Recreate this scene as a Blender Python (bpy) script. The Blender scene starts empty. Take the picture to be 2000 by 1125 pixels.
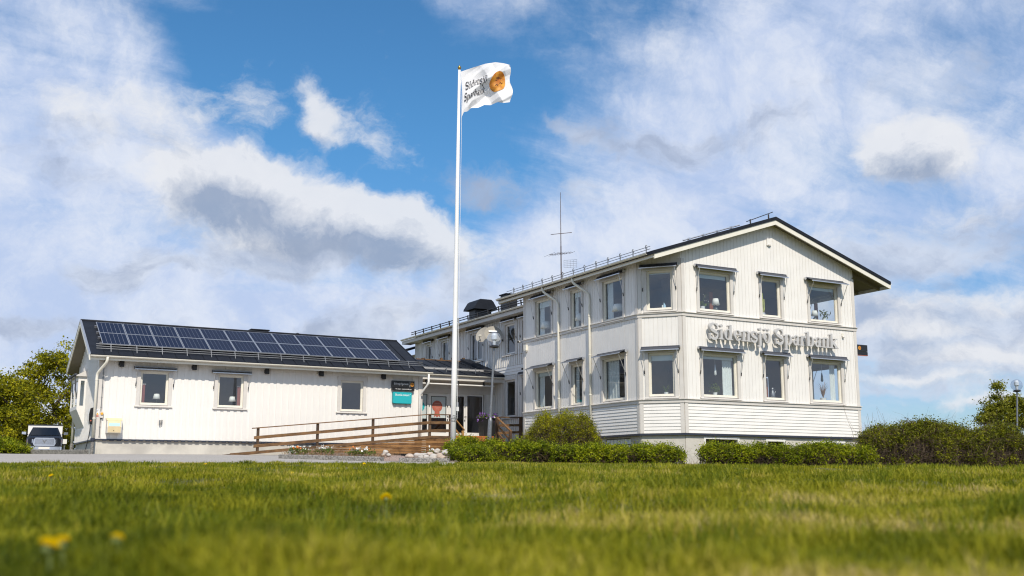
import bpy, bmesh, math, random
import numpy as np
from mathutils import Vector, Matrix
random.seed(7); rng = np.random.default_rng(7)
S = bpy.context.scene
COL = S.collection
R = math.radians

# ---------------------------------------------------------------- camera
FPX, PITCH, YAW = 2078.32, 0.177778, 0.50304
C = np.array([-24.5234, -31.3983, -2.9320])
FW = np.array([math.sin(YAW)*math.cos(PITCH), math.cos(YAW)*math.cos(PITCH), math.sin(PITCH)])
RT = np.array([math.cos(YAW), -math.sin(YAW), 0.0])
UP = np.cross(RT, FW)
cd = bpy.data.cameras.new('camera'); cam = bpy.data.objects.new('camera', cd); COL.objects.link(cam)
cd.sensor_width = 36.0; cd.lens = 36.0*FPX/2000.0; cd.clip_start = 0.05; cd.clip_end = 3000
M = Matrix.Identity(4)
for i in range(3):
    M[i][0] = RT[i]; M[i][1] = UP[i]; M[i][2] = -FW[i]; M[i][3] = C[i]
cam.matrix_world = M
cd.dof.use_dof = True; cd.dof.focus_distance = 37.0; cd.dof.aperture_fstop = 2.5; cd.dof.aperture_blades = 7
S.camera = cam

# ---------------------------------------------------------------- colour management, render
S.view_settings.view_transform = 'Standard'; S.view_settings.look = 'None'
S.view_settings.exposure = 0.24; S.view_settings.gamma = 1.0; S.view_settings.use_curve_mapping = False
S.render.engine = 'CYCLES'
S.cycles.max_bounces = 7; S.cycles.transparent_max_bounces = 12; S.cycles.use_denoising = True; S.cycles.pixel_filter_type = 'BLACKMAN_HARRIS'; S.cycles.filter_width = 1.15
S.cycles.diffuse_bounces = 3; S.cycles.glossy_bounces = 3; S.cycles.caustics_reflective = False; S.cycles.caustics_refractive = False

# ---------------------------------------------------------------- sun
SUN = Vector((0.21, 0.67, -0.71)).normalized()          # direction in which the light travels
sl = bpy.data.lights.new('sun', 'SUN'); sl.energy = 3.6; sl.angle = R(0.6); sl.color = (1.0, 0.92, 0.80)
so = bpy.data.objects.new('sun', sl); COL.objects.link(so)
so.rotation_euler = SUN.to_track_quat('-Z', 'Y').to_euler(); so.location = (-30, -40, 40)

# ---------------------------------------------------------------- helpers: pixel rays on real planes of the place
def ray(px, py): return FW + (px-1000)/FPX*RT - (py-562.5)/FPX*UP
def PX(px, py, x): d = ray(px, py); return C + d*(x-C[0])/d[0]
def PY(px, py, y): d = ray(px, py); return C + d*(y-C[1])/d[1]
def PZ(px, py, z): d = ray(px, py); return C + d*(z-C[2])/d[2]
def PS(px, py, s):
    d = ray(px, py); return C + d*(s/(d[0]*math.sin(YAW)+d[1]*math.cos(YAW)))
def ST(x, y):
    vx, vy = x-C[0], y-C[1]
    return vx*math.sin(YAW)+vy*math.cos(YAW), vx*math.cos(YAW)-vy*math.sin(YAW)
def XY(s, t): return C[0]+s*math.sin(YAW)+t*math.cos(YAW), C[1]+s*math.cos(YAW)-t*math.sin(YAW)

# ---------------------------------------------------------------- node helpers
class NT:
    def __init__(s, tree): s.t = tree; s.n = tree.nodes; s.l = tree.links
    def node(s, typ, **kw):
        n = s.n.new(typ)
        for k, v in kw.items(): setattr(n, k, v)
        return n
    def put(s, sock, v):
        if isinstance(v, bpy.types.NodeSocket): s.l.new(v, sock)
        elif v is not None: sock.default_value = v
    def math(s, op, a, b=None, c=None, clamp=False):
        n = s.node('ShaderNodeMath', operation=op); n.use_clamp = clamp
        s.put(n.inputs[0], a); s.put(n.inputs[1], b); s.put(n.inputs[2], c); return n.outputs[0]
    def mapr(s, v, a, b, c=0.0, d=1.0, smooth=True):
        n = s.node('ShaderNodeMapRange', interpolation_type='SMOOTHSTEP' if smooth else 'LINEAR')
        s.put(n.inputs[0], v); n.inputs[1].default_value = a; n.inputs[2].default_value = b
        n.inputs[3].default_value = c; n.inputs[4].default_value = d; return n.outputs[0]
    def mix(s, f, a, b, typ='RGBA', blend='MIX'):
        n = s.node('ShaderNodeMix', data_type=typ)
        if typ == 'RGBA':
            n.blend_type = blend; s.put(n.inputs[0], f); s.put(n.inputs[6], a); s.put(n.inputs[7], b); return n.outputs[2]
        s.put(n.inputs[0], f); s.put(n.inputs[2], a); s.put(n.inputs[3], b); return n.outputs[0]
    def noise(s, vec, scale, detail=4, rough=0.55, dist=0.0, out=0):
        n = s.node('ShaderNodeTexNoise'); s.put(n.inputs['Vector'], vec)
        n.inputs['Scale'].default_value = scale; n.inputs['Detail'].default_value = detail
        n.inputs['Roughness'].default_value = rough; n.inputs['Distortion'].default_value = dist
        return n.outputs[out]
    def xyz(s, x, y, z):
        n = s.node('ShaderNodeCombineXYZ'); s.put(n.inputs[0], x); s.put(n.inputs[1], y); s.put(n.inputs[2], z); return n.outputs[0]
    def sep(s, v):
        n = s.node('ShaderNodeSeparateXYZ'); s.put(n.inputs[0], v); return n.outputs
    def vmath(s, op, a, b=None):
        n = s.node('ShaderNodeVectorMath', operation=op); s.put(n.inputs[0], a); s.put(n.inputs[1], b); return n.outputs[0]

def c4(c): return (c[0], c[1], c[2], 1.0)
# ---------------------------------------------------------------- sky: Nishita air with procedural cloud layers
W_ = bpy.data.worlds.new('World'); S.world = W_; W_.use_nodes = True
g = NT(W_.node_tree); g.n.clear()
tc = g.node('ShaderNodeTexCoord').outputs['Generated']
sky = g.node('ShaderNodeTexSky', sky_type='NISHITA'); sky.sun_disc = False
sky.sun_elevation = math.asin(-SUN.z); sky.sun_rotation = math.atan2(-SUN.x, -SUN.y)
sky.air_density = 1.0; sky.dust_density = 0.4; sky.ozone_density = 2.0
dx, dy, dz = g.sep(tc)
az = g.math('ARCTAN2', dx, dy); el = g.math('ARCSINE', dz)
AE = g.xyz(az, el, 0.0)
dzc = g.math('ADD', g.math('MAXIMUM', dz, 0.0), 0.24)
PL = g.xyz(g.math('DIVIDE', dx, dzc), g.math('DIVIDE', dy, dzc), 0.0)      # flat cloud layer overhead
def dirae(px, py):
    d = ray(px, py); d = d/np.linalg.norm(d); return math.atan2(d[0], d[1]), math.asin(d[2])
def rot_blob(vx, vy, px, py, wpx, hpx, ang, amp):
    a0, e0 = dirae(px, py); k = 1/2078.0
    ca, sa = math.cos(ang), math.sin(ang)
    u = g.math('SUBTRACT', vx, a0); v = g.math('SUBTRACT', vy, e0)
    if ang:
        p = g.math('ADD', g.math('MULTIPLY', u, ca/(wpx*k)), g.math('MULTIPLY', v, sa/(wpx*k)))
        q = g.math('ADD', g.math('MULTIPLY', u, -sa/(hpx*k)), g.math('MULTIPLY', v, ca/(hpx*k)))
    else:
        p = g.math('DIVIDE', u, wpx*k); q = g.math('DIVIDE', v, hpx*k)
    r2 = g.math('ADD', g.math('MULTIPLY', p, p), g.math('MULTIPLY', q, q))
    return g.math('MULTIPLY', g.math('EXPONENT', g.math('MULTIPLY', r2, -1.0)), amp)
def total(lst):
    r = lst[0]
    for x in lst[1:]: r = g.math('ADD', r, x)
    return r
# domain warp
wn = g.noise(AE, 6.5, 6, 0.62, 0.0, 1)
wv = g.vmath('SUBTRACT', wn, (0.5, 0.5, 0.5))
ws = g.node('ShaderNodeVectorMath', operation='SCALE'); g.put(ws.inputs[0], wv); ws.inputs['Scale'].default_value = 0.075
WA = g.vmath('ADD', AE, ws.outputs[0])
wx, wy, _ = g.sep(WA)
# --- thin high veil, combed into streaks
stv = g.node('ShaderNodeMapping'); g.put(stv.inputs[0], PL); stv.inputs['Rotation'].default_value = (0, 0, R(38)); stv.inputs['Scale'].default_value = (0.75, 2.1, 1)
veil_n = g.noise(stv.outputs[0], 1.5, 10, 0.66, 0.35)
veil_f = g.noise(WA, 11.0, 10, 0.66, 0.25)
gaps = total([rot_blob(wx, wy, 630, 40, 260, 140, R(-40), -0.60), rot_blob(wx, wy, 760, 230, 120, 210, R(30), -0.56), rot_blob(wx, wy, 860, 400, 110, 110, 0, -0.26),
              rot_blob(wx, wy, 330, 20, 260, 60, R(-40), -0.16), rot_blob(wx, wy, 450, 110, 150, 80, R(-40), -0.26), rot_blob(wx, wy, 1100, 70, 300, 110, R(15), -0.30), rot_blob(wx, wy, 1040, 300, 170, 180, 0, -0.28), rot_blob(wx, wy, 560, 250, 130, 60, R(-20), -0.22),
              rot_blob(wx, wy, 1640, 330, 300, 90, R(30), -0.10), rot_blob(wx, wy, 1850, 60, 160, 90, 0, -0.12), rot_blob(wx, wy, 1880, 560, 200, 60, 0, -0.22), rot_blob(wx, wy, 1850, 720, 260, 120, 0, -0.42), rot_blob(wx, wy, 1800, 830, 500, 40, 0, -0.12),
              rot_blob(wx, wy, 60, 360, 400, 400, 0, 0.26), rot_blob(wx, wy, 1600, 250, 700, 330, 0, 0.15), rot_blob(wx, wy, 1050, 470, 500, 110, 0, 0.10), rot_blob(wx, wy, 1450, 170, 380, 120, R(25), 0.12), rot_blob(wx, wy, 1350, 420, 420, 110, R(15), 0.12), rot_blob(wx, wy, 250, 600, 500, 60, 0, 0.12)])
low = g.mapr(el, 0.02, 0.30, 0.22, 0.0)
veil = g.math('ADD', g.math('ADD', g.math('MULTIPLY', g.math('SUBTRACT', veil_n, 0.10), 1.0), g.math('MULTIPLY', veil_f, 0.50)), g.math('ADD', gaps, low))
veil = g.mapr(veil, 0.36, 0.94, 0.0, 0.95)
# --- cumulus, evaluated twice so that the tops are bright and the bases grey
blobs = [(470, 345, 120, 46, 0, .70), (400, 335, 90, 36, 0, .42), (560, 395, 150, 50, -4, .66), (690, 440, 120, 38, -2, .78), (770, 450, 60, 30, 0, .34), (500, 318, 60, 26, 0, .30), (345, 365, 50, 40, 0, .30), (540, 455, 150, 36, 0, .46),
         (850, 505, 90, 42, 0, .70), (605, 190, 22, 48, 16, .36), (640, 245, 36, 30, -30, .24), (700, 255, 80, 30, -25, .24), (510, 190, 36, 46, 0, .28), (1785, 266, 80, 44, -6, .66), (1830, 290, 50, 30, 0, .3), (1735, 290, 40, 24, 0, .25), (1760, 240, 60, 26, 0, .25), (1790, 315, 70, 28, 0, .44),
         (330, 195, 110, 50, 0, .36), (130, 195, 100, 60, -20, .32), (1830, 580, 200, 20, 0, .30), (1700, 455, 190, 30, 8, .26), (1760, 640, 110, 15, 0, .36), (1900, 690, 110, 16, 0, .38), (1790, 738, 90, 11, 0, .38), (1930, 785, 90, 9, 0, .30)]
greys = [(195, 560, 46, 18, 0, .62), (262, 525, 28, 30, -40, .66), (155, 530, 24, 12, 0, .42), (340, 528, 36, 12, 0, .48), (790, 610, 120, 26, 0, .66), (720, 645, 90, 16, 0, .46), (500, 512, 110, 26, 0, .62), (610, 490, 130, 26, 0, .66), (900, 552, 60, 28, 0, .66),
         (1130, 372, 38, 30, 0, .50), (945, 378, 90, 36, 0, .40), (1290, 275, 110, 36, 0, .42), (1540, 210, 100, 46, 30, .34), (1870, 145, 130, 46, 0, .46), (1120, 265, 60, 18, -20, .42), (1780, 335, 80, 20, 0, .5), (1740, 485, 200, 40, 8, .56), (1850, 620, 240, 34, 0, .80), (1900, 500, 120, 24, 0, .36),
         (1740, 672, 240, 20, 0, .60), (1900, 716, 220, 18, 0, .60), (1780, 765, 240, 14, 0, .55), (150, 340, 110, 20, -10, .38), (60, 645, 180, 18, 0, .52), (330, 245, 110, 30, 0, .34), (120, 250, 100, 34, 0, .30), (650, 660, 140, 14, 0, .3)]
def cumulus(off):
    oy = g.math('ADD', wy, off)
    b = total([rot_blob(wx, oy, x, y, w*1.2, h*1.25, R(a), m) for x, y, w, h, a, m in blobs])
    v = g.xyz(wx, g.math('MULTIPLY', oy, 1.5), 0.0)
    n1 = g.noise(v, 9.0, 10, 0.63, 0.15)
    n2 = g.noise(v, 30.0, 8, 0.66, 0.15)
    n = g.math('ADD', g.math('MULTIPLY', n1, 0.72), g.math('MULTIPLY', n2, 0.40))
    lowb = g.mapr(oy, 0.03, 0.26, 0.17, -0.03)
    return g.math('ADD', g.math('ADD', b, lowb), g.math('MULTIPLY', g.math('SUBTRACT', n, 0.56), 1.35))
c0 = cumulus(0.0); c1 = cumulus(0.026)
cm = g.mapr(c0, 0.10, 0.52, 0.0, 1.0)
thick = g.mapr(g.math('ADD', c1, g.math('MULTIPLY', g.math('SUBTRACT', g.noise(WA, 26.0, 9, 0.66, 0.2), 0.5), 1.7)), 0.30, 1.12, 0.0, 1.0, False)
cbase = g.mix(thick, c4((0.70, 0.715, 0.75)), c4((0.27, 0.335, 0.46)))
cfine = g.noise(WA, 34.0, 5, 0.62)
cbase = g.mix(g.mapr(cfine, 0.40, 0.80, 0.0, 0.30), cbase, c4((0.62, 0.64, 0.69)))
gb = total([rot_blob(wx, wy, x, y, w*1.3, h*1.35, R(a), m) for x, y, w, h, a, m in greys])
gv = g.xyz(wx, g.math('MULTIPLY', wy, 1.7), 0.37)
gn = g.math('ADD', g.math('MULTIPLY', g.noise(gv, 10.0, 9, 0.62, 0.15), 0.7), g.math('MULTIPLY', g.noise(gv, 33.0, 7, 0.64, 0.1), 0.38))
gm = g.mapr(g.math('ADD', gb, g.math('MULTIPLY', g.math('SUBTRACT', gn, 0.55), 1.5)), 0.16, 0.62, 0.0, 0.85)
gcol = g.mix(g.mapr(gn, 0.40, 0.70), c4((0.58, 0.635, 0.74)), c4((0.33, 0.39, 0.52)))
STR = 0.09
skyc = g.mix(1.0, sky.outputs[0], g.mix(g.mapr(el, 0.04, 0.34), c4((0.66, 0.82, 1.06)), c4((0.50, 0.98, 1.24))), blend='MULTIPLY')
def up(c): return c4([x/STR for x in c])
vcol = g.mix(g.mapr(veil_f, 0.35, 0.7), up((0.44, 0.53, 0.73)), up((0.66, 0.70, 0.79)))
out = g.mix(veil, skyc, vcol)
gs_ = g.node('ShaderNodeVectorMath', operation='SCALE'); g.put(gs_.inputs[0], gcol); gs_.inputs['Scale'].default_value = 1/STR
out = g.mix(gm, out, gs_.outputs[0])
sc_ = g.node('ShaderNodeVectorMath', operation='SCALE'); g.put(sc_.inputs[0], cbase); sc_.inputs['Scale'].default_value = 1/STR
out = g.mix(g.math('MULTIPLY', cm, 0.90), out, sc_.outputs[0])
bg = g.node('ShaderNodeBackground'); g.put(bg.inputs[0], out); bg.inputs[1].default_value = STR
wo = g.node('ShaderNodeOutputWorld'); g.l.new(bg.outputs[0], wo.inputs[0])
W_.cycles.sampling_method = 'MANUAL'; W_.cycles.sample_map_resolution = 512
# ---------------------------------------------------------------- materials (all procedural)
MATS = {}
def mat(name, col, rough=0.6, metal=0.0, var=0.0, vscale=4.0, bump=0.0, bscale=40.0, spec=0.5, col2=None, island=0.0, coat=0.0, stretch=None, sub=0.0):
    m = bpy.data.materials.new(name); m.use_nodes = True; t = NT(m.node_tree)
    b = t.n['Principled BSDF']; b.inputs['Roughness'].default_value = rough; b.inputs['Metallic'].default_value = metal
    b.inputs['Specular IOR Level'].default_value = spec; b.inputs['Coat Weight'].default_value = coat
    co = t.node('ShaderNodeTexCoord').outputs['Object']
    if stretch:
        mp = t.node('ShaderNodeMapping'); t.put(mp.inputs[0], co); mp.inputs['Scale'].default_value = stretch; co = mp.outputs[0]
    c = c4(col)
    if var or col2 is not None:
        n = t.noise(co, vscale, 5, 0.6, 0.2)
        lo = c4([x*(1-var) for x in col]); hi = c4(col2) if col2 is not None else c4([min(1, x*(1+var)) for x in col])
        c = t.mix(t.mapr(n, 0.3, 0.7), lo, hi)
    if island:
        gi = t.node('ShaderNodeNewGeometry').outputs['Random Per Island']
        hs = t.node('ShaderNodeHueSaturation'); t.put(hs.inputs['Color'], c)
        t.put(hs.inputs['Value'], t.mapr(gi, 0, 1, 1-island, 1+island, False)); c = hs.outputs[0]
    t.put(b.inputs['Base Color'], c)
    if bump:
        bn = t.node('ShaderNodeBump'); bn.inputs['Strength'].default_value = bump; bn.inputs['Distance'].default_value = 0.02
        t.put(bn.inputs['Height'], t.noise(co, bscale, 4, 0.6)); t.l.new(bn.outputs[0], b.inputs['Normal'])
    m.diffuse_color = c4(col); MATS[name] = m; return m
white = mat('white_paint', (0.80, 0.772, 0.728), 0.55, var=0.025, vscale=1.6, bump=0.04, bscale=30, spec=0.35, island=0.012)
trim = mat('warm_grey_paint', (0.64, 0.605, 0.56), 0.5, var=0.04, vscale=2.5, spec=0.35, island=0.02)
cream = mat('cream_frame_paint', (0.77, 0.73, 0.63), 0.45, var=0.03, spec=0.4)
pvc = mat('white_door_paint', (0.80, 0.78, 0.74), 0.4, var=0.02)
def weather(m, amt=0.10, tint=(0.50, 0.46, 0.38)):
    t = NT(m.node_tree); b = t.n['Principled BSDF']; src = b.inputs['Base Color'].links[0].from_socket
    co = t.node('ShaderNodeTexCoord').outputs['Object']; mp = t.node('ShaderNodeMapping'); t.put(mp.inputs[0], co); mp.inputs['Scale'].default_value = (5.0, 5.0, 0.22)
    runs = t.mapr(t.noise(mp.outputs[0], 1.6, 6, 0.65), 0.50, 0.80, 0.0, 1.0); blot = t.mapr(t.noise(co, 0.5, 5, 0.6), 0.38, 0.7, 0.15, 1.0)
    t.put(b.inputs['Base Color'], t.mix(t.math('MULTIPLY', t.math('MULTIPLY', runs, blot), amt), src, c4(tint)))
weather(white, 0.30); weather(trim, 0.22, (0.36, 0.33, 0.28))
plinth_m = mat('rendered_plinth', (0.52, 0.49, 0.44), 0.85, var=0.16, vscale=0.9, bump=0.25, bscale=60, col2=(0.62, 0.585, 0.515))
weather(plinth_m, 0.45, (0.30, 0.28, 0.24))
navy = mat('dark_base_flashing', (0.03, 0.036, 0.055), 0.45)
black_roof = mat('black_roof_sheet', (0.013, 0.015, 0.021), 0.55, var=0.2, vscale=3, spec=0.22)
black_metal = mat('black_metal', (0.018, 0.017, 0.017), 0.45)
galv = mat('galvanised_steel', (0.26, 0.265, 0.27), 0.45, 0.75, var=0.15, vscale=14)
alu = mat('anodised_aluminium', (0.62, 0.62, 0.63), 0.35, 0.8, var=0.06, vscale=8)
dark_alu = mat('dark_awning_fabric', (0.055, 0.06, 0.075), 0.6)
soffit = mat('soffit_paint_shaded', (0.20, 0.175, 0.135), 0.6, var=0.05)  # beige paint darkened, so the colour itself holds the shade under the eaves
interior = mat('interior_plaster', (0.46, 0.45, 0.44), 0.9, var=0.05)
int_floor = mat('interior_floor', (0.14, 0.10, 0.07), 0.6)
blind_dark = mat('dark_brown_blind', (0.10, 0.065, 0.04), 0.6)
int_wood = mat('reddish_wood', (0.28, 0.10, 0.05), 0.5, var=0.15)
flagpole_m = mat('pole_white_gloss', (0.83, 0.82, 0.80), 0.28, var=0.02, coat=0.2)
gold = mat('gilt_ball', (0.42, 0.27, 0.07), 0.25, 0.9)
lampglass_int = mat('lamp_white_plastic', (0.80, 0.80, 0.78), 0.4)
fabric_white = mat('lampshade_fabric', (0.82, 0.82, 0.76), 0.8)
curtain_m = mat('curtain_cloth', (0.70, 0.74, 0.72), 0.9, var=0.06, vscale=12)
green_cloth = mat('green_curtain_cloth', (0.25, 0.42, 0.12), 0.9)
blind_m = mat('roller_blind_cloth', (0.62, 0.70, 0.68), 0.85)
pot_white = mat('white_glazed_pot', (0.80, 0.82, 0.80), 0.3)
dark_ceramic = mat('dark_ceramic', (0.05, 0.07, 0.07), 0.3)
sign_grey = mat('sign_letter_grey', (0.54, 0.525, 0.51), 0.42, 0.1, var=0.05)
sign_black = mat('sign_black', (0.012, 0.012, 0.013), 0.35)
teal = mat('sign_teal', (0.02, 0.42, 0.46), 0.35)
print_white = mat('print_white', (0.85, 0.85, 0.84), 0.5)
print_black = mat('print_black', (0.015, 0.014, 0.02), 0.6)
orange = mat('print_orange', (0.60, 0.17, 0.02), 0.55, var=0.25, vscale=5, col2=(0.72, 0.33, 0.035))
orange_dark = mat('print_brown', (0.16, 0.05, 0.012), 0.6)
salmon = mat('sticker_salmon', (0.46, 0.13, 0.085), 0.5)
paper = mat('notice_paper', (0.72, 0.75, 0.78), 0.7)
frost = mat('frosted_film', (0.82, 0.85, 0.82), 0.55, spec=0.4)
beige_box = mat('beige_letter_box', (0.74, 0.60, 0.36), 0.45, var=0.05)
box_blue = mat('pale_blue_print', (0.45, 0.66, 0.80), 0.5)
yellow = mat('yellow_plastic', (0.80, 0.40, 0.04), 0.45)
brick_m = mat('orange_brick', (0.48, 0.15, 0.035), 0.8, var=0.25, vscale=6, bump=0.2, bscale=90, island=0.25)
mortar = mat('mortar', (0.28, 0.24, 0.20), 0.9)
stone_m = mat('pale_boulder', (0.52, 0.49, 0.45), 0.8, var=0.25, vscale=2.2, bump=0.3, bscale=26, col2=(0.66, 0.60, 0.53))
stone_w = mat('warm_boulder', (0.46, 0.36, 0.28), 0.8, var=0.2, vscale=2.4, bump=0.3, bscale=26, col2=(0.62, 0.52, 0.43))
granite = mat('granite_kerb', (0.20, 0.19, 0.175), 0.9, var=0.6, vscale=26, bump=0.6, bscale=30, col2=(0.37, 0.35, 0.32), spec=0.2)
soil = mat('bed_soil', (0.17, 0.12, 0.085), 0.95, var=0.35, vscale=9, bump=0.5, bscale=22, col2=(0.30, 0.235, 0.19))
bark = mat('bark', (0.075, 0.055, 0.042), 0.9, var=0.3, vscale=9, bump=0.4)
twig = mat('dry_twig', (0.17, 0.125, 0.075), 0.9, var=0.35, vscale=3, island=0.35)
dry = mat('dry_stalks', (0.27, 0.16, 0.08), 0.9, var=0.3, vscale=7, island=0.35)
car_black = mat('black_car_paint', (0.006, 0.007, 0.011), 0.25, coat=0.35, spec=0.3)
chrome = mat('chrome', (0.75, 0.75, 0.77), 0.12, 1.0)
rubber = mat('tyre_rubber', (0.02, 0.02, 0.02), 0.8)
dish_m = mat('dish_grey_paint', (0.33, 0.305, 0.26), 0.5, var=0.05)
dish_d = mat('dish_dark_print', (0.13, 0.125, 0.115), 0.5)

petal_w = mat('petal_white', (0.80, 0.79, 0.74), 0.7)
petal_o = mat('petal_orange', (0.78, 0.22, 0.03), 0.7)
petal_v = mat('petal_violet', (0.20, 0.09, 0.34), 0.7, island=0.4)
planter_m = mat('black_planter', (0.014, 0.014, 0.014), 0.5)

def wood_mat(name, c1, c2, ax):
    m = mat(name, c1, 0.72, spec=0.3)
    t = NT(m.node_tree); b = t.n['Principled BSDF']
    for l in list(b.inputs['Base Color'].links): t.l.remove(l)
    co = t.node('ShaderNodeTexCoord').outputs['Object']
    mp = t.node('ShaderNodeMapping'); t.put(mp.inputs[0], co); mp.inputs['Scale'].default_value = ax
    n1 = t.noise(mp.outputs[0], 2.0, 6, 0.62, 0.3); n2 = t.noise(co, 1.7, 4, 0.6)
    gi = t.node('ShaderNodeNewGeometry').outputs['Random Per Island']
    oi = t.node('ShaderNodeObjectInfo').outputs['Random']
    f = t.math('ADD', t.math('MULTIPLY', n1, 0.62), t.math('MULTIPLY', n2, 0.55))
    f = t.math('ADD', f, t.math('MULTIPLY', t.math('SUBTRACT', t.math('FRACT', t.math('ADD', gi, oi)), 0.5), 0.22))
    t.put(b.inputs['Base Color'], t.mix(t.mapr(f, 0.40, 0.80), c4(c1), c4(c2)))
    bn = t.node('ShaderNodeBump'); bn.inputs['Strength'].default_value = 0.25; bn.inputs['Distance'].default_value = 0.01
    t.put(bn.inputs['Height'], n1); t.l.new(bn.outputs[0], b.inputs['Normal'])
    return m
wood = wood_mat('weathered_brown_wood', (0.05, 0.03, 0.018), (0.25, 0.135, 0.058), (1.6, 22, 22))
wood_v = wood_mat('weathered_post_wood', (0.05, 0.032, 0.022), (0.17, 0.10, 0.055), (22, 22, 1.6))
wood_warm = wood_mat('warm_brown_wood', (0.10, 0.046, 0.017), (0.34, 0.175, 0.065), (1.2, 20, 20))
wood_new = wood_mat('fresh_yellow_wood', (0.30, 0.15, 0.05), (0.45, 0.26, 0.09), (10, 10, 6))

def leaf_mat(name, a, b, c, rough=0.5, trans=0.35, patch=1.1):
    m = bpy.data.materials.new(name); m.use_nodes = True; t = NT(m.node_tree); t.n.clear()
    gi = t.node('ShaderNodeNewGeometry').outputs['Random Per Island']
    co = t.node('ShaderNodeTexCoord').outputs['Object']
    n = t.noise(co, patch, 3, 0.6)
    n2 = t.noise(co, patch*6.0, 2, 0.5)
    f = t.math('ADD', t.math('MULTIPLY', gi, 0.34), t.math('ADD', t.math('MULTIPLY', t.mapr(n, 0.3, 0.7), 0.26), t.math('MULTIPLY', t.mapr(n2, 0.36, 0.64), 0.40)))
    cr = t.node('ShaderNodeValToRGB'); t.put(cr.inputs[0], f)
    e = cr.color_ramp.elements; e[0].position = 0.15; e[0].color = c4(a); e[1].position = 0.85; e[1].color = c4(c)
    k = e.new(0.5); k.color = c4(b)
    pb = t.node('ShaderNodeBsdfPrincipled'); t.put(pb.inputs['Base Color'], cr.outputs[0]); pb.inputs['Roughness'].default_value = rough
    pb.inputs['Specular IOR Level'].default_value = 0.14
    tr = t.node('ShaderNodeBsdfTranslucent')
    hs = t.node('ShaderNodeHueSaturation'); t.put(hs.inputs['Color'], cr.outputs[0]); hs.inputs['Value'].default_value = 1.35; hs.inputs['Hue'].default_value = 0.49
    t.put(tr.inputs[0], hs.outputs[0])
    mx = t.node('ShaderNodeMixShader'); mx.inputs[0].default_value = trans
    t.l.new(pb.outputs[0], mx.inputs[1]); t.l.new(tr.outputs[0], mx.inputs[2])
    o = t.node('ShaderNodeOutputMaterial'); t.l.new(mx.outputs[0], o.inputs[0]); MATS[name] = m; return m
hedge_leaf = leaf_mat('hedge_leaf', (0.045, 0.066, 0.005), (0.17, 0.22, 0.008), (0.42, 0.44, 0.015))
dark_leaf = leaf_mat('dark_bush_leaf', (0.045, 0.062, 0.006), (0.15, 0.18, 0.010), (0.36, 0.36, 0.015))
shrub_leaf = leaf_mat('yellow_shrub_leaf', (0.08, 0.095, 0.005), (0.24, 0.25, 0.008), (0.48, 0.44, 0.015))
maple_leaf = leaf_mat('maple_leaf', (0.07, 0.086, 0.006), (0.245, 0.245, 0.011), (0.50, 0.45, 0.018), patch=0.4)
right_leaf = leaf_mat('right_tree_leaf', (0.07, 0.085, 0.012), (0.20, 0.215, 0.02), (0.33, 0.32, 0.04), patch=0.8)
pot_leaf = leaf_mat('pot_plant_leaf', (0.05, 0.10, 0.02), (0.12, 0.18, 0.03), (0.24, 0.27, 0.06))
cactus_m = mat('pale_cactus', (0.42, 0.45, 0.10), 0.6, var=0.2, vscale=20)
conifer = leaf_mat('conifer_needles', (0.012, 0.02, 0.008), (0.025, 0.04, 0.012), (0.05, 0.07, 0.02), trans=0.15)
wild_leaf = leaf_mat('wild_hedge_leaf', (0.05, 0.062, 0.007), (0.145, 0.165, 0.011), (0.37, 0.36, 0.018))
tuft_m = leaf_mat('grass_tuft_blade', (0.07, 0.105, 0.006), (0.16, 0.19, 0.010), (0.36, 0.34, 0.03), trans=0.35, patch=0.5)
reddish_leaf = leaf_mat('reddish_leaf', (0.06, 0.03, 0.02), (0.11, 0.065, 0.03), (0.14, 0.13, 0.03))

petal_y = leaf_mat('dandelion_yellow', (0.88, 0.70, 0.008), (0.93, 0.78, 0.01), (0.96, 0.84, 0.02), trans=0.4)
def glass_mat(name, tint=(0.75, 0.80, 0.80), rough=0.0, add=0.03, ior=1.5):
    m = bpy.data.materials.new(name); m.use_nodes = True; t = NT(m.node_tree); t.n.clear()
    tr = t.node('ShaderNodeBsdfTransparent'); tr.inputs[0].default_value = c4(tint)
    gl = t.node('ShaderNodeBsdfGlossy'); gl.inputs['Roughness'].default_value = rough; gl.inputs[0].default_value = (1, 1, 1, 1)
    ge = t.node('ShaderNodeNewGeometry')
    dn = t.node('ShaderNodeVectorMath', operation='DOT_PRODUCT'); t.l.new(ge.outputs['Normal'], dn.inputs[0]); t.l.new(ge.outputs['Incoming'], dn.inputs[1])
    fac = t.math('POWER', t.math('SUBTRACT', 1.0, t.math('ABSOLUTE', dn.outputs['Value']), clamp=True), 5.0)
    f = t.math('ADD', t.math('MULTIPLY', fac, 0.93), 0.04+add, clamp=True)
    mx = t.node('ShaderNodeMixShader'); t.put(mx.inputs[0], f); t.l.new(tr.outputs[0], mx.inputs[1]); t.l.new(gl.outputs[0], mx.inputs[2])
    o = t.node('ShaderNodeOutputMaterial'); t.l.new(mx.outputs[0], o.inputs[0]); MATS[name] = m; return m
glass = glass_mat('window_glass', (0.90, 0.93, 0.94), add=0.08)
globe_glass = glass_mat('globe_acrylic', (0.84, 0.88, 0.94), add=0.05)
t = NT(globe_glass.node_tree); o_ = [n for n in t.n if n.type == 'OUTPUT_MATERIAL'][0]; src = o_.inputs[0].links[0].from_socket; df = t.node('ShaderNodeBsdfTranslucent'); df.inputs[0].default_value = c4((0.8, 0.82, 0.86)); d2 = t.node('ShaderNodeBsdfDiffuse'); d2.inputs[0].default_value = c4((0.8, 0.82, 0.86))
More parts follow.
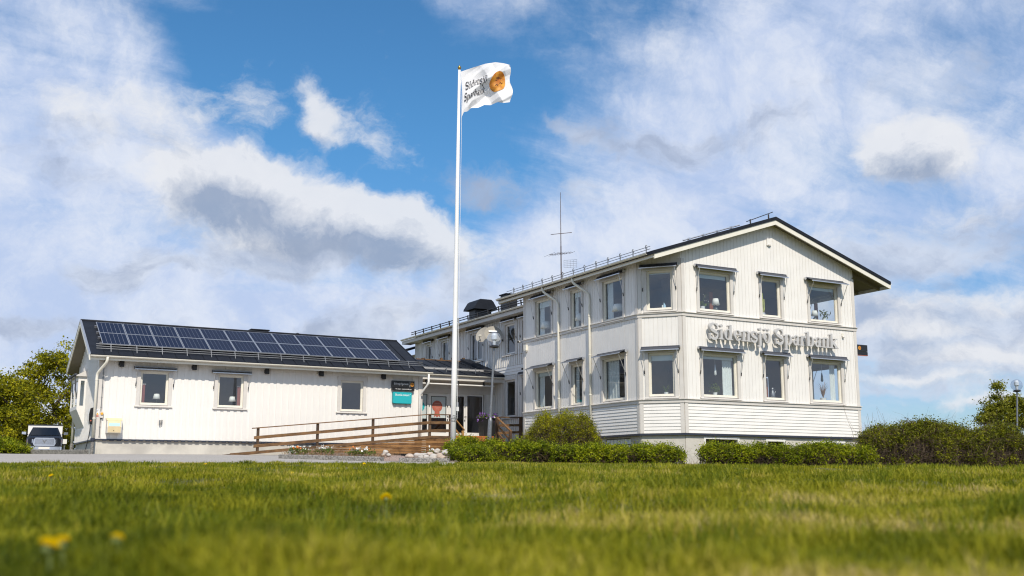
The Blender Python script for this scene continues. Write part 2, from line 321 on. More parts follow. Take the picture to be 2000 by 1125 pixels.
ms = t.node('ShaderNodeMixShader'); ms.inputs[0].default_value = 0.5; t.l.new(df.outputs[0], ms.inputs[1]); t.l.new(d2.outputs[0], ms.inputs[2]); m2 = t.node('ShaderNodeMixShader'); m2.inputs[0].default_value = 0.10; t.l.new(src, m2.inputs[1]); t.l.new(ms.outputs[0], m2.inputs[2]); t.l.new(m2.outputs[0], o_.inputs[0])
car_glass = glass_mat('dark_car_glass', (0.12, 0.14, 0.14), add=0.06)

# photovoltaic cells: six columns of ten cells with busbars
m = mat('photovoltaic_glass', (0.012, 0.02, 0.05), 0.30, spec=0.05); t = NT(m.node_tree); b = t.n['Principled BSDF']
for l in list(b.inputs['Base Color'].links): t.l.remove(l)
uv = t.node('ShaderNodeUVMap').outputs[0]; ux, uy, _ = t.sep(uv)
fx = t.math('ABSOLUTE', t.math('SUBTRACT', t.math('FRACT', t.math('MULTIPLY', ux, 6.0)), 0.5))
fy = t.math('ABSOLUTE', t.math('SUBTRACT', t.math('FRACT', t.math('MULTIPLY', uy, 10.0)), 0.5))
gx = t.mapr(fx, 0.465, 0.49, 0, 0.75); gy = t.mapr(fy, 0.470, 0.49, 0, 0.08)
bb = t.mapr(t.math('ABSOLUTE', t.math('SUBTRACT', t.math('FRACT', t.math('MULTIPLY', ux, 18.0)), 0.5)), 0.44, 0.48, 0, 0.03)
cell = t.node('ShaderNodeTexVoronoi'); t.put(cell.inputs['Vector'], uv); cell.inputs['Scale'].default_value = 26
cc = t.mix(cell.outputs['Color'], c4((0.006, 0.011, 0.030)), c4((0.010, 0.018, 0.046)))
t.put(b.inputs['Base Color'], t.mix(t.math('MAXIMUM', gx, t.math('MAXIMUM', gy, bb)), cc, c4((0.34, 0.36, 0.42))))
solar = m

# asphalt, lawn ground
m = mat('worn_asphalt', (0.22, 0.21, 0.20), 0.9, spec=0.25); t = NT(m.node_tree); b = t.n['Principled BSDF']
for l in list(b.inputs['Base Color'].links): t.l.remove(l)
co = t.node('ShaderNodeTexCoord').outputs['Object']
n1 = t.noise(co, 0.35, 5, 0.6); n2 = t.noise(co, 55, 3, 0.7); n3 = t.noise(co, 3.0, 5, 0.65)
ca = t.mix(t.mapr(n2, 0.30, 0.72), c4((0.24, 0.222, 0.20)), c4((0.56, 0.52, 0.475)))
ca = t.mix(t.mapr(n1, 0.35, 0.7, 0, 0.4), ca, c4((0.32, 0.29, 0.26)))
t.put(b.inputs['Base Color'], t.mix(t.mapr(n3, 0.45, 0.75, 0, 0.35), ca, c4((0.38, 0.355, 0.33))))
bn = t.node('ShaderNodeBump'); bn.inputs['Strength'].default_value = 0.5; bn.inputs['Distance'].default_value = 0.006
t.put(bn.inputs['Height'], n2); t.l.new(bn.outputs[0], b.inputs['Normal']); asphalt_m = m
lawn_soil = mat('lawn_ground', (0.085, 0.09, 0.014), 0.95, var=0.35, vscale=1.2, col2=(0.17, 0.155, 0.03))
# grass blades: green, yellow-green and straw blades in drifting patches
m = bpy.data.materials.new('grass_blade'); m.use_nodes = True; t = NT(m.node_tree); t.n.clear()
gi = t.node('ShaderNodeNewGeometry').outputs['Random Per Island']; co = t.node('ShaderNodeTexCoord').outputs['Object']
p1 = t.noise(co, 0.42, 4, 0.6); p2 = t.noise(co, 1.9, 3, 0.6)
f = t.math('ADD', t.math('MULTIPLY', gi, 0.30), t.math('ADD', t.math('MULTIPLY', t.mapr(p1, 0.40, 0.62), 0.40), t.math('MULTIPLY', t.mapr(p2, 0.40, 0.62), 0.38)))
cr = t.node('ShaderNodeValToRGB'); t.put(cr.inputs[0], f); e = cr.color_ramp.elements
e[0].position = 0.08; e[0].color = c4((0.062, 0.090, 0.005)); e[1].position = 0.98; e[1].color = c4((0.53, 0.42, 0.17))
for pos, c in ((0.38, (0.19, 0.205, 0.009)), (0.66, (0.35, 0.325, 0.021)), (0.85, (0.52, 0.43, 0.085))):
    k = e.new(pos); k.color = c4(c)
pb = t.node('ShaderNodeBsdfPrincipled'); t.put(pb.inputs['Base Color'], cr.outputs[0]); pb.inputs['Roughness'].default_value = 0.55; pb.inputs['Specular IOR Level'].default_value = 0.12
tr = t.node('ShaderNodeBsdfTranslucent'); t.put(tr.inputs[0], cr.outputs[0])
mx = t.node('ShaderNodeMixShader'); mx.inputs[0].default_value = 0.38; t.l.new(pb.outputs[0], mx.inputs[1]); t.l.new(tr.outputs[0], mx.inputs[2])
o = t.node('ShaderNodeOutputMaterial'); t.l.new(mx.outputs[0], o.inputs[0]); grass_m = m

# ---------------------------------------------------------------- mesh builder and object helpers
ORG = {}
class MB:
    def __init__(s): s.v = []; s.f = []; s.mi = []; s.cur = 0
    def add(s, vs, fs):
        o = len(s.v); s.v += [tuple(map(float, v)) for v in vs]; s.f += [tuple(i+o for i in f) for f in fs]; s.mi += [s.cur]*len(fs); return s
    def hexa(s, p): return s.add(p, [(0, 3, 2, 1), (4, 5, 6, 7), (0, 1, 5, 4), (1, 2, 6, 5), (2, 3, 7, 6), (3, 0, 4, 7)])
    def box(s, x0, x1, y0, y1, z0, z1): return s.hexa([(x0, y0, z0), (x1, y0, z0), (x1, y1, z0), (x0, y1, z0), (x0, y0, z1), (x1, y0, z1), (x1, y1, z1), (x0, y1, z1)])
    def prism(s, poly, vec):          # closed polygon swept along vec
        n = len(poly); a = [np.array(p, float) for p in poly]; b = [p+np.array(vec, float) for p in a]
        return s.add(a+b, [tuple(range(n))[::-1], tuple(range(n, 2*n))]+[(i, (i+1) % n, n+(i+1) % n, n+i) for i in range(n)])
    def tube(s, pts, r, n=8, cap=True):
        pts = [np.array(p, float) for p in pts]; rs = r if hasattr(r, '__len__') else [r]*len(pts)
        rings = []; ref = None
        for i, p in enumerate(pts):
            d = pts[min(i+1, len(pts)-1)]-pts[max(i-1, 0)]; d = d/(np.linalg.norm(d)+1e-12)
            if ref is None:
                ref = np.cross(d, [0, 0, 1.0] if abs(d[2]) < 0.9 else [1.0, 0, 0])
            a = ref-d*(ref@d); a /= np.linalg.norm(a)+1e-12; ref = a; b2 = np.cross(d, a)
            rings.append([p+rs[i]*(math.cos(2*math.pi*k/n)*a+math.sin(2*math.pi*k/n)*b2) for k in range(n)])
        vs = [v for rg in rings for v in rg]
        fs = [(i*n+k, i*n+(k+1) % n, (i+1)*n+(k+1) % n, (i+1)*n+k) for i in range(len(pts)-1) for k in range(n)]
        if cap: fs += [tuple(range(n))[::-1], tuple((len(pts)-1)*n+k for k in range(n))]
        return s.add(vs, fs)
    def lathe(s, prof, base, n=16, ax=None):          # profile of (radius, height)
        base = np.array(base, float); fs = []; vs = []
        A, B, Z = (np.array([1, 0, 0.]), np.array([0, 1, 0.]), np.array([0, 0, 1.])) if ax is None else ax
        for r_, h in prof:
            for k in range(n):
                t_ = 2*math.pi*k/n; vs.append(base+A*r_*math.cos(t_)+B*r_*math.sin(t_)+Z*h)
        for i in range(len(prof)-1):
            for k in range(n): fs.append((i*n+k, i*n+(k+1) % n, (i+1)*n+(k+1) % n, (i+1)*n+k))
        fs += [tuple(range(n))[::-1], tuple((len(prof)-1)*n+k for k in range(n))]
        return s.add(vs, fs)
    def ball(s, c, r, n=14, m=9, sc=(1, 1, 1)):
        pr = [(max(1e-4, math.sin(math.pi*i/m))*r, -math.cos(math.pi*i/m)*r*sc[2]) for i in range(m+1)]
        return s.lathe(pr, c, n)
    def mesh(s, name, org=(0, 0, 0), recalc=True, smooth=False, mats=()):
        me = bpy.data.meshes.new(name); o = np.array(org, float)
        me.from_pydata([tuple(np.array(v)-o) for v in s.v], [], s.f)
        for q in mats: me.materials.append(q)
        if len(mats) > 1: me.polygons.foreach_set('material_index', s.mi)
        if recalc:
            bm = bmesh.new(); bm.from_mesh(me); bmesh.ops.recalc_face_normals(bm, faces=bm.faces); bm.to_mesh(me); bm.free()
        if smooth: me.shade_smooth()
        me.update(); return me
    def build(s, name, m, parent=None, smooth=False, kind=None, label=None, recalc=True, org=None):
        if org is None: org = ORG.get(parent.name, (0, 0, 0)) if parent else (0, 0, 0)
        me = s.mesh(name, org, recalc, smooth, m if isinstance(m, (list, tuple)) else [m])
        return link(name, me, parent, kind, label, org)
def link(name, me, parent=None, kind=None, label=None, org=(0, 0, 0)):
    o = bpy.data.objects.new(name, me); COL.objects.link(o)
    if parent: o.parent = parent
    ORG[o.name] = tuple(org)
    if kind: o['kind'] = kind
    if label: o['label'] = label
    return o
def tag(o, label, cat, group=None, kind=None):
    o['label'] = label; o['category'] = cat
    if group: o['group'] = group
    if kind: o['kind'] = kind
    return o
def thing(name, label, cat, loc=(0, 0, 0), group=None):
    o = bpy.data.objects.new(name, None); COL.objects.link(o); o.location = tuple(map(float, loc)); o.empty_display_size = 0.2
    ORG[o.name] = tuple(map(float, loc)); return tag(o, label, cat, group)
def single(mb, name, m, label, cat, loc, group=None, smooth=False, kind=None):
    o = mb.build(name, m, None, smooth=smooth, org=loc); o.location = tuple(map(float, loc)); return tag(o, label, cat, group, kind)
def structure(o): o['kind'] = 'structure'; return o
def copy_tree(o, parent=None):
    c = o.copy(); COL.objects.link(c)
    if parent: c.parent = parent
    ORG[c.name] = ORG.get(o.name, (0, 0, 0))
    for ch in list(o.children): copy_tree(ch, c)
    return c

# frame of a wall: u along the wall, z up, d outwards
class Wall:
    def __init__(s, o, e, n): s.o = np.array([o[0], o[1], 0.]); s.e = np.array([e[0], e[1], 0.]); s.n = np.array([n[0], n[1], 0.])
    def p(s, u, z, d=0.): return s.o+s.e*u+s.n*d+np.array([0, 0, z])
    def box(s, mb, u0, u1, z0, z1, d0, d1):
        return mb.hexa([s.p(u0, z0, d1), s.p(u1, z0, d1), s.p(u1, z0, d0), s.p(u0, z0, d0), s.p(u0, z1, d1), s.p(u1, z1, d1), s.p(u1, z1, d0), s.p(u0, z1, d0)])
    def px(s, px, py, d=0.):          # pixel ray meets the wall plane -> (u, z)
        r_ = ray(px, py); o = s.o+s.n*d; k = ((o-C)@s.n)/(r_@s.n); q = C+r_*k; return float((q-s.o)@s.e), float(q[2])
    def sheet(s, mb, u0, u1, z0, z1, holes, d0=-0.16, d1=0.0):
        us = sorted({u0, u1, *[h[0] for h in holes], *[h[1] for h in holes]}); zs = sorted({z0, z1, *[h[2] for h in holes], *[h[3] for h in holes]})
        us = [u for u in us if u0 <= u <= u1]; zs = [z for z in zs if z0 <= z <= z1]
        for a, b in zip(us, us[1:]):
            run = None
            for c, d in zip(zs, zs[1:]):
                um, zm = (a+b)/2, (c+d)/2
                solid = not any(h[0] < um < h[1] and h[2] < zm < h[3] for h in holes)
                if solid: run = (run[0], d) if run else (c, d)
                if run and (not solid or d == zs[-1]): s.box(mb, a, b, run[0], run[1], d0, d1); run = None
        return mb
    def boards(s, u0, u1, z0, z1, holes, step, w, d0, d1):     # list of (ua, ub, za, zb) of vertical boards clipped by openings
        out_ = []; n = max(1, int(round((u1-u0)/step))); st = (u1-u0)/n
        for i in range(n):
            a = u0+i*st+(st-w)/2; b = a+w; zt = z1(0.5*(a+b)) if callable(z1) else z1
            segs = [(z0, zt)]
            for h in holes:
                if b <= h[0]+0.004 or a >= h[1]-0.004: continue
                ns = []
                for c, d in segs:
                    if h[3] <= c or h[2] >= d: ns.append((c, d)); continue
                    if h[2]-c > 0.03: ns.append((c, h[2]))
                    if d-h[3] > 0.03: ns.append((h[3], d))
                segs = ns
            out_ += [(a, b, c, d) for c, d in segs]
        return out_
# ================================================================= walls of the place
F_ = Wall((0, 0), (1, 0), (0, -1)); FLEN = 8.98
ce = np.array([1.073, -1.28]); CLEN = float(np.linalg.norm(ce)); ce = ce/CLEN
CH_ = Wall((-1.073, 1.28), ce, (ce[1], -ce[0]))
L_ = Wall((-1.073, 1.28), (0, 1), (-1, 0)); LLEN = 8.82
RW_ = Wall((0.6, 10.1), (0, 1), (-1, 0)); RLEN = 16.0
E_ = Wall((-4.75, 16.0), (1, 0), (0, -1)); ELEN = 5.35
WF_ = Wall((-18.6, 13.0), (1, 0), (0, -1)); WLEN = 13.85
WL_ = Wall((-18.6, 13.0), (0, 1), (-1, 0)); WLL = 6.0
RS_ = Wall((FLEN, 0), (0, 1), (1, 0)); RSL = 10.1
ZS, ZB1, ZB0 = -1.28, 3.24, 0.0        # base flashing, upper belt, lower belt
GR = 0.33; APX, APZ = 4.46, 7.33       # main roof pitch and ridge
def roof_z(x): return APZ-GR*abs(x-APX)

building = thing('bank_building', 'two storey white clapboard bank building with a gabled front and cut corner', 'building', (4.0, 6.0, -2.45))
annex = thing('bank_annex', 'single storey white board wing carrying the solar panels on its black roof', 'building', (-11.7, 16.0, -1.98))

def gl(W, xl, xr, ym, z0, z1, d=-0.06):
    a, b = W.px(xl, ym, d)[0], W.px(xr, ym, d)[0]; return (min(a, b), max(a, b), z0, z1)

# ----------------------------------------------------------------- window and awning
def window(W, q, par, cas=0.12, head=0.17, fr=0.075, sill=True, casing_m=None, frame_m=None, blind=0.0, name='window', mullion=None, sill_ext=0.0, dep=-0.075):
    u0, u1, z0, z1 = q; mb = MB(); cm_ = casing_m or trim
    a0, a1, b0, b1 = u0-fr, u1+fr, z0-fr, z1+fr
    c0 = b0-(0.0 if sill else cas)
    W.box(mb, a0-cas, a0, b0-0.05, b1, 0.0, 0.045); W.box(mb, a1, a1+cas, b0-0.05, b1, 0.0, 0.045)
    W.box(mb, a0-cas-0.015, a1+cas+0.015, b1, b1+head, 0.0, 0.05)
    # reveal boards
    for (p, q_, r_, s_) in ((a0-0.005, a0+0.012, b0, b1), (a1-0.012, a1+0.005, b0, b1), (a0+0.012, a1-0.012, b1-0.012, b1+0.004), (a0+0.012, a1-0.012, b0-0.004, b0+0.012)): W.box(mb, p, q_, r_, s_, -0.15, 0.042)
    win = mb.build(name, cm_, par)
    f = MB(); i = 0.012
    W.box(f, a0+i, u0, b0+i, b1-i, dep-0.04, dep+0.035); W.box(f, u1, a1-i, b0+i, b1-i, dep-0.04, dep+0.035)
    W.box(f, u0, u1, z1, b1-i, dep-0.04, dep+0.035); W.box(f, u0, u1, b0+i, z0, dep-0.04, dep+0.035)
    for (t0, t1, s0, s1) in ((u0, u0+0.022, z0, z1), (u1-0.022, u1, z0, z1), (u0+0.022, u1-0.022, z1-0.022, z1), (u0+0.022, u1-0.022, z0, z0+0.022)): W.box(f, t0, t1, s0, s1, dep-0.03, dep+0.012)
    if mullion:
        um = u0+(u1-u0)*mullion; W.box(f, um-0.06, um+0.06, z0+0.022, z1-0.022, dep-0.035, dep+0.03)
    f.build('frame', frame_m or cream, win)
    p = MB()
    def pane(x0, x1): 
        p = MB(); p.add([W.p(x0+0.02, z0+0.02, dep-0.01), W.p(x1-0.02, z0+0.02, dep-0.01), W.p(x1-0.02, z1-0.02, dep-0.01), W.p(x0+0.02, z1-0.02, dep-0.01)], [(0, 1, 2, 3)]); p.build('pane', glass, win, recalc=False)
    if mullion: pane(u0, um-0.05); pane(um+0.05, u1)
    else: pane(u0, u1)
    s = MB(); e = sill_ext
    s.prism([W.p(a0-cas-0.02-e, b0-0.005, 0.0), W.p(a0-cas-0.02-e, b0-0.055, 0.085), W.p(a0-cas-0.02-e, b0-0.085, 0.085), W.p(a0-cas-0.02-e, b0-0.06, 0.0)], W.e*(a1-a0+2*cas+0.04+2*e))
    s.build('sill', cm_, win)
    if blind:
        m_ = MB(); W.box(m_, u0+0.015, u1-0.015, z1-blind, z1-0.005, dep-0.085, dep-0.07); m_.build('blind', blind_m, win)
    return (a0-cas, a1+cas, b0-0.09, b1+head), (a0, a1, b0, b1), win

def awning(W, u0, u1, z, par, proj=0.27, drop=0.07, arm=0.82, arm_in=0.09, closed=False, fab=None):
    mb = MB()
    W.box(mb, u0, u1, z+0.01, z+0.105, 0.05, 0.145)
    mb.prism([W.p(u0+0.03, z+0.095, 0.12), W.p(u0+0.03, z+0.085, 0.12), W.p(u0+0.03, z-drop+0.03, proj), W.p(u0+0.03, z-drop+0.045, proj)], W.e*(u1-u0-0.06))
    aw = mb.build('awning', fab or dark_alu, par)
    b = MB(); W.box(b, u0+0.005, u1-0.005, z-drop+0.0, z-drop+0.034, proj-0.01, proj+0.03); b.build('front_bar', alu, aw)
    for uu in (u0+arm_in, u1-arm_in):
        zl = z-drop-arm
        m_ = MB(); m_.tube([W.p(uu, z-drop, proj), W.p(uu, zl+0.1, 0.085)], 0.012, 6); m_.build('awning_arm', alu, aw)
        t_ = MB(); t_.tube([W.p(uu, zl+0.1, 0.085), W.p(uu, zl-0.03, 0.06)], 0.018, 6); t_.build('arm_joint', black_metal, aw)
    for uu in (u0-0.012, u1+0.002):
        m_ = MB(); m_.tube([W.p(uu, z+0.055, 0.10), W.p(uu+0.01, z+0.055, 0.10)], 0.062, 10); m_.build('end_cap', black_metal if fab else alu, aw)
    return aw

UZ0, UZ1, LZ0, LZ1 = 3.42, 4.80, 0.17, 1.66
front_u = [gl(F_, 1365.7, 1421, 575, UZ0, UZ1), gl(F_, 1487.5, 1519.6, 585, UZ0, UZ1), gl(F_, 1581, 1631.2, 595, UZ0, UZ1)]
front_l = [gl(F_, 1373.2, 1435.4, 735, LZ0, LZ1), gl(F_, 1495, 1527, 740, LZ0, LZ1), gl(F_, 1585, 1638.4, 745, LZ0, LZ1)]
ch_u = [gl(CH_, 1267.2, 1311, 572, UZ0, UZ1)]; ch_l = [gl(CH_, 1271.3, 1315.6, 732, LZ0, LZ1)]
l_u = [gl(L_, 1050.5, 1078, 625, UZ0-0.12, UZ1-0.02), gl(L_, 1119.4, 1137.2, 605, UZ0-0.12, UZ1-0.02), gl(L_, 1182, 1217.5, 585, UZ0-0.12, UZ1-0.02)]
l_l = [gl(L_, 1049.8, 1080.8, 760, LZ0-0.03, LZ1), gl(L_, 1121, 1139, 748, LZ0-0.03, LZ1), gl(L_, 1182.7, 1222.2, 735, LZ0-0.03, LZ1)]
rs_u = [(0.9, 2.5, UZ0, UZ1), (5.2, 6.8, UZ0, UZ1)]; rs_l = [(0.9, 2.5, LZ0, LZ1), (5.2, 6.8, LZ0, LZ1)]
open_f, open_c, open_l, open_r = [], [], [], []; cas_f, cas_c, cas_l, cas_r = [], [], [], []
WINS = {}
def do(W, lst, opens, cass, par, key, blinds=None, aw=True, **kw):
    for i, q in enumerate(lst):
        bl = (blinds or {}).get(i, 0.0)
        cb, ob, w = window(W, q, par, blind=bl, **kw); cass.append(cb); opens.append(ob); WINS[key+str(i)] = q
do(F_, front_u, open_f, cas_f, building, 'fu', {0: 0.16, 2: 0.14}); do(F_, front_l, open_f, cas_f, building, 'fl', {0: 0.12})
do(CH_, ch_u, open_c, cas_c, building, 'cu', {0: 0.05}); do(CH_, ch_l, open_c, cas_c, building, 'cl', {0: 0.22})
do(L_, l_u, open_l, cas_l, building, 'lu', {0: 0.26, 1: 0.22}); do(L_, l_l, open_l, cas_l, building, 'll', {0: 0.18})
do(RS_, rs_u, open_r, cas_r, building, 'ru'); do(RS_, rs_l, open_r, cas_r, building, 'rl')
for W, lst in ((F_, front_u), (CH_, ch_u), (F_, front_l), (CH_, ch_l), (L_, l_u), (L_, l_l), (RS_, rs_u[:1]), (RS_, rs_l[:1])):
    for i, q in enumerate(lst):
        wide = 0.30 if W in (F_, CH_) else 0.27
        openit = dict(proj=0.46, drop=0.10, arm=0.80) if (W is F_ and lst is front_u and i == 2) else (dict(proj=0.40, drop=0.08) if W is RS_ else {})
        if W is L_ and lst is l_l: openit = dict(proj=0.40, drop=0.06, arm=0.80)
        awning(W, q[0]-wide, q[1]+wide, q[3]+0.20, building, **openit)

# ----------------------------------------------------------------- wall bodies (two storey block)
PZ0 = -3.4
ZT = 5.30
def wall_body(W, ln, opens, z0=ZS, zt=ZT, name='wall', m=white, par=None, u0=0.0, d0=-0.16):
    mb = W.sheet(MB(), u0, ln, z0, zt, opens, d0); return mb.build(name, m, par or building)
fw = F_.sheet(MB(), 0, FLEN, ZS, ZT, open_f)
fw.prism([F_.p(0, ZT, -0.16), F_.p(FLEN, ZT, -0.16), F_.p(FLEN, roof_z(FLEN)-0.16, -0.16), F_.p(APX, APZ-0.16, -0.16), F_.p(0, roof_z(0)-0.16, -0.16)], F_.n*0.16)
fw.build('wall', white, building)
cw = CH_.sheet(MB(), 0, CLEN, ZS, 5.33, open_c)
cw.prism([CH_.p(0, 5.33, -0.16), CH_.p(CLEN, 5.33, -0.16), CH_.p(CLEN, roof_z(0)-0.16, -0.16), CH_.p(0, 5.345, -0.16)], CH_.n*0.16); cw.build('wall', white, building)
wall_body(L_, LLEN, open_l, zt=5.34); wall_body(RS_, RSL, open_r, zt=5.34)
bk = MB(); bk.box(-1.07, 8.9, 9.94, 10.1, ZS, 5.3); bk.prism([(-1.07, 9.94, 5.3), (8.9, 9.94, 5.3), (8.9, 9.94, roof_z(8.9)-0.16), (APX, 9.94, APZ-0.16), (-1.07, 9.94, 5.35)], (0, 0.16, 0)); bk.build('wall', white, building)

def siding(W, ln, cass, z0, z1, par, step=0.17, w=0.157, d=0.013, m=white, u0=0.06, name='vertical_boards'):
    mb = MB()
    for a, b, c, e in W.boards(u0, ln-u0, z0, z1, cass, step, w, 0, d): W.box(mb, a, b, c, e, 0.0, d)
    return mb.build(name, m, par, kind='stuff')
belt_h = 0.15
for (W, ln, cs, top) in ((F_, FLEN, cas_f, lambda u: roof_z(u)-0.17), (CH_, CLEN, cas_c, lambda u: roof_z(-1.073+1.073*u/CLEN)-0.17), (L_, LLEN, cas_l, 5.345), (RS_, RSL, cas_r, 5.33)):
    siding(W, ln, cs, ZB1+0.012, top, building); siding(W, ln, cs, ZB0+0.012, ZB1-belt_h-0.01, building)
    # horizontal planks below the lower belt, each one its own piece
    n = 9; zt_, zb_ = ZB0-belt_h-0.01, ZS+0.02; st_ = (zt_-zb_)/n
    a, b = 0.13, ln-0.13; mb = MB()
    mb.prism([W.p(a, 0, 0.0), W.p(a, 0, 0.030), W.p(a, st_-0.006, 0.012), W.p(a, st_-0.006, 0.0)], W.e*(b-a))
    me = mb.mesh('plank', (0, 0, 0), mats=[white])
    for k in range(n):
        o = link('plank', me, building); o.location = tuple(np.array([0, 0, zb_+k*st_])-np.array(ORG[building.name]))
    # belts with dark flashing, base flashing
    for zb in (ZB1, ZB0):
        mb = MB(); W.box(mb, -0.03, ln+0.03, zb-belt_h, zb-0.022, 0.0, 0.055); belt = mb.build('belt_board', trim, building)
        mb = MB(); mb.prism([W.p(-0.05, zb+0.012, 0.0), W.p(-0.05, zb-0.012, 0.095), W.p(-0.05, zb-0.03, 0.095), W.p(-0.05, zb-0.02, 0.0)], W.e*(ln+0.1)); mb.build('flashing', trim, belt)
    mb = MB(); mb.prism([W.p(-0.03, ZS+0.015, 0.0), W.p(-0.03, ZS-0.005, 0.065), W.p(-0.03, ZS-0.06, 0.065), W.p(-0.03, ZS-0.045, 0.0)], W.e*(ln+0.06)); mb.build('base_flashing', navy, building)
# corner boards
for (W, us) in ((F_, ((0.0, 0.15), (FLEN-0.15, FLEN))), (CH_, ((0.0, 0.14), (CLEN-0.14, CLEN))), (L_, ((0.0, 0.15), (LLEN-0.15, LLEN)))):
    for a, b in us:
        for z0, z1 in ((ZS+0.02, ZB0-belt_h-0.003), (ZB0+0.014, ZB1-belt_h-0.003), (ZB1+0.014, 5.28)):
            mb = MB(); W.box(mb, a, b, z0, z1, 0.0, 0.036); mb.build('corner_board', trim, building)
# plinth with cellar windows and a glass block window
cell = [(*[F_.px(x, 860)[0] for x in (1378, 1443)], -2.2, -1.43), (*[F_.px(x, 864)[0] for x in (1499, 1533)], -2.2, -1.47), (*[F_.px(x, 868)[0] for x in (1588, 1650)], -2.2, -1.49)]
pm = F_.sheet(MB(), 0.05, FLEN-0.04, PZ0, ZS-0.045, cell, -0.25, -0.04)
glb = (L_.px(1230, 855)[0], L_.px(1181, 855)[0], -2.1, -1.40)
CHi = CH_; CH_.sheet(pm, 0.02, CLEN-0.02, PZ0, ZS-0.045, [], -0.25, -0.04); L_.sheet(pm, 0.03, LLEN, PZ0, ZS-0.045, [glb], -0.25, -0.04)
pm.box(FLEN-0.30, FLEN-0.045, 0.3, 10.05, PZ0, ZS-0.045); pm.box(-1.0, FLEN-0.3, 9.85, 10.05, PZ0, ZS-0.045)
pm.build('plinth', plinth_m, building)
for q in cell:
    mb = MB(); u0, u1, z0, z1 = q
    for (a, b, c, d) in ((u0-0.05, u0+0.03, z0, z1+0.05), (u1-0.03, u1+0.05, z0, z1+0.05), (u0+0.03, u1-0.03, z1-0.03, z1+0.05), (u0+0.03, u1-0.03, z0, z0+0.05)): F_.box(mb, a, b, c, d, -0.10, -0.015)
    w = mb.build('cellar_window', pvc, building)
    mb = MB(); mb.add([F_.p(u0+0.03, z0+0.05, -0.085), F_.p(u1-0.03, z0+0.05, -0.085), F_.p(u1-0.03, z1-0.03, -0.085), F_.p(u0+0.03, z1-0.03, -0.085)], [(0, 1, 2, 3)]); mb.build('pane', glass, w, recalc=False)
    mb = MB(); F_.box(mb, u0, u1, z0, z1, -0.60, -0.55); mb.build('window_well', interior, w)
    mb = MB(); k = 0
    zz = z1-0.06
    while zz > z0+0.05:
        mb.prism([F_.p(u0+0.04, zz, -0.16), F_.p(u0+0.04, zz-0.018, -0.13), F_.p(u0+0.04, zz-0.022, -0.13), F_.p(u0+0.04, zz-0.004, -0.16)], F_.e*(u1-u0-0.08)); zz -= 0.034
    mb.build('blind', blind_dark, w, kind='stuff')
mb = MB(); u0, u1, z0, z1 = glb
L_.box(mb, u0, u1, z0, z1, -0.2, -0.14); gbw = mb.build('glass_block_window', black_metal, building)
nb = 7
gm = MB(); w_ = (u1-u0)/nb
gm.prism([L_.p(0.02, 0.02, -0.14), L_.p(w_-0.02, 0.02, -0.14), L_.p(w_-0.02, 0.21, -0.14), L_.p(0.02, 0.21, -0.14)], L_.n*0.05)
gme = gm.mesh('glass_block', tuple(L_.o), mats=[frost])
for i in range(nb):
    for j in range(3):
        o = link('glass_block', gme, gbw); o.location = tuple(L_.p(u0+i*w_, z0+j*0.23)-np.array(ORG[building.name]))

# ----------------------------------------------------------------- interior of the two storey block
fl = MB(); poly = [(-0.85, 1.45), (0.12, 0.25), (8.75, 0.25), (8.75, 9.9), (-0.85, 9.9)]
for z in (-1.05, 2.55): fl.prism([(x, y, z) for x, y in poly], (0, 0, 0.15))
fl.build('floor', int_floor, building)
cl = MB(); cl.prism([(x, y, 5.12) for x, y in poly], (0, 0, 0.08)); cl.prism([(x, y, 2.30) for x, y in poly], (0, 0, 0.08)); cl.build('ceiling', interior, building)
core = MB()
for z0, z1 in ((-0.9, 2.30), (2.70, 5.12)):
    core.box(2.6, 2.75, 4.4, 9.9, z0, z1); core.box(2.75, 6.9, 3.9, 4.05, z0, z1); core.box(1.5, 1.62, 0.9, 3.2, z0, z1) if z0 > 0 else None
core.build('partition', interior, building)
for key in ('fu0', 'fu1', 'fu2', 'fl1'):
    a, b, z0, z1 = WINS[key]; xx = b-0.10*(b-a)-0.18 if key != 'fu2' else b-0.45
    mb = MB(); mb.box(xx, xx+0.16, 0.75, 0.80, z0-0.3, z0+0.85); mb.build('cupboard_door', int_wood, building)

# ----------------------------------------------------------------- main roof
RY0, RY1 = -0.47, 11.7; XL, XR = -1.62, 10.72
rf = MB(); th = 0.13
for xa, xb in ((XL, APX), (APX, XR)):
    rf.prism([(xa, RY0, roof_z(xa)), (xb, RY0, roof_z(xb)), (xb, RY0, roof_z(xb)-th), (xa, RY0, roof_z(xa)-th)], (0, RY1-RY0, 0))
roof = rf.build('roof', black_roof, building)
for yb in (RY0+0.035, RY1-0.085):
    for xa, xb in ((XL+0.10, APX), (APX, XR-0.03)):
        bb = MB(); bb.prism([(xa, yb, roof_z(xa)-th-0.004), (xb, yb, roof_z(xb)-th-0.004), (xb, yb, roof_z(xb)-th-0.19), (xa, yb, roof_z(xa)-th-0.19)], (0, 0.05, 0)); bb.build('barge_board', cream, roof)
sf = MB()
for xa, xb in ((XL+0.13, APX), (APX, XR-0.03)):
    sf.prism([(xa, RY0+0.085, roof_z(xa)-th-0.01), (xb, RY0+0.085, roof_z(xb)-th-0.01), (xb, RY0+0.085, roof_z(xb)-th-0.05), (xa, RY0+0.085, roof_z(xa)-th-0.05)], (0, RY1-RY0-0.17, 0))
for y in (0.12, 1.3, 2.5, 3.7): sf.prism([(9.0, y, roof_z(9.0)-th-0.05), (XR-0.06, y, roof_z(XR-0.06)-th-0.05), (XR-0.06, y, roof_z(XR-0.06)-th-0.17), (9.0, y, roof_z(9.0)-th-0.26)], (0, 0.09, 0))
sf.build('soffit', soffit, roof)
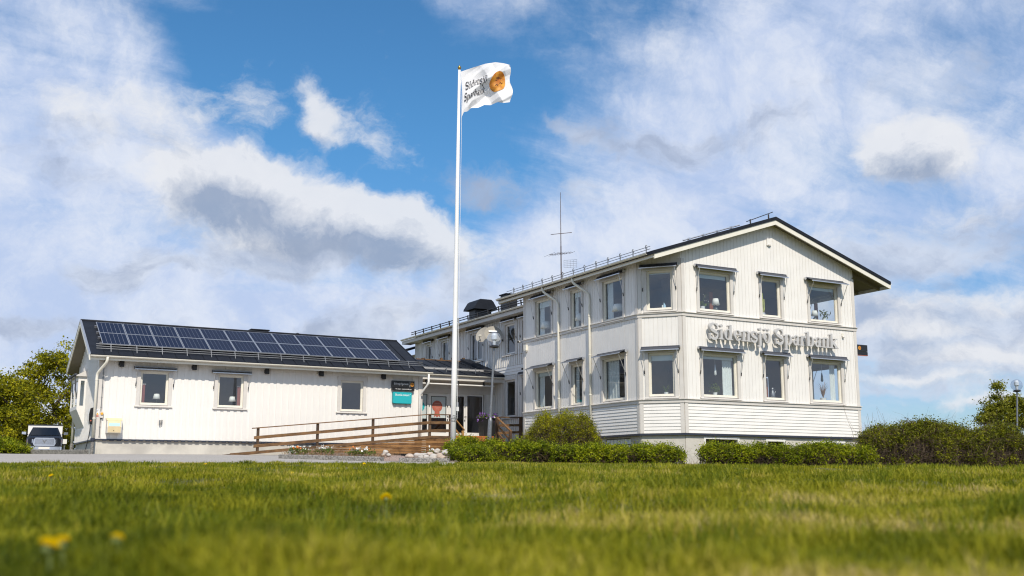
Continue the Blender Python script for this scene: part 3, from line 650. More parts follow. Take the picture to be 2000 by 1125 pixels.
fa = MB(); fa.box(XR-0.03, XR, RY0+0.02, RY1, roof_z(XR)-th-0.17, roof_z(XR)-0.01); fa.build('fascia', cream, roof); fa = MB(); fa.box(XL+0.08, XL+0.13, RY0+0.09, RY1, roof_z(XL)-th-0.10, roof_z(XL)-th+0.02); fa.build('fascia', cream, roof)
def gutter(p0, p1, r, par, m=cream, out=(-1, 0)):
    mb = MB(); p0 = np.array(p0, float); p1 = np.array(p1, float); n = 7; o = np.array([out[0], out[1], 0.]); prof = []
    for k in range(n): 
        a = math.pi*k/(n-1); prof.append(o*r*math.cos(a)+np.array([0, 0, -r*math.sin(a)]))
    inn = [q*0.86 for q in prof][::-1]
    mb.prism([p0+q for q in prof+inn], p1-p0)
    L = np.linalg.norm(p1-p0); k = 0.5
    g_ = mb.build('gutter', m, par)
    mb = MB()
    while k < L:
        c = p0+(p1-p0)*k/L; e = (p1-p0)/L*0.018
        mb.prism([c+q*1.10 for q in prof]+[c+q*1.02 for q in prof][::-1], e); k += 0.62
    mb.build('gutter_hook', m, g_, kind='stuff')
    return g_
gutter((XL+0.01, RY0+0.35, roof_z(XL)-0.03), (XL+0.01, RY1, roof_z(XL)-0.03), 0.075, building)
gutter((XR+0.075, RY0+0.1, roof_z(XR)-0.06), (XR+0.075, RY1, roof_z(XR)-0.06), 0.075, building, out=(1, 0))
# snow guard with looped brackets along the left eave
sg = MB(); xg = XL+0.42; zg = roof_z(xg)
for dz_ in (0.10, 0.20): sg.tube([(xg, 0.25, zg+dz_), (xg, RY1-0.2, zg+dz_)], 0.011, 6)
y = 0.5
while y < RY1-0.3:
    sg.tube([(xg, y, zg+0.0), (xg, y, zg+0.15)], 0.02, 6)
    sg.tube([(xg+0.0, y+0.055*math.cos(a), zg+0.21+0.075*math.sin(a)) for a in np.linspace(0, 2*math.pi, 11)], 0.014, 5); y += 0.86
sg.build('snow_guard', galv, roof)
rr = MB(); pts = [(APX-0.30, -0.1, roof_z(APX-0.3)+0.24), (APX-2.0, 0.9, roof_z(APX-2.0)+0.16)]
rr.tube([(APX-0.15, RY0+0.02, roof_z(APX-0.1)+0.20), (APX-1.5, RY0+0.05, roof_z(APX-1.5)+0.12)], 0.018, 6)
for xx in (APX-0.35, APX-1.3): rr.tube([(xx, RY0+0.05, roof_z(xx)-0.02), (xx, RY0+0.05, roof_z(xx)+0.17)], 0.03, 6)
rr.build('roof_ladder_rail', black_metal, roof)
rl = MB()
rl.tube([(APX-1.5, 0.0, roof_z(APX-1.5)+0.07), (APX-4.3, 0.0, roof_z(APX-4.3)+0.07)], 0.03, 6)
for xx in (APX-1.9, APX-2.6, APX-3.3, APX-4.0): rl.box(xx-0.05, xx+0.05, -0.06, 0.06, roof_z(xx)-0.02, roof_z(xx)+0.10)
rl.build('roof_ladder', alu, roof)
# small vent high on the gable
u, z = F_.px(1500, 473); mb = MB(); F_.box(mb, u-0.11, u+0.11, z-0.15, z+0.13, 0.0, 0.07); v = mb.build('wall_vent', white, building)
mb = MB(); F_.box(mb, u-0.06, u+0.06, z-0.16, z-0.11, 0.07, 0.10); mb.build('vent_hood', trim, v)

def pipe(pts, r, par, m=cream, name='downpipe', clamps=(), n=10):
    mb = MB(); mb.tube(pts, r, n); o = mb.build(name, m, par, smooth=True); 
    for c in clamps:
        k = MB(); c = np.array(c, float); k.tube([c-np.array([0, 0, 0.02]), c+np.array([0, 0, 0.02])], r+0.012, n); k.build('pipe_clamp', m, o)
    return o
def round_path(pts, rad=0.12, n=4):
    pts = [np.array(p, float) for p in pts]; out_ = [pts[0]]
    for a, b, c in zip(pts, pts[1:], pts[2:]):
        d1 = (a-b)/np.linalg.norm(a-b); d2 = (c-b)/np.linalg.norm(c-b)
        for k in range(n+1):
            t_ = k/n; p = b+d1*rad*(1-t_)**2+d2*rad*t_**2; out_.append(p)
    return out_+[pts[-1]]
for (xp, yp, xt, yt) in ((1091, 700, 1074, 560), (1152, 700, 1131, 538)):
    u = L_.px(xp, yp, 0.09)[0]; ut = u+0.62
    P = [L_.p(ut, roof_z(XL)-0.05, 0.50), L_.p(ut, roof_z(XL)-0.28, 0.50), L_.p(u+0.06, roof_z(XL)-0.78, 0.09), L_.p(u, roof_z(XL)-1.05, 0.09), L_.p(u, -2.5, 0.09)]
    pipe(round_path(P, 0.13), 0.052, building, clamps=[L_.p(u, z_, 0.09) for z_ in (3.6, 2.0, 0.4)])

# ----------------------------------------------------------------- rear two storey part with the recessed side wall
r_u = [gl(RW_, 990.4, 1008.2, 665, 3.22, 4.58), gl(RW_, 922, 943.5, 680, 3.22, 4.58)]
r_door = [gl(RW_, 865, 878, 690, 2.55, 4.58), gl(RW_, 836.5, 845.5, 695, 2.55, 4.58)]
r_l = [gl(RW_, 990, 1008, 780, 0.12, 1.80)]
g2 = RW_.px(1019, 780, -0.06)[0]
r_far = [(g2-1.35, g2-0.30, 3.22, 4.58), (g2-1.35, g2-0.30, 0.12, 1.8)]
op, cs = [], []
for i, q in enumerate(r_u+r_door+r_l+r_far):
    cb, ob, w = window(RW_, q, building, cas=0.2 if i < 6 else 0.12, mullion=0.5 if i == 1 else None, casing_m=trim, frame_m=white, sill_ext=0.02)
    op.append(ob); cs.append(cb)
for q, kw in ((r_u[0], {}), (r_u[1], {}), (r_door[0], {}), (r_door[1], {}), (r_far[0], {}), (r_far[1], {}), ):
    awning(RW_, q[0]-0.30, q[1]+0.30, q[3]+0.24, building, proj=0.20, drop=0.05, arm=0.9, fab=black_metal)
rb = RW_.sheet(MB(), 0.0, RLEN, ZS, 5.32, op); rb.build('wall', trim, building)
beltz = 2.1
mb = MB()
for a, b, c, d in RW_.boards(0.0, RLEN, beltz+0.45, 5.05, cs, 0.185, 0.10, 0, 0): RW_.box(mb, a, b, c, d, 0.0, 0.035)
for a, b, c, d in RW_.boards(0.0, 6.0, ZS+0.05, beltz-0.02, cs, 0.185, 0.10, 0, 0): RW_.box(mb, a, b, c, d, 0.0, 0.035)
mb.build('vertical_boards', white, building, kind='stuff')
mb = MB()
for k in range(3): mb.prism([RW_.p(0, beltz+0.02+k*0.14, 0.0), RW_.p(0, beltz+0.02+k*0.14, 0.035), RW_.p(0, beltz+0.155+k*0.14, 0.015), RW_.p(0, beltz+0.155+k*0.14, 0.0)], RW_.e*6.0)
mb.build('plank_band', white, building, kind='stuff')
mb = MB(); RW_.box(mb, 0, RLEN, PZ0, ZS, -0.2, -0.03); mb.box(0.6, 8.3, 25.9, 26.08, PZ0, 5.32); mb.box(8.1, 8.3, 10.1, 25.9, PZ0, 5.32); mb.build('rear_plinth', plinth_m, building)
mb = MB(); mb.box(0.8, 8.1, 10.15, 25.8, -1.05, -0.9); mb.box(0.8, 8.1, 10.15, 25.8, 2.55, 2.7); mb.build('floor', int_floor, building)
mb = MB(); mb.box(0.8, 8.1, 10.15, 25.8, 2.3, 2.38); mb.box(0.8, 8.1, 10.15, 25.8, 5.1, 5.2); mb.box(3.6, 3.75, 10.15, 25.8, -0.9, 2.3); mb.box(3.6, 3.75, 10.15, 25.8, 2.7, 5.1); mb.build('partition', interior, building)
# rear roof
RXL, RZL = 0.02, 5.24; rrz = lambda x: RZL+GR*(x-RXL) if x < APX else RZL+GR*(APX-RXL)-GR*(x-APX)
mb = MB()
for xa, xb in ((RXL, APX), (APX, 8.9)): mb.prism([(xa, RY1+0.0, rrz(xa)), (xb, RY1, rrz(xb)), (xb, RY1, rrz(xb)-0.11), (xa, RY1, rrz(xa)-0.11)], (0, 15.2, 0))
mb.prism([(RXL, 10.12, rrz(RXL)), (APX, 10.12, rrz(APX)), (APX, 10.12, rrz(APX)-0.11), (RXL, 10.12, rrz(RXL)-0.11)], (0, RY1-10.12, 0))
roof2 = mb.build('rear_roof', black_roof, building)
mb = MB(); mb.box(RXL+0.04, RXL+0.09, 10.15, RY1+15.15, RZL-0.30, RZL-0.115); mb.box(RXL+0.09, 0.6, 10.15, RY1+15.1, RZL-0.30, RZL-0.26); mb.build('eave_boards', trim, roof2)
gutter((RXL-0.02, 10.2, RZL-0.03), (RXL-0.02, RY1+15.1, RZL-0.03), 0.08, building)
mb = MB(); xg = RXL+0.35; zg = rrz(xg)
for dz_ in (0.12, 0.24): mb.tube([(xg, 10.4, zg+dz_), (xg, 26.2, zg+dz_)], 0.024, 6)
y = 10.6
while y < 26.3: mb.tube([(xg, y, zg-0.02), (xg-0.04, y, zg+0.27)], 0.035, 6); y += 1.15
mb.build('snow_guard', black_metal, roof2)
# chimneys on the rear ridge
ca, cb = PX(971, 600, APX), PX(905, 600, APX); yc_ = PX(938, 600, APX)[1]; y0c, y1c = yc_-0.75, yc_+0.75; zc = PX(938, 588, APX)[2]
ch = MB(); ch.box(APX-0.55, APX+0.55, y0c+0.35, y1c-0.35, 6.2, zc-0.5); chim = ch.build('chimney', black_metal, building)
cp = MB(); w2 = 0.78
pr = [(-w2, 0.0), (-w2*0.95, 0.12), (-0.5, 0.5), (-0.36, 0.6), (0.36, 0.6), (0.5, 0.5), (w2*0.95, 0.12), (w2, 0.0)]
cp.prism([(APX+x, y0c, zc-0.60+z) for x, z in pr], (0, y1c-y0c, 0)); cp.build('chimney_cap', black_roof, chim)
ca, cb = PX(1000, 590, APX), PX(988, 590, APX); zc2 = PX(995, 577, APX)[2]
ch = MB(); ch.box(APX-0.35, APX+0.35, ca[1], cb[1], 6.2, zc2); ch2 = ch.build('chimney', black_metal, building)
ch = MB(); ch.box(APX-0.42, APX+0.42, ca[1]-0.06, cb[1]+0.06, zc2, zc2+0.06); ch.build('chimney_cap', black_roof, ch2)
# downpipe at the far corner and a lower roof beyond
pipe(round_path([(RXL-0.02, 25.9, RZL-0.1), (RXL-0.02, 25.9, RZL-0.3), (0.5, 24.9, RZL-0.75), (0.5, 24.9, 2.0)], 0.2), 0.06, building)
mb = MB(); mb.box(0.9, 7, 26.1, 31.0, -1, 4.4); mb.build('rear_wall', trim, building)
mb = MB(); mb.prism([(-0.1, 26.1, 4.55), (4.4, 26.1, 6.0), (4.4, 26.1, 5.88), (-0.1, 26.1, 4.42)], (0, 5.4, 0)); mb.build('rear_low_roof', black_roof, building)
gutter((-0.12, 26.12, 4.47), (-0.12, 31.4, 4.47), 0.08, building)
# ================================================================= entrance front (recessed) with its lean-to roof
YE = 16.0
def eu(px, py=800): return E_.px(px, py)[0]
ZD = -0.87; ZH = 1.20
mb = E_.sheet(MB(), 0.0, ELEN, -2.3, 2.2, [(0.0, eu(945), ZD, ZH)]); mb.build('entrance_wall', trim, building)
mb = MB(); k = 0
z = ZD
while z < ZH+0.05:
    mb.prism([E_.p(eu(947), z, 0.0), E_.p(eu(947), z, 0.03), E_.p(eu(947), z+0.10, 0.012), E_.p(eu(947), z+0.10, 0.0)], E_.e*(ELEN-eu(947)-0.04)); z += 0.105
mb.build('plank_siding', white, building, kind='stuff')
mb = MB(); E_.box(mb, 0.0, ELEN, ZH+0.02, ZH+0.22, 0.0, 0.04); E_.box(mb, eu(944.5), eu(949), ZD, ZH+0.02, 0.0, 0.05); mb.build('entrance_trim', trim, building)
def glazed(u0, u1, z0, z1, name, st=0.10, bot=0.16, film=None, dark=None):
    f = MB(); d0, d1 = -0.09, -0.02
    E_.box(f, u0, u0+st, z0, z1, d0, d1); E_.box(f, u1-st, u1, z0, z1, d0, d1); E_.box(f, u0+st, u1-st, z1-st, z1, d0, d1); E_.box(f, u0+st, u1-st, z0, z0+bot, d0, d1)
    o = f.build(name, pvc, building)
    p = MB(); p.add([E_.p(u0+st, z0+bot, -0.055), E_.p(u1-st, z0+bot, -0.055), E_.p(u1-st, z1-st, -0.055), E_.p(u0+st, z1-st, -0.055)], [(0, 1, 2, 3)]); p.build('pane', glass, o, recalc=False)
    g_ = MB()
    for (a, b, c, d) in ((u0+st, u0+st+0.025, z0+bot, z1-st), (u1-st-0.025, u1-st, z0+bot, z1-st), (u0+st+0.025, u1-st-0.025, z1-st-0.025, z1-st), (u0+st+0.025, u1-st-0.025, z0+bot, z0+bot+0.025)): E_.box(g_, a, b, c, d, -0.05, -0.015)
    g_.build('gasket', black_metal, o)
    if film:
        p = MB(); p.add([E_.p(u0+st, film, -0.062), E_.p(u1-st, film, -0.062), E_.p(u1-st, z1-st, -0.062), E_.p(u0+st, z1-st, -0.062)], [(0, 1, 2, 3)]); p.build('frosted_film', frost, o, recalc=False)
    return o
zfilm = E_.px(855, 816)[1]
side1 = glazed(eu(806), eu(836.5), ZD, ZH, 'sidelight', 0.05, 0.16, zfilm-0.05)
door1 = glazed(eu(837), eu(877), ZD, ZH, 'door', 0.14, 0.18, zfilm)
door2 = glazed(eu(877.5), eu(910), ZD, ZH, 'door', 0.11, 0.18)
side2 = glazed(eu(910.5), eu(944), ZD, ZH, 'sidelight', 0.07, 0.20)
for dr, px in ((door1, 838.5), (door1, 874), (door2, 908), (door2, 880)):
    mb = MB(); u = eu(px); 
    mb.tube([E_.p(u, 0.10, -0.02), E_.p(u, 0.10, 0.03)], 0.02, 8); mb.tube([E_.p(u, 0.10, 0.03), E_.p(u+0.09, 0.10, 0.03)], 0.012, 6); E_.box(mb, u-0.02, u+0.02, -0.12, -0.04, -0.02, 0.012); E_.box(mb, u-0.015, u+0.015, 0.55, 0.63, -0.02, 0.02)
    mb.build('handle', black_metal, dr)
# lobby behind the glass
mb = MB(); mb.box(-9, 0.6, 16.17, 20.5, -1.0, -0.88); mb.build('lobby_floor', int_floor, building)
mb = MB(); mb.box(-9, 0.6, 20.5, 20.6, -0.9, 2.2); mb.box(-9, 0.6, 16.17, 20.5, 2.1, 2.2); mb.box(-9.1, -9, 16.1, 20.5, -0.9, 2.2); mb.box(-4.7, 0.55, 16.18, 19.2, 2.2, 2.5); mb.build('lobby_walls', interior, building)
for (a, b) in ((-2.0, -1.0),):
    mb = MB(); mb.box(a, b, 18.6, 19.0, -0.88, 0.15); mb.build('lobby_counter', int_wood, building)
# lean-to roof
PY0, PZL, PSL = 15.0, 2.07, 0.285; PY1 = 18.75
pz = lambda y: PZL+PSL*(y-PY0)
mb = MB(); mb.prism([(-5.0, PY0, pz(PY0)), (-5.0, PY1, pz(PY1)), (-5.0, PY1, pz(PY1)-0.10), (-5.0, PY0, pz(PY0)-0.10)], (5.56, 0, 0)); proof = mb.build('porch_roof', black_roof, building)
mb = MB()
for x in np.arange(-4.6, 0.5, 0.62): mb.prism([(x, PY0+0.01, pz(PY0)+0.03), (x, PY1, pz(PY1)+0.03), (x, PY1, pz(PY1)-0.02), (x, PY0+0.01, pz(PY0)-0.02)], (0.03, 0, 0))
mb.build('roof_seam', black_roof, proof, kind='stuff')
mb = MB(); mb.prism([(0.02, PY0-0.04, pz(PY0)+0.10), (0.02, PY1+0.1, pz(PY1)+0.17), (0.02, PY1+0.1, pz(PY1)-0.12), (0.02, PY0-0.04, pz(PY0)-0.10)], (0.55, 0, 0)); mb.build('roof_edge', black_roof, proof)
mb = MB(); mb.box(-4.9, 0.56, PY0+0.02, PY0+0.06, pz(PY0)-0.30, pz(PY0)-0.105); mb.box(-4.9, 0.56, PY0+0.06, YE-0.01, pz(PY0)-0.30, pz(PY0)-0.27); mb.build('eave_boards', trim, proof)
gutter((-4.7, PY0-0.05, pz(PY0)-0.05), (0.55, PY0-0.05, pz(PY0)-0.05), 0.07, building, out=(0, -1))
mb = MB()
for dz_ in (0.10, 0.20): mb.tube([(-4.6, PY0+0.45, pz(PY0+0.45)+dz_), (0.25, PY0+0.45, pz(PY0+0.45)+dz_)], 0.016, 6)
for x in (-4.0, -2.4, -0.8): mb.tube([(x, PY0+0.45, pz(PY0+0.4)), (x, PY0+0.43, pz(PY0+0.4)+0.27)], 0.022, 6)
mb.build('snow_guard', galv, proof)
# strip light bar below the eave
mb = MB(); mb.tube([(-4.72, PY0+0.15, 1.58), (0.10, PY0+0.15, 1.58)], 0.035, 8); mb.build('eave_lamp_rail', pvc, building)
mb = MB(); mb.box(-4.75, 0.5, YE-0.02, YE, 1.40, 1.75) if False else None
for x in (-3.6, -1.9, -0.5):
    mb = MB(); mb.box(x-0.03, x+0.03, PY0+0.10, PY0+0.2, 1.58, pz(PY0)-0.27); mb.build('rail_bracket', black_metal, building)
# roof terrace railing behind the lean-to roof
zr = PX(862, 697, -1.6)[2]; TY = PY1+0.3
mb = MB(); mb.box(-4.6, 0.5, PY1-0.1, PY1+1.6, pz(PY1)-0.35, pz(PY1)-0.16); mb.build('terrace_deck', wood, building)
def tx(px, py): return float(PY(px, py, TY)[0])
for px in (826, 862, 884, 905):
    x = tx(px, 710); zt_ = PY(px, 699, TY)[2]
    mb = MB(); mb.box(x-0.065, x+0.065, TY-0.06, TY+0.06, pz(PY1)-0.2, zt_); mb.build('terrace_post', wood_v, building)
for py in (704, 715):
    z = PY(850, py, TY)[2]; mb = MB(); mb.box(tx(812, 704), tx(906, 706), TY-0.10, TY-0.062, z-0.045, z+0.045); mb.build('terrace_rail', wood, building)

# ================================================================= solar wing
WZS, WZE = -1.38, 1.80; WSL = 0.4905
WEY, WRY, WBY = 12.42, 16.05, 19.68; WXL, WXR = -19.06, -4.78
wz = lambda y: 1.86+WSL*(min(y, 2*WRY-y)-WEY)
wq = [gl(WF_, 276.3, 324.5, 760, 0.06, 1.26), gl(WF_, 427.5, 471.5, 762, 0.06, 1.26), gl(WF_, 666.7, 705, 775, 0.06, 1.26)]
wop, wcs = [], []
for i, q in enumerate(wq):
    cb, ob, w = window(WF_, q, annex, cas=0.13, head=0.14 if i < 2 else 0.18, frame_m=cream, sill_ext=0.03); wop.append(ob); wcs.append(cb); WINS['w'+str(i)] = q
for q in wq[:2]: awning(WF_, q[0]-0.34, q[1]+0.34, q[3]+0.14, annex, proj=0.22, drop=0.03, arm=0.62, fab=galv)
mb = WF_.sheet(MB(), 0, WLEN, WZS, 2.05, wop); mb.build('wall', white, annex)
# individual vertical boards of the front wall
sb = WF_.boards(0.20, WLEN-0.26, WZS-0.05, 2.03, wcs, 0.272, 0.15, 0, 0)
cache = {}
for a, b, c, d in sb:
    k = (round(c, 3), round(d, 3))
    if k not in cache:
        mb = MB(); WF_.box(mb, 0, 0.15, c, d, 0.0, 0.026); cache[k] = mb.mesh('board', tuple(WF_.o), mats=[white])
    o = link('board', cache[k], annex); o.location = tuple(WF_.p(a, 0)-np.array(ORG[annex.name]))
for a, b in ((0.0, 0.19), (WLEN-0.20, WLEN)):
    mb = MB(); WF_.box(mb, a, b, WZS-0.03, 2.03, 0.0, 0.04); mb.build('corner_board', trim if a == 0 else trim, annex)
mb = MB()
u = 0.0; 
WF_.box(mb, -0.02, WLEN+0.02, WZS-0.045, WZS-0.005, 0.0, 0.05)
for a, b, c, d in sb:
    if c < -1: WF_.box(mb, a-0.008, b+0.008, WZS-0.075, WZS-0.045, 0.0, 0.062)
mb.build('base_flashing', navy, annex)
mb = MB(); mb.box(-18.55, -4.8, 13.04, 18.95, -2.5, WZS-0.045); mb.build('plinth', plinth_m, annex)
# left gable wall
mb = MB(); mb.prism([(-18.6, 13.0, WZS), (-18.6, 19.1, WZS), (-18.6, 19.1, wz(19.1)-0.16), (-18.6, WRY, wz(WRY)-0.16), (-18.6, 13.0, wz(13.0)-0.16)], (0.16, 0, 0)); mb.build('wall', white, annex)
mb = MB()
for a, b, c, d in WL_.boards(0.2, 5.9, WZS-0.05, lambda u: wz(13.0+u)-0.20, [(WL_.px(165, 815)[0]-0.05, WL_.px(165, 815)[0]+2.35, -0.85, 1.65)], 0.272, 0.15, 0, 0): WL_.box(mb, a, b, c, d, 0.0, 0.026)
mb.build('vertical_boards', white, annex, kind='stuff')
for a, b in ((0.0, 0.19), (5.9, 6.1)):
    mb = MB(); WL_.box(mb, a, b, WZS-0.03, wz(13.0+a+0.1)-0.25, 0.0, 0.04); mb.build('corner_board', white, annex)
mb = MB(); WL_.box(mb, -0.03, 6.12, WZS-0.06, WZS-0.005, 0.0, 0.055); mb.build('base_flashing', navy, annex)
mb = MB(); mb.box(-18.57, -18.5, 13.02, 19.05, -2.5, WZS-0.05); mb.build('plinth', plinth_m, annex)
# bay window of the gable
bd = 0.34; by0 = 13.0+WL_.px(165, 815)[0]; by1 = by0+2.3
mb = MB(); n_ = np.array([-1., 0, 0])
mb.box(-18.6-bd, -18.6, by0, by1, -0.05, 0.10); 
mb.prism([(-18.6, by0, -0.80), (-18.6-bd, by0, -0.05), (-18.6, by0, -0.05)], (0, by1-by0, 0))
mb.box(-18.6-bd, -18.6, by0, by1, 1.15, 1.32); 
for y in (by0, (by0+by1)/2-0.05, by1-0.10): mb.box(-18.6-bd, -18.6-bd+0.10, y, y+0.10, 0.10, 1.15)
mb.box(-18.6-0.09, -18.6, by0, by0+0.1, 0.1, 1.15)
bay = mb.build('bay_window', white, annex)
mb = MB(); mb.box(-18.6-bd+0.03, -18.6-bd+0.06, by0+0.1, by1-0.1, 0.10, 1.15); mb.box(-18.6-bd+0.1, -18.69, by0+0.04, by0+0.07, 0.10, 1.15); mb.build('pane', glass, bay)
mb = MB(); mb.prism([(-18.6, by0-0.1, 1.62), (-18.6-bd-0.1, by0-0.1, 1.36), (-18.6-bd-0.1, by0-0.1, 1.325), (-18.6, by0-0.1, 1.325)], (0, by1-by0+0.2, 0)); mb.build('bay_roof', trim, bay)
mb = MB(); mb.tube([(-18.6-bd-0.12, by0-0.1, 1.40), (-18.6-bd-0.12, by1, 1.40)], 0.05, 8)
for y in (by0, by0+1.2): mb.tube([(-18.6-bd-0.14, y, 1.36), (-18.6-bd-0.04, y+0.05, 0.45)], 0.02, 6)
mb.build('awning', dark_alu, bay)
mb = MB(); mb.box(-18.5, -4.8, 16.2, 16.3, -1.2, 1.7); mb.box(-18.45, -4.8, 13.2, 16.2, -1.25, -1.15); mb.box(-18.45, -4.8, 13.2, 16.2, 1.65, 1.72); mb.box(-11.0, -10.9, 13.2, 16.2, -1.2, 1.7); mb.build('interior_walls', interior, annex)
mb = MB(); mb.box(-18.4, -4.78, 18.95, 19.1, -2.4, 1.8); mb.prism([(-4.9, 13.0, -2.4), (-4.9, 19.1, -2.4), (-4.9, 19.1, wz(19.1)-0.16), (-4.9, WRY, wz(WRY)-0.16), (-4.9, 13.0, wz(13.0)-0.16)], (0.15, 0, 0)); mb.build('wall', white, annex)
# roof: sheets with standing seams on the front slope
mb = MB(); th = 0.12
mb.prism([(WXL, WEY, wz(WEY)-0.02), (WXL, WRY, wz(WRY)-0.02), (WXL, WBY, wz(WBY)-0.02), (WXL, WBY, wz(WBY)-th), (WXL, WRY, wz(WRY)-th), (WXL, WEY, wz(WEY)-th)], (WXR-WXL, 0, 0)); wroof = mb.build('roof', black_roof, annex)
ns = 26; sw = (WXR-WXL)/ns; mb = MB()
mb.prism([(0.004, WEY-0.02, wz(WEY)-0.012), (0.004, WRY, wz(WRY)+0.0), (0.004, WRY, wz(WRY)-0.018), (0.004, WEY-0.02, wz(WEY)-0.035)], (sw-0.03, 0, 0))
mb.prism([(sw-0.026, WEY-0.02, wz(WEY)+0.022), (sw-0.026, WRY, wz(WRY)+0.022), (sw-0.026, WRY, wz(WRY)-0.018), (sw-0.026, WEY-0.02, wz(WEY)-0.035)], (0.026, 0, 0))
me = mb.mesh('roof_sheet', (0, 0, 0), mats=[black_roof])
for i in range(ns):
    o = link('roof_sheet', me, wroof); o.location = tuple(np.array([WXL+i*sw, 0, 0])-np.array(ORG[annex.name]))
mb = MB(); mb.tube([(WXL-0.02, WRY, wz(WRY)+0.0), (WXR, WRY, wz(WRY)+0.0)], 0.05, 8); mb.build('ridge_cap', black_roof, wroof)
for ya, yb in ((WEY, WRY), (WRY, WBY)): mb = MB(); mb.prism([(WXL-0.03, ya, wz(ya)-0.03), (WXL-0.03, yb, wz(yb)-0.03), (WXL-0.03, yb, wz(yb)-0.24), (WXL-0.03, ya, wz(ya)-0.24)], (0.04, 0, 0)); mb.build('barge_board', cream, wroof)
mb = MB()
for ya, yb in ((WEY, WRY), (WRY, WBY)): mb.prism([(WXL-0.045, ya, wz(ya)+0.03), (WXL-0.045, yb, wz(yb)+0.03), (WXL-0.045, yb, wz(yb)-0.028), (WXL-0.045, ya, wz(ya)-0.028)], (0.06, 0, 0))
mb.build('rake_trim', alu, wroof)
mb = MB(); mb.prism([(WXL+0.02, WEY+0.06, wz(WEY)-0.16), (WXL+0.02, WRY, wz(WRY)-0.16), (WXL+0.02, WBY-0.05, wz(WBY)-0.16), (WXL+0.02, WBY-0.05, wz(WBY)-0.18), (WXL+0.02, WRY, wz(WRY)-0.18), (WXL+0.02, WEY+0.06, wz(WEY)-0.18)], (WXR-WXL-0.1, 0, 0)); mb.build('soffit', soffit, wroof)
mb = MB(); mb.box(WXL, WXR, WEY+0.03, WEY+0.06, wz(WEY)-0.22, wz(WEY)-0.10); mb.build('fascia', cream, wroof)
gutter((WXL, WEY-0.045, wz(WEY)-0.05), (WXR+0.25, WEY-0.045, wz(WEY)-0.05), 0.072, annex, out=(0, -1))
mb = MB(); yg = WEY+0.42
for k, (dy, dz_) in enumerate(((-0.05, 0.06), (0.0, 0.15), (0.05, 0.24))): mb.tube([(WXL+0.25, yg+dy, wz(yg)+dz_), (WXR-0.02, yg+dy, wz(yg)+dz_)], 0.017, 6)
sgd = mb.build('snow_guard', galv, wroof)
x = WXL+0.8
bm_ = MB(); bm_.tube([(0, yg-0.12, wz(yg-0.12)-0.01), (0, yg+0.07, wz(yg)+0.27)], 0.02, 6); bme = bm_.mesh('guard_bracket', (0, 0, 0), mats=[galv])
while x < WXR:
    o = link('guard_bracket', bme, sgd); o.location = tuple(np.array([x, 0, 0])-np.array(ORG[annex.name])); x += 0.98
# roof vents behind the ridge
v = PX(0, 0, 0); q = PY(505, 647, WRY+0.5)
mb = MB(); mb.box(q[0]-0.36, q[0]+0.36, WRY+0.3, WRY+0.8, wz(WRY+0.5)-0.1, q[2]+0.02); rv = mb.build('roof_vent', black_metal, annex)
mb = MB(); mb.prism([(q[0]-0.45, WRY+0.2, q[2]+0.02), (q[0]-0.42, WRY+0.2, q[2]+0.06), (q[0]+0.42, WRY+0.2, q[2]+0.06), (q[0]+0.45, WRY+0.2, q[2]+0.02)], (0, 0.7, 0)); mb.build('vent_lid', black_roof, rv)
q = PY(581, 653, WRY+0.4); mb = MB(); mb.lathe([(0.05, 0), (0.05, q[2]-wz(WRY+0.4)), (0.075, q[2]-wz(WRY+0.4)), (0.075, q[2]-wz(WRY+0.4)+0.05), (0.02, q[2]-wz(WRY+0.4)+0.07)], (q[0], WRY+0.4, wz(WRY+0.4)), 10); mb.build('vent_pipe', black_metal, annex)
# downpipes of the wing
u = WF_.px(188, 780, 0.12)[0]
gx_ = -18.42
P = [(gx_, WEY-0.045, wz(WEY)-0.1), (gx_, WEY-0.045, wz(WEY)-0.28), (-18.70, 12.86, wz(WEY)-0.72), (-18.70, 12.86, -1.45)]
dp = pipe(round_path(P, 0.12), 0.055, annex, clamps=[(-18.70, 12.86, z_) for z_ in (0.9, -0.6)])
mb = MB(); mb.lathe([(0.075, 0), (0.085, 0.06), (0.085, 0.12), (0.06, 0.14)], (-18.70, 12.86, -1.50), 12); mb.build('pipe_collar', navy, dp)
mb = MB(); mb.tube([(-18.70, 12.86, -1.45), (-18.70, 12.86, -2.1)], 0.06, 10); mb.build('pipe_foot', granite, dp)
P = [(-18.72, 19.35, 1.5), (-18.72, 19.2, 1.2), (-18.72, 19.2, -1.4)]; dp = pipe(P, 0.055, annex)
mb = MB(); mb.tube([(-18.72, 19.2, -1.4), (-18.72, 19.2, -1.9)], 0.07, 10); mb.build('pipe_foot', granite, dp)
xr_ = WXR+0.07
pipe(round_path([(xr_, WEY-0.03, wz(WEY)-0.1), (xr_, WEY-0.03, wz(WEY)-0.55), (-4.93+0.02, 12.88, wz(WEY)-1.05), (-4.93+0.02, 12.88, -1.1)], 0.1), 0.05, annex, m=pvc)

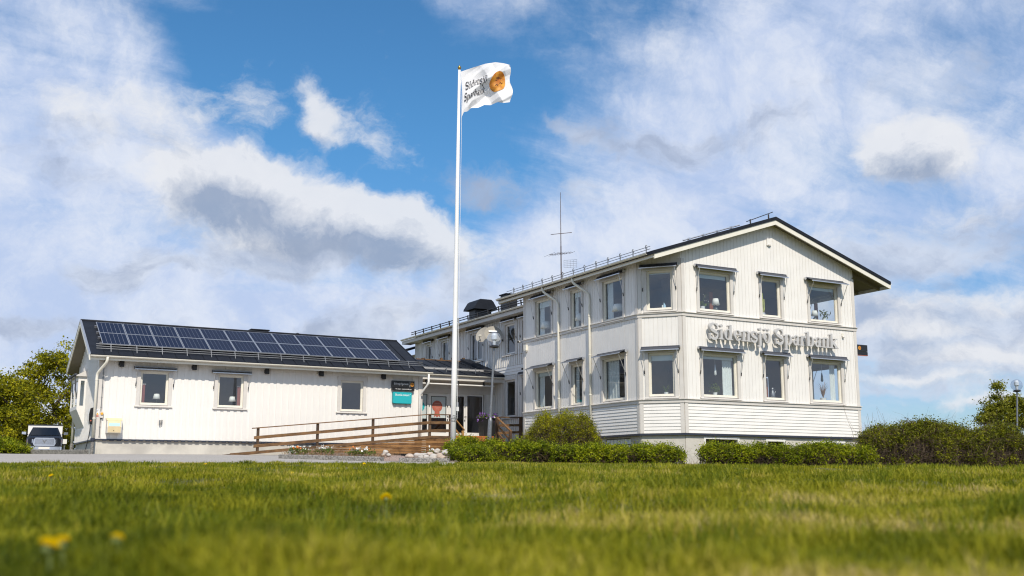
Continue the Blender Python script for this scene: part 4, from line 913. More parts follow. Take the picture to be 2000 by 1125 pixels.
# ----------------------------------------------------------------- solar panels: 12 columns in two rows
PW = (-5.79+18.54)/12; LS = math.hypot(1, WSL); ey = np.array([0, 1/LS, WSL/LS]); en = np.array([0, -WSL/LS, 1/LS])
SLEN = (15.60-13.20)*LS/2
w_, l_ = PW-0.02, SLEN-0.02; t_ = 0.04
mb = MB(); b = 0.024
for (x0, x1, y0, y1) in ((0, w_, 0, b), (0, w_, l_-b, l_), (0, b, b, l_-b), (w_-b, w_, b, l_-b)): mb.box(x0, x1, y0, y1, 0, t_)
me_f = mb.mesh('frame', mats=[alu])
mb = MB(); mb.box(b, w_-b, b, l_-b, 0.005, t_-0.006); me_g = mb.mesh('cell_sheet', mats=[solar])
uvl = me_g.uv_layers.new(name='UVMap')
for lp in me_g.loops:
    co = me_g.vertices[lp.vertex_index].co; uvl.data[lp.index].uv = ((co.x-b)/(w_-2*b), (co.y-b)/(l_-2*b))
rotm = Matrix(((1, 0, 0), (0, ey[1], en[1]), (0, ey[2], en[2]))).to_euler()
ordn = ['first', 'second', 'third', 'fourth', 'fifth', 'sixth', 'seventh', 'eighth', 'ninth', 'tenth', 'eleventh', 'last']
for r_ in range(2):
    for i in range(12):
        base = np.array([-18.54+i*PW, 13.20, wz(13.20)])+en*0.10+ey*(r_*SLEN)
        row = 'lower' if r_ == 0 else 'upper'
        lab = f'blue solar panel, {ordn[i]} from the left end of the {row} row on the roof' if i < 11 else f'blue solar panel at the entrance end of the {row} row'
        sp = thing('solar_panel', lab, 'solar panel', base, 'solar panels on the wing roof'); sp.rotation_euler = rotm
        link('frame', me_f, sp); link('cell_sheet', me_g, sp)
# mounting rails
mb = MB()
for k in (0.25, 0.95, 1.55, 2.3):
    q = np.array([0, 13.20, wz(13.20)])+ey*k*SLEN*2/2.68+en*0.07
    mb.prism([q+np.array([-18.62, 0, 0])+en*0.03-ey*0.02, q+np.array([-18.62, 0, 0])+en*0.03+ey*0.02, q+np.array([-18.62, 0, 0])-en*0.07+ey*0.02, q+np.array([-18.62, 0, 0])-en*0.07-ey*0.02], (12.9, 0, 0))
mb.build('mounting_rail', alu, wroof)
# ================================================================= terrain
CP = [(-10, 0, -3.15), (0, -8, -3.13), (0, 8, -3.13), (0, 0, -3.12), (4, 0, -3.08), (10, -5, -2.925), (10, 5, -2.93), (18, -9, -2.73), (18, 9, -2.80), (20, -2, -2.72), (25, -12, -2.58), (25, 0, -2.61), (28, 8, -2.66),
      (30, 14, -2.80), (32, 20, -2.85), (34, 12, -2.62), (31, -4, -2.42), (33, -3, -2.36), (32, 0.5, -2.47), (30, -10, -2.34), (41.7, -16.2, -1.985), (48.4, -4, -1.95), (44, -10, -1.975), (39.3, 6.3, -2.44), (36, 6, -2.46), (43.65, 14.2, -2.6), (36, -25, -1.98),
      (42, -18.5, -1.98), (47, -21, -1.75), (65, -28, -1.62), (60, -40, -1.5), (80, -40, -1.3), (100, 0, -1.2), (60, 22, -2.4), (60, 40, -2.5), (40, 40, -2.9), (20, 30, -3.0), (20, -30, -2.6), (53, 0, -1.9), (47, 0.5, -2.1), (-40, 0, -3.4), (0, 60, -3.2), (0, -60, -2.9), (110, -70, -1.0), (110, 70, -2.2)]
cpa = np.array(CP, float)
def _phi(r2): return 0.5*r2*np.log(r2+1e-9)
_n = len(cpa); _d2 = ((cpa[:, None, :2]-cpa[None, :, :2])**2).sum(-1); _A = np.zeros((_n+3, _n+3)); _A[:_n, :_n] = _phi(_d2)+np.eye(_n)*0.6
_A[:_n, _n] = 1; _A[:_n, _n+1:] = cpa[:, :2]; _A[_n, :_n] = 1; _A[_n+1:, :_n] = cpa[:, :2].T
_w = np.linalg.solve(_A, np.concatenate([cpa[:, 2], [0, 0, 0]]))
def ground_st(s, t):
    s = np.asarray(s, float); t = np.asarray(t, float); sc = np.clip(s, -45, 115); tc_ = np.clip(t, -75, 75)
    r2 = (sc[..., None]-cpa[:, 0])**2+(tc_[..., None]-cpa[:, 1])**2
    return (_phi(r2)@_w[:_n])+_w[_n]+_w[_n+1]*sc+_w[_n+2]*tc_
def lawn_edge(t):          # where the mown lawn ends, as forward distance
    t = np.asarray(t, float)
    return np.where(t < -1.6, 23.4+0.02*t+0.25*np.sin(t*0.9), np.where(t < 7.5, 33.0+0.22*t, 34.6+0.30*(t-7.5)))
def relief(s, t):
    f = np.clip((np.asarray(lawn_edge(t))-s)/3.0, 0, 1)*np.clip((s+6)/6, 0, 1)
    return f*(0.030*np.sin(1.15*s+0.9*np.sin(0.8*t))*np.cos(0.95*t+0.6*np.sin(0.7*s))+0.016*np.sin(2.9*s+1.7*t)*np.cos(2.3*t-1.1*s)+0.009*np.sin(6.1*t+2.0*np.sin(3.1*s)))
_ground_base = ground_st
def ground_st(s, t): s = np.asarray(s, float); t = np.asarray(t, float); return _ground_base(s, t)+relief(s, t)
def ground(x, y): s, t = ST(x, y); return float(ground_st(s, t))
def st_grid(ss, ts, zoff, name, m, keep=None):
    Sg, Tg = np.meshgrid(ss, ts, indexing='ij'); Z = ground_st(Sg, Tg)+zoff
    X = C[0]+Sg*math.sin(YAW)+Tg*math.cos(YAW); Y = C[1]+Sg*math.cos(YAW)-Tg*math.sin(YAW)
    nt = len(ts); vs = np.stack([X, Y, Z], -1).reshape(-1, 3); fs = []
    for i in range(len(ss)-1):
        for j in range(nt-1):
            if keep is None or keep(0.5*(ss[i]+ss[i+1]), 0.5*(ts[j]+ts[j+1])): fs.append((i*nt+j, i*nt+j+1, (i+1)*nt+j+1, (i+1)*nt+j))
    me = bpy.data.meshes.new(name); me.from_pydata(vs.tolist(), [], fs); me.materials.append(m); me.shade_smooth(); me.update()
    return link(name, me)
near = list(np.arange(-30, -1, 1.0))+list(np.arange(-1, 36, 0.4))+list(np.arange(36, 70.01, 1.0)); far_s = [-60, -45]+near+[75, 82, 92, 105, 125, 160, 220, 320, 480]
ts_ = [-480, -320, -220, -150, -110, -90, -75]+list(np.arange(-62, -20, 1.0))+list(np.arange(-20, 20, 0.4))+list(np.arange(20, 62.01, 1.0))+[75, 90, 110, 150, 220, 320, 480]
gobj = structure(st_grid(far_s, ts_, 0.0, 'ground', lawn_soil)); tag(gobj, 'gently rising grassy ground around the bank', 'ground')
def on_asphalt(s, t):
    if t > -1.7: return False
    x, y = XY(s, t)
    return s > float(lawn_edge(t))-0.1 and s < 58 and not (x < -18.4 and y > 12.0+0.02*(x+18.4)) and y < 16.2
sub = list(np.arange(21, 58.01, 0.5)); tsb = list(np.arange(-60, -1.49, 0.5))
tag(structure(st_grid(sub, tsb, 0.014, 'asphalt_yard', asphalt_m, on_asphalt)), 'worn pale grey asphalt yard in front of the wing', 'asphalt')
# road beyond the gable where the truck stands
tag(structure(st_grid(list(np.arange(58, 76.1, 1.0)), list(np.arange(-62, -22.9, 1.0)), 0.02, 'road', asphalt_m)), 'grey road behind the wing', 'road')

# ----------------------------------------------------------------- kerbs, beds
def kerb(pts, name, label, h=0.13, w=0.22, seg=0.95):
    root = thing(name, label, 'kerb', (*pts[0][:2], ground(*pts[0][:2])))
    pts = [np.array(p[:2], float) for p in pts]; r_ = random.Random(5)
    for a, b in zip(pts, pts[1:]):
        L = np.linalg.norm(b-a); n = max(1, int(round(L/seg))); e = (b-a)/L; nrm = np.array([-e[1], e[0]])
        for i in range(n):
            p, q = a+e*(i*L/n+0.008), a+e*((i+1)*L/n-0.008); mb = MB(); zj = r_.uniform(-0.012, 0.012); zp, zq = ground(*p)+h+zj, ground(*q)+h+zj
            c = 0.02
            prof = lambda pt, z: [(*(pt-nrm*w/2), z-h-0.12), (*(pt-nrm*w/2), z-c), (*(pt-nrm*(w/2-c)), z), (*(pt+nrm*(w/2-c)), z), (*(pt+nrm*w/2), z-c), (*(pt+nrm*w/2), z-h-0.12)]
            A_, B_ = prof(p, zp), prof(q, zq); k = len(A_)
            mb.add(A_+B_, [tuple(range(k))[::-1], tuple(range(k, 2*k))]+[(j, (j+1) % k, k+(j+1) % k, k+j) for j in range(k)])
            mb.build('kerb_stone', granite, root)
    return root
def gpx(px, py):          # where the ray through a pixel meets the terrain
    d = ray(px, py); lo = 1.0
    for s in np.arange(18, 75, 0.05):
        k = s/(d[0]*math.sin(YAW)+d[1]*math.cos(YAW)); q = C+d*k
        if ground(q[0], q[1]) >= q[2]: return q
    return q
def stp(s, px): t = (px-1000)/FPX*s*1.0; return np.array(XY(s, t*1.0))
K1 = [stp(31.2, 553), stp(30.0, 750)]
kerb(K1, 'kerb', 'grey granite kerb edging the flower bed before the ramp')
K2 = [stp(29.6, 782), stp(29.6, 880)]
kerb(K2, 'kerb', 'grey granite kerb beside the boulders at the flagpole', h=0.12)
# dug beds: soil mounds behind the kerbs
def bed(name, corners, hgt, m, label):
    c = np.array(corners, float); n = 14; vs, fs = [], []
    for i in range(n+1):
        for j in range(n+1):
            u, v = i/n, j/n; p = (1-u)*(1-v)*c[0]+u*(1-v)*c[1]+u*v*c[2]+(1-u)*v*c[3]
            edge = min(u, 1-u, v, 1-v); z = ground(p[0], p[1])+min(1, edge*5)*hgt+0.03*math.sin(p[0]*5.1)*math.cos(p[1]*4.3)*min(1, edge*6)+0.02
            vs.append((p[0], p[1], z))
    for i in range(n):
        for j in range(n): fs.append((i*(n+1)+j, (i+1)*(n+1)+j, (i+1)*(n+1)+j+1, i*(n+1)+j+1))
    me = bpy.data.meshes.new(name); me.from_pydata(vs, [], fs); me.materials.append(m); me.shade_smooth(); me.update(); o = link(name, me); o['kind'] = 'structure'
    return tag(o, label, 'flower bed')
B1 = [stp(31.4, 556), stp(30.2, 750), stp(33.5, 785), stp(35.0, 590)]
bed('flower_bed', B1, 0.13, soil, 'brown soil flower bed behind the granite kerb')
B2 = [stp(29.8, 785), stp(29.8, 900), stp(36.0, 905), stp(36.0, 790)]
bed('boulder_bed', B2, 0.14, soil, 'reddish gravel bed around the flagpole foot')
gm_ = mat('pink_gravel', (0.30, 0.20, 0.16), 0.95, var=0.4, vscale=30, bump=0.6, bscale=45, col2=(0.46, 0.35, 0.29))
bed('gravel_strip', [stp(30.4, 738), stp(30.0, 790), stp(36.5, 800), stp(35.0, 745)], 0.10, gm_, 'strip of pink gravel between the two beds')
# granite edge along the ramp skirt and kerb by the gable
# ----------------------------------------------------------------- grass blades
def grass_field(name, n, s0, s1, hmin, hmax, w, label, power=1.0, tmax=None, smin_edge=True, bend=0.5):
    r_ = np.random.default_rng(11+n)
    u = r_.random(n); s = s0+(s1-s0)*u**power
    t = (r_.random(n)*2-1)*(0.53*s+0.6)
    ok = (s < lawn_edge(t)+0.05*r_.standard_normal(n))
    s, t = s[ok], t[ok]; n = len(s)
    x = C[0]+s*math.sin(YAW)+t*math.cos(YAW); y = C[1]+s*math.cos(YAW)-t*math.sin(YAW); z = ground_st(s, t)
    # tufts: height varies in drifting patches
    pat = 0.5+0.5*np.sin(x*1.7+1.3*np.sin(y*0.9))*np.cos(y*1.3+0.8*np.sin(x*1.1)); pat2 = np.clip(np.sin(x*5.3+y*2.1+2*np.sin(y*1.9))*np.sin(y*6.1-x*1.7+1.5*np.sin(x*2.3)), 0, 1)**1.5; pat3 = np.clip(np.sin(x*0.9+2.2*np.sin(y*0.6))*np.sin(y*1.05+1.8*np.sin(x*0.7)), 0, 1)
    h = (hmin+(hmax-hmin)*(0.15*pat+0.75*pat2+0.45*pat3+0.15*r_.random(n)))*r_.uniform(0.55, 1.2, n)
    tall = r_.random(n) > 0.985; h = np.where(tall, h*1.5, h)
    a = r_.random(n)*2*math.pi; ww = w*r_.uniform(0.6, 1.3, n)
    lean = r_.uniform(0.1, 1.25, n)*bend; la = a+math.pi/2+r_.normal(0, 0.5, n)
    dxx, dyy = np.cos(a)*ww/2, np.sin(a)*ww/2; lx, ly = np.cos(la)*lean*h, np.sin(la)*lean*h
    z0 = z-0.01
    P = np.empty((n, 5, 3)); 
    P[:, 0] = np.stack([x-dxx, y-dyy, z0], -1); P[:, 1] = np.stack([x+dxx, y+dyy, z0], -1)
    P[:, 2] = np.stack([x+dxx*0.8+lx*0.35, y+dyy*0.8+ly*0.35, z0+h*0.6], -1); P[:, 3] = np.stack([x-dxx*0.8+lx*0.35, y-dyy*0.8+ly*0.35, z0+h*0.6], -1)
    P[:, 4] = np.stack([x+lx, y+ly, z0+h*np.sqrt(np.maximum(0.2, 1-0.45*lean**2))], -1)
    me = bpy.data.meshes.new(name); me.vertices.add(5*n); me.vertices.foreach_set('co', P.astype(np.float32).ravel())
    b = (np.arange(n)*5)[:, None]; quads = b+np.array([[0, 1, 2, 3]]); tris = b+np.array([[3, 2, 4]])
    idx = np.concatenate([quads, tris], 1).ravel(); me.loops.add(7*n); me.loops.foreach_set('vertex_index', idx.astype(np.int32))
    me.polygons.add(2*n); st = np.empty(2*n, np.int32); st[0::2] = np.arange(n)*7; st[1::2] = np.arange(n)*7+4
    me.polygons.foreach_set('loop_start', st)
    me.update(calc_edges=True); me.materials.append(grass_m)
    o = link(name, me); o['kind'] = 'stuff'; o['label'] = label; o['category'] = 'grass'; return o
grass_field('lawn_grass', 120000, 1.15, 6.0, 0.035, 0.08, 0.0045, 'short mown grass in the soft foreground of the lawn', power=1.15, bend=0.8)
grass_field('lawn_grass', 150000, 5.8, 14.0, 0.035, 0.085, 0.0075, 'short mown grass across the middle of the lawn', power=0.9, bend=0.7)
grass_field('lawn_grass', 170000, 13.8, 40.0, 0.03, 0.075, 0.012, 'short mown grass at the far edge of the lawn', power=0.85, bend=0.6)

def verge(n, seed):
    r_ = np.random.default_rng(seed); t = r_.uniform(-15, -1.6, n); grp = np.sin(t*2.3)*np.sin(t*5.9+1)*np.sin(t*0.83); s = lawn_edge(t)+r_.exponential(0.16, n)*(0.4+1.6*np.clip(grp, 0, 1)); x = C[0]+s*math.sin(YAW)+t*math.cos(YAW); y = C[1]+s*math.cos(YAW)-t*math.sin(YAW); z = ground_st(s, t); h = r_.uniform(0.03, 0.09, n)*(0.7+0.9*np.clip(grp, 0, 1)); a = r_.random(n)*6.283
    P = np.empty((n, 4, 3)); w = 0.008; la = r_.random(n)*6.283; P[:, 0] = np.stack([x-np.cos(a)*w, y-np.sin(a)*w, z], -1); P[:, 1] = np.stack([x+np.cos(a)*w, y+np.sin(a)*w, z], -1); P[:, 2] = np.stack([x+np.cos(la)*h*0.5+np.cos(a)*w*0.3, y+np.sin(la)*h*0.5+np.sin(a)*w*0.3, z+h], -1); P[:, 3] = np.stack([x+np.cos(la)*h*0.5-np.cos(a)*w*0.3, y+np.sin(la)*h*0.5-np.sin(a)*w*0.3, z+h], -1); return P
_V = verge(9000, 5); _me = bpy.data.meshes.new('verge_grass'); _n4 = len(_V); _me.vertices.add(4*_n4); _me.vertices.foreach_set('co', _V.astype(np.float32).ravel()); _me.loops.add(4*_n4); _me.loops.foreach_set('vertex_index', np.arange(4*_n4, dtype=np.int32)); _me.polygons.add(_n4); _me.polygons.foreach_set('loop_start', np.arange(0, 4*_n4, 4, dtype=np.int32)); _me.update(calc_edges=True); _me.materials.append(grass_m)
tag(link('verge_grass', _me), 'ragged grass verge spilling over the edge of the asphalt', 'grass', kind='stuff')

def tufts(n, k, seed):          # rougher clumps of longer grass standing out of the mown lawn
    r_ = np.random.default_rng(seed); s = 2.2+20.5*r_.random(n)**0.85; t = (r_.random(n)*2-1)*0.53*s; rad = r_.uniform(0.04, 0.16, n)*(0.6+s/26); si = np.repeat(s, k)+r_.normal(size=n*k)*np.repeat(rad, k); ti = np.repeat(t, k)+r_.normal(size=n*k)*np.repeat(rad, k)*1.5
    x = C[0]+si*math.sin(YAW)+ti*math.cos(YAW); y = C[1]+si*math.cos(YAW)-ti*math.sin(YAW); z = ground_st(si, ti)-0.01; h = np.repeat(r_.uniform(0.05, 0.105, n), k)*r_.uniform(0.6, 1.25, n*k); a = r_.random(n*k)*6.283; la = r_.random(n*k)*6.283; w = (0.0022+0.00030*si); ln = r_.uniform(0.15, 0.7, n*k)
    P = np.empty((n*k, 4, 3)); ca, sa = np.cos(a), np.sin(a); lx, ly = np.cos(la)*h*ln, np.sin(la)*h*ln
    P[:, 0] = np.stack([x-ca*w, y-sa*w, z], -1); P[:, 1] = np.stack([x+ca*w, y+sa*w, z], -1); P[:, 2] = np.stack([x+lx+ca*w*0.25, y+ly+sa*w*0.25, z+h], -1); P[:, 3] = np.stack([x+lx-ca*w*0.25, y+ly-sa*w*0.25, z+h], -1); return P
_V = tufts(420, 70, 8); _me = bpy.data.meshes.new('grass_tufts'); _n4 = len(_V); _me.vertices.add(4*_n4); _me.vertices.foreach_set('co', _V.astype(np.float32).ravel()); _me.loops.add(4*_n4); _me.loops.foreach_set('vertex_index', np.arange(4*_n4, dtype=np.int32)); _me.polygons.add(_n4); _me.polygons.foreach_set('loop_start', np.arange(0, 4*_n4, 4, dtype=np.int32)); _me.update(calc_edges=True); _me.materials.append(tuft_m)
tag(link('grass_tufts', _me), 'rougher tufts of longer green grass dotted through the lawn', 'grass', kind='stuff')
# ================================================================= serif lettering drawn from strokes
def _seg(X, Y, a, b, wa, wb):
    ax, ay = a; bx, by = b; dx, dy = bx-ax, by-ay; L2 = dx*dx+dy*dy+1e-12
    t = np.clip(((X-ax)*dx+(Y-ay)*dy)/L2, 0, 1); return np.hypot(X-ax-t*dx, Y-ay-t*dy)-(wa+(wb-wa)*t)
def _rect(X, Y, x0, y0, x1, y1):
    cx, cy, hx, hy = (x0+x1)/2, (y0+y1)/2, (x1-x0)/2, (y1-y0)/2
    dx, dy = np.abs(X-cx)-hx, np.abs(Y-cy)-hy
    return np.minimum(np.maximum(dx, dy), 0)+np.hypot(np.maximum(dx, 0), np.maximum(dy, 0))
def _ell(X, Y, cx, cy, rx, ry): return (np.hypot((X-cx)/rx, (Y-cy)/ry)-1)*min(rx, ry)
def _line(X, Y, pts, ws):
    d = None
    for i in range(len(pts)-1):
        q = _seg(X, Y, pts[i], pts[i+1], ws[i], ws[i+1]); d = q if d is None else np.minimum(d, q)
    return d
def _arc(cx, cy, rx, ry, a0, a1, n=16): return [(cx+rx*math.cos(R(a0+(a1-a0)*i/n)), cy+ry*math.sin(R(a0+(a1-a0)*i/n))) for i in range(n+1)]
def _ring(X, Y, cx, cy, rx, ry, th, tv): return np.maximum(_ell(X, Y, cx, cy, rx, ry), -_ell(X, Y, cx, cy, rx-th, ry-tv))
U = np.minimum; XH = 0.68; T = 0.150; TH = 0.055; SF = 0.06
def _bar(X, Y, x, y0, y1): return _rect(X, Y, x, y0, x+T, y1)
def _foot(X, Y, x, w=0.11): return _rect(X, Y, x-w, 0, x+T+w, SF)
def _flag(X, Y, x, y): return np.maximum(_line(X, Y, [(x-0.11, y-0.09), (x+T*0.5, y-0.02)], [0.02, 0.05]), Y-y)
def glyph(ch):
    """signed distance function, advance width, vertical range"""
    if ch == 'S' or ch == 's':
        k = 1.0 if ch == 'S' else XH; w = 0.62 if ch == 'S' else 0.46
        def f(X, Y):
            cx = w/2+0.04; r = w/2; ry = 0.245*k; t = 0.085 if ch == 'S' else 0.078
            up = _arc(cx, k-ry-0.01, r*0.86, ry, 25, 205, 14); dn = _arc(cx, ry+0.01, r*0.92, ry, 25, -155, 14)
            wu = [0.04+0.045*math.sin(math.pi*min(1, max(0, (i-4)/10)))*k for i in range(15)]; wd = wu
            mid = [up[-1], (cx-r*0.45, k*0.58), (cx+r*0.35, k*0.45), dn[0]]
            d = U(_line(X, Y, up, wu), _line(X, Y, dn, wd)); d = U(d, _line(X, Y, mid, [wu[-1]+0.02, t*1.12, t*1.12, wd[0]+0.03]))
            d = U(d, _line(X, Y, [(cx+r*0.83, k+0.02), (cx+r*0.86, k*0.69)], [0.012, 0.026])); d = U(d, _line(X, Y, [(cx-r*0.90, -0.02), (cx-r*0.93, k*0.33)], [0.012, 0.026]))
            return d
        return f, w+0.10, (-0.08, k+0.08)
    if ch in 'ij':
        def f(X, Y):
            x = 0.13; d = _bar(X, Y, x, 0 if ch == 'i' else -0.12, XH); d = U(d, _flag(X, Y, x, XH)); d = U(d, _ell(X, Y, x+T/2, XH+0.21, 0.095, 0.095))
            if ch == 'i': d = U(d, _foot(X, Y, x))
            else: d = U(d, _line(X, Y, _arc(x-0.02, -0.12, T*0.62, 0.15, 0, -120, 8), [0.075, 0.07, 0.06, 0.055, 0.05, 0.045, 0.05, 0.055, 0.06]))
            return d
        return f, T+0.26, (-0.36, 1.03)
    if ch in 'dbp':
        def f(X, Y):
            bx = 0.30 if ch == 'd' else 0.38; xs = 0.43 if ch == 'd' else 0.10
            d = _ring(X, Y, bx, XH/2, 0.275, XH/2+0.015, T*0.98, 0.055)
            if ch == 'd': d = U(d, _bar(X, Y, xs, 0.0, 1.0)); d = U(d, _flag(X, Y, xs, 1.0)); d = U(d, _rect(X, Y, xs+T-0.01, 0, xs+T+0.10, SF))
            if ch == 'b': d = U(d, _bar(X, Y, xs, 0.02, 1.0)); d = U(d, _flag(X, Y, xs, 1.0))
            if ch == 'p': d = U(d, _bar(X, Y, xs, -0.34, XH)); d = U(d, _flag(X, Y, xs, XH)); d = U(d, _rect(X, Y, xs-0.10, -0.36, xs+T+0.10, -0.30))
            return d
        return f, 0.72, (-0.42, 1.06)
    if ch in 'oöe':
        def f(X, Y):
            d = _ring(X, Y, 0.33, XH/2, 0.29, XH/2+0.015, T*0.98, 0.055)
            if ch == 'e':
                cut = np.maximum(_rect(X, Y, 0.33, 0.16, 0.75, XH*0.52), -(X-0.33)); d = np.maximum(d, -cut); d = U(d, _rect(X, Y, 0.15, XH*0.52, 0.60, XH*0.52+0.055)); 
            if ch == 'ö':
                for x in (0.20, 0.46): d = U(d, _ell(X, Y, x, XH+0.20, 0.085, 0.085))
            return d
        return f, 0.66, (-0.06, 1.0)
    if ch in 'nmrh':
        def f(X, Y):
            d = U(_bar(X, Y, 0.10, 0, XH), _foot(X, Y, 0.10, 0.085)); d = U(d, _flag(X, Y, 0.10, XH))
            if ch == 'r':
                d = U(d, _line(X, Y, [(0.22, XH*0.66), (0.32, XH*0.94), (0.42, XH*0.97)], [0.03, 0.04, 0.05])); d = U(d, _ell(X, Y, 0.45, XH*0.90, 0.085, 0.085)); return d
            for k in range(1 if ch == 'n' else 2):
                x0 = 0.10+T+k*(0.36); arc = _arc(x0+0.105, XH*0.72, 0.185, XH*0.24, 165, 0, 10); ws = [0.02+0.055*(i/10) for i in range(11)]
                d = U(d, _line(X, Y, arc, ws)); d = U(d, _bar(X, Y, x0+0.205, 0, XH*0.74)); d = U(d, _foot(X, Y, x0+0.205, 0.085))
            return d
        return f, {'n': 0.70, 'm': 1.06, 'r': 0.54}[ch], (-0.05, 0.80)
    if ch == 'a':
        def f(X, Y):
            d = _rect(X, Y, 0.34, 0.03, 0.34+T, XH*0.72); d = U(d, _line(X, Y, _arc(0.30, XH*0.70, 0.165, XH*0.25, 8, 165, 10), [0.06, 0.055, 0.05, 0.045, 0.04, 0.035, 0.035, 0.04, 0.05, 0.06, 0.068]))
            d = U(d, _ring(X, Y, 0.245, 0.185, 0.20, 0.20, 0.13, 0.055)); d = U(d, _line(X, Y, [(0.42, 0.05), (0.56, 0.045)], [0.05, 0.02])); return d
        return f, 0.60, (-0.05, 0.78)
    if ch == 'k':
        def f(X, Y):
            d = U(_bar(X, Y, 0.10, 0, 1.0), _foot(X, Y, 0.10, 0.085)); d = U(d, _flag(X, Y, 0.10, 1.0))
            d = U(d, _line(X, Y, [(0.24, 0.27), (0.56, XH-0.03)], [0.028, 0.03])); d = U(d, _line(X, Y, [(0.33, 0.36), (0.60, 0.04)], [0.08, 0.08])); d = np.maximum(d, -Y)
            d = U(d, _rect(X, Y, 0.42, XH-SF, 0.68, XH)); d = U(d, _rect(X, Y, 0.44, 0, 0.74, SF)); return d
        return f, 0.76, (-0.05, 1.06)
    if ch == 'B':
        def f(X, Y):
            d = U(_bar(X, Y, 0.12, 0, 1.0), _rect(X, Y, 0.03, 0, 0.35, SF)); d = U(d, _rect(X, Y, 0.03, 1-SF, 0.35, 1))
            for cy, rx, ry in ((0.745, 0.27, 0.255), (0.265, 0.31, 0.265)):
                rg = np.maximum(_ring(X, Y, 0.33, cy, rx, ry, 0.15, 0.06), 0.33-X); d = U(d, rg); d = U(d, _rect(X, Y, 0.2, cy+ry-0.06, 0.34, cy+ry)); d = U(d, _rect(X, Y, 0.2, cy-ry, 0.34, cy-ry+0.06))
            return d
        return f, 0.72, (-0.05, 1.05)
    if ch == 't':
        def f(X, Y):
            d = _bar(X, Y, 0.12, 0.08, 0.86); d = U(d, _rect(X, Y, 0.02, XH-SF, 0.40, XH)); d = U(d, _line(X, Y, _arc(0.30, 0.13, 0.11, 0.10, 180, 300, 8), [0.065, 0.06, 0.055, 0.05, 0.045, 0.04, 0.035, 0.03, 0.025])); return d
        return f, 0.46, (-0.05, 0.92)
    return None, 0.30, (0, 0)
_LOOPS = {}
def glyph_loops(ch, res=0.017):
    if ch in _LOOPS: return _LOOPS[ch]
    f, adv, (y0, y1) = glyph(ch)
    if f is None: _LOOPS[ch] = ([], adv); return _LOOPS[ch]
    xs = np.arange(-0.16, adv+0.18, res); ys = np.arange(y0-0.06, y1+0.06, res)
    Xg, Yg = np.meshgrid(xs, ys, indexing='ij'); D = f(Xg, Yg)+1e-7
    edges = {}
    def pt(i0, j0, i1, j1):
        a, b = D[i0, j0], D[i1, j1]; t = a/(a-b); return (xs[i0]+(xs[i1]-xs[i0])*t, ys[j0]+(ys[j1]-ys[j0])*t)
    seg = {}; P = {}
    IN = D < 0
    cells = np.argwhere((IN[:-1, :-1].astype(int)+IN[1:, :-1]+IN[1:, 1:]+IN[:-1, 1:]) % 4 != 0)
    for i, j in cells:
        cor = [(i, j), (i+1, j), (i+1, j+1), (i, j+1)]; inside = [IN[c] for c in cor]; cr = []
        for k in range(4):
            if inside[k] != inside[(k+1) % 4]:
                a, b = cor[k], cor[(k+1) % 4]; key = (min(a, b), max(a, b)); P[key] = pt(*key[0], *key[1]); cr.append((key, inside[k]))
        if len(cr) == 2:
            (k0, in0), (k1, in1) = cr
            if in0: seg[k0] = k1
            else: seg[k1] = k0
        elif len(cr) == 4:
            for q in range(4):
                if cr[q][1]: seg[cr[q][0]] = cr[(q+1) % 4][0]
    loops = []; used = set()
    for s in list(seg):
        if s in used: continue
        lp = []; k = s
        while k in seg and k not in used: used.add(k); lp.append(P[k]); k = seg[k]
        if len(lp) > 7:
            a = np.array(lp); a = (np.roll(a, 1, 0)+2*a+np.roll(a, -1, 0))/4
            # drop nearly collinear points
            keep = []
            for q in range(len(a)):
                p0, p1, p2 = a[q-1] if not keep else keep[-1], a[q], a[(q+1) % len(a)]
                v1, v2 = p1-p0, p2-p1; cr_ = abs(v1[0]*v2[1]-v1[1]*v2[0])/(np.linalg.norm(v1)*np.linalg.norm(v2)+1e-12)
                if cr_ > 0.05 or np.linalg.norm(v1) > 0.09: keep.append(a[q])
            if len(keep) > 4: loops.append(keep)
    _LOOPS[ch] = (loops, adv); return _LOOPS[ch]
def glyph_mesh(ch, extrude, bevel=0.0):
    loops, adv = glyph_loops(ch); cu = bpy.data.curves.new('letter_curve', 'CURVE'); cu.dimensions = '2D'; cu.fill_mode = 'BOTH'; cu.extrude = extrude; cu.bevel_depth = bevel; cu.bevel_resolution = 0
    for lp in loops:
        sp = cu.splines.new('POLY'); sp.points.add(len(lp)-1); sp.use_cyclic_u = True
        for p, q in zip(sp.points, lp): p.co = (q[0], q[1], 0, 1)
    ob = bpy.data.objects.new('letter_curve', cu); COL.objects.link(ob); dg = bpy.context.evaluated_depsgraph_get(); dg.update()
    me = bpy.data.meshes.new_from_object(ob.evaluated_get(dg)); bpy.data.objects.remove(ob); bpy.data.curves.remove(cu); return me, adv
_GM = {}
def glyph_geo(ch, extrude=0.0):
    if (ch, extrude) not in _GM:
        me, adv = glyph_mesh(ch, extrude); vs = np.array([v.co[:] for v in me.vertices]).reshape(-1, 3); fs = [tuple(p.vertices) for p in me.polygons]; bpy.data.meshes.remove(me); _GM[(ch, extrude)] = (vs, fs, adv)
    return _GM[(ch, extrude)]
def serif_line(text, tr=1.0):
    """flat text as list of (char, verts, faces) laid out from x = 0, cap height 1"""
    x = 0; out_ = []
    for ch in text:
        vs, fs, adv = glyph_geo(ch) if ch != ' ' else (None, None, 0.34)
        if vs is not None and len(vs): out_.append((ch, vs+np.array([x, 0, 0]), fs))
        x += adv*tr
    return out_, x
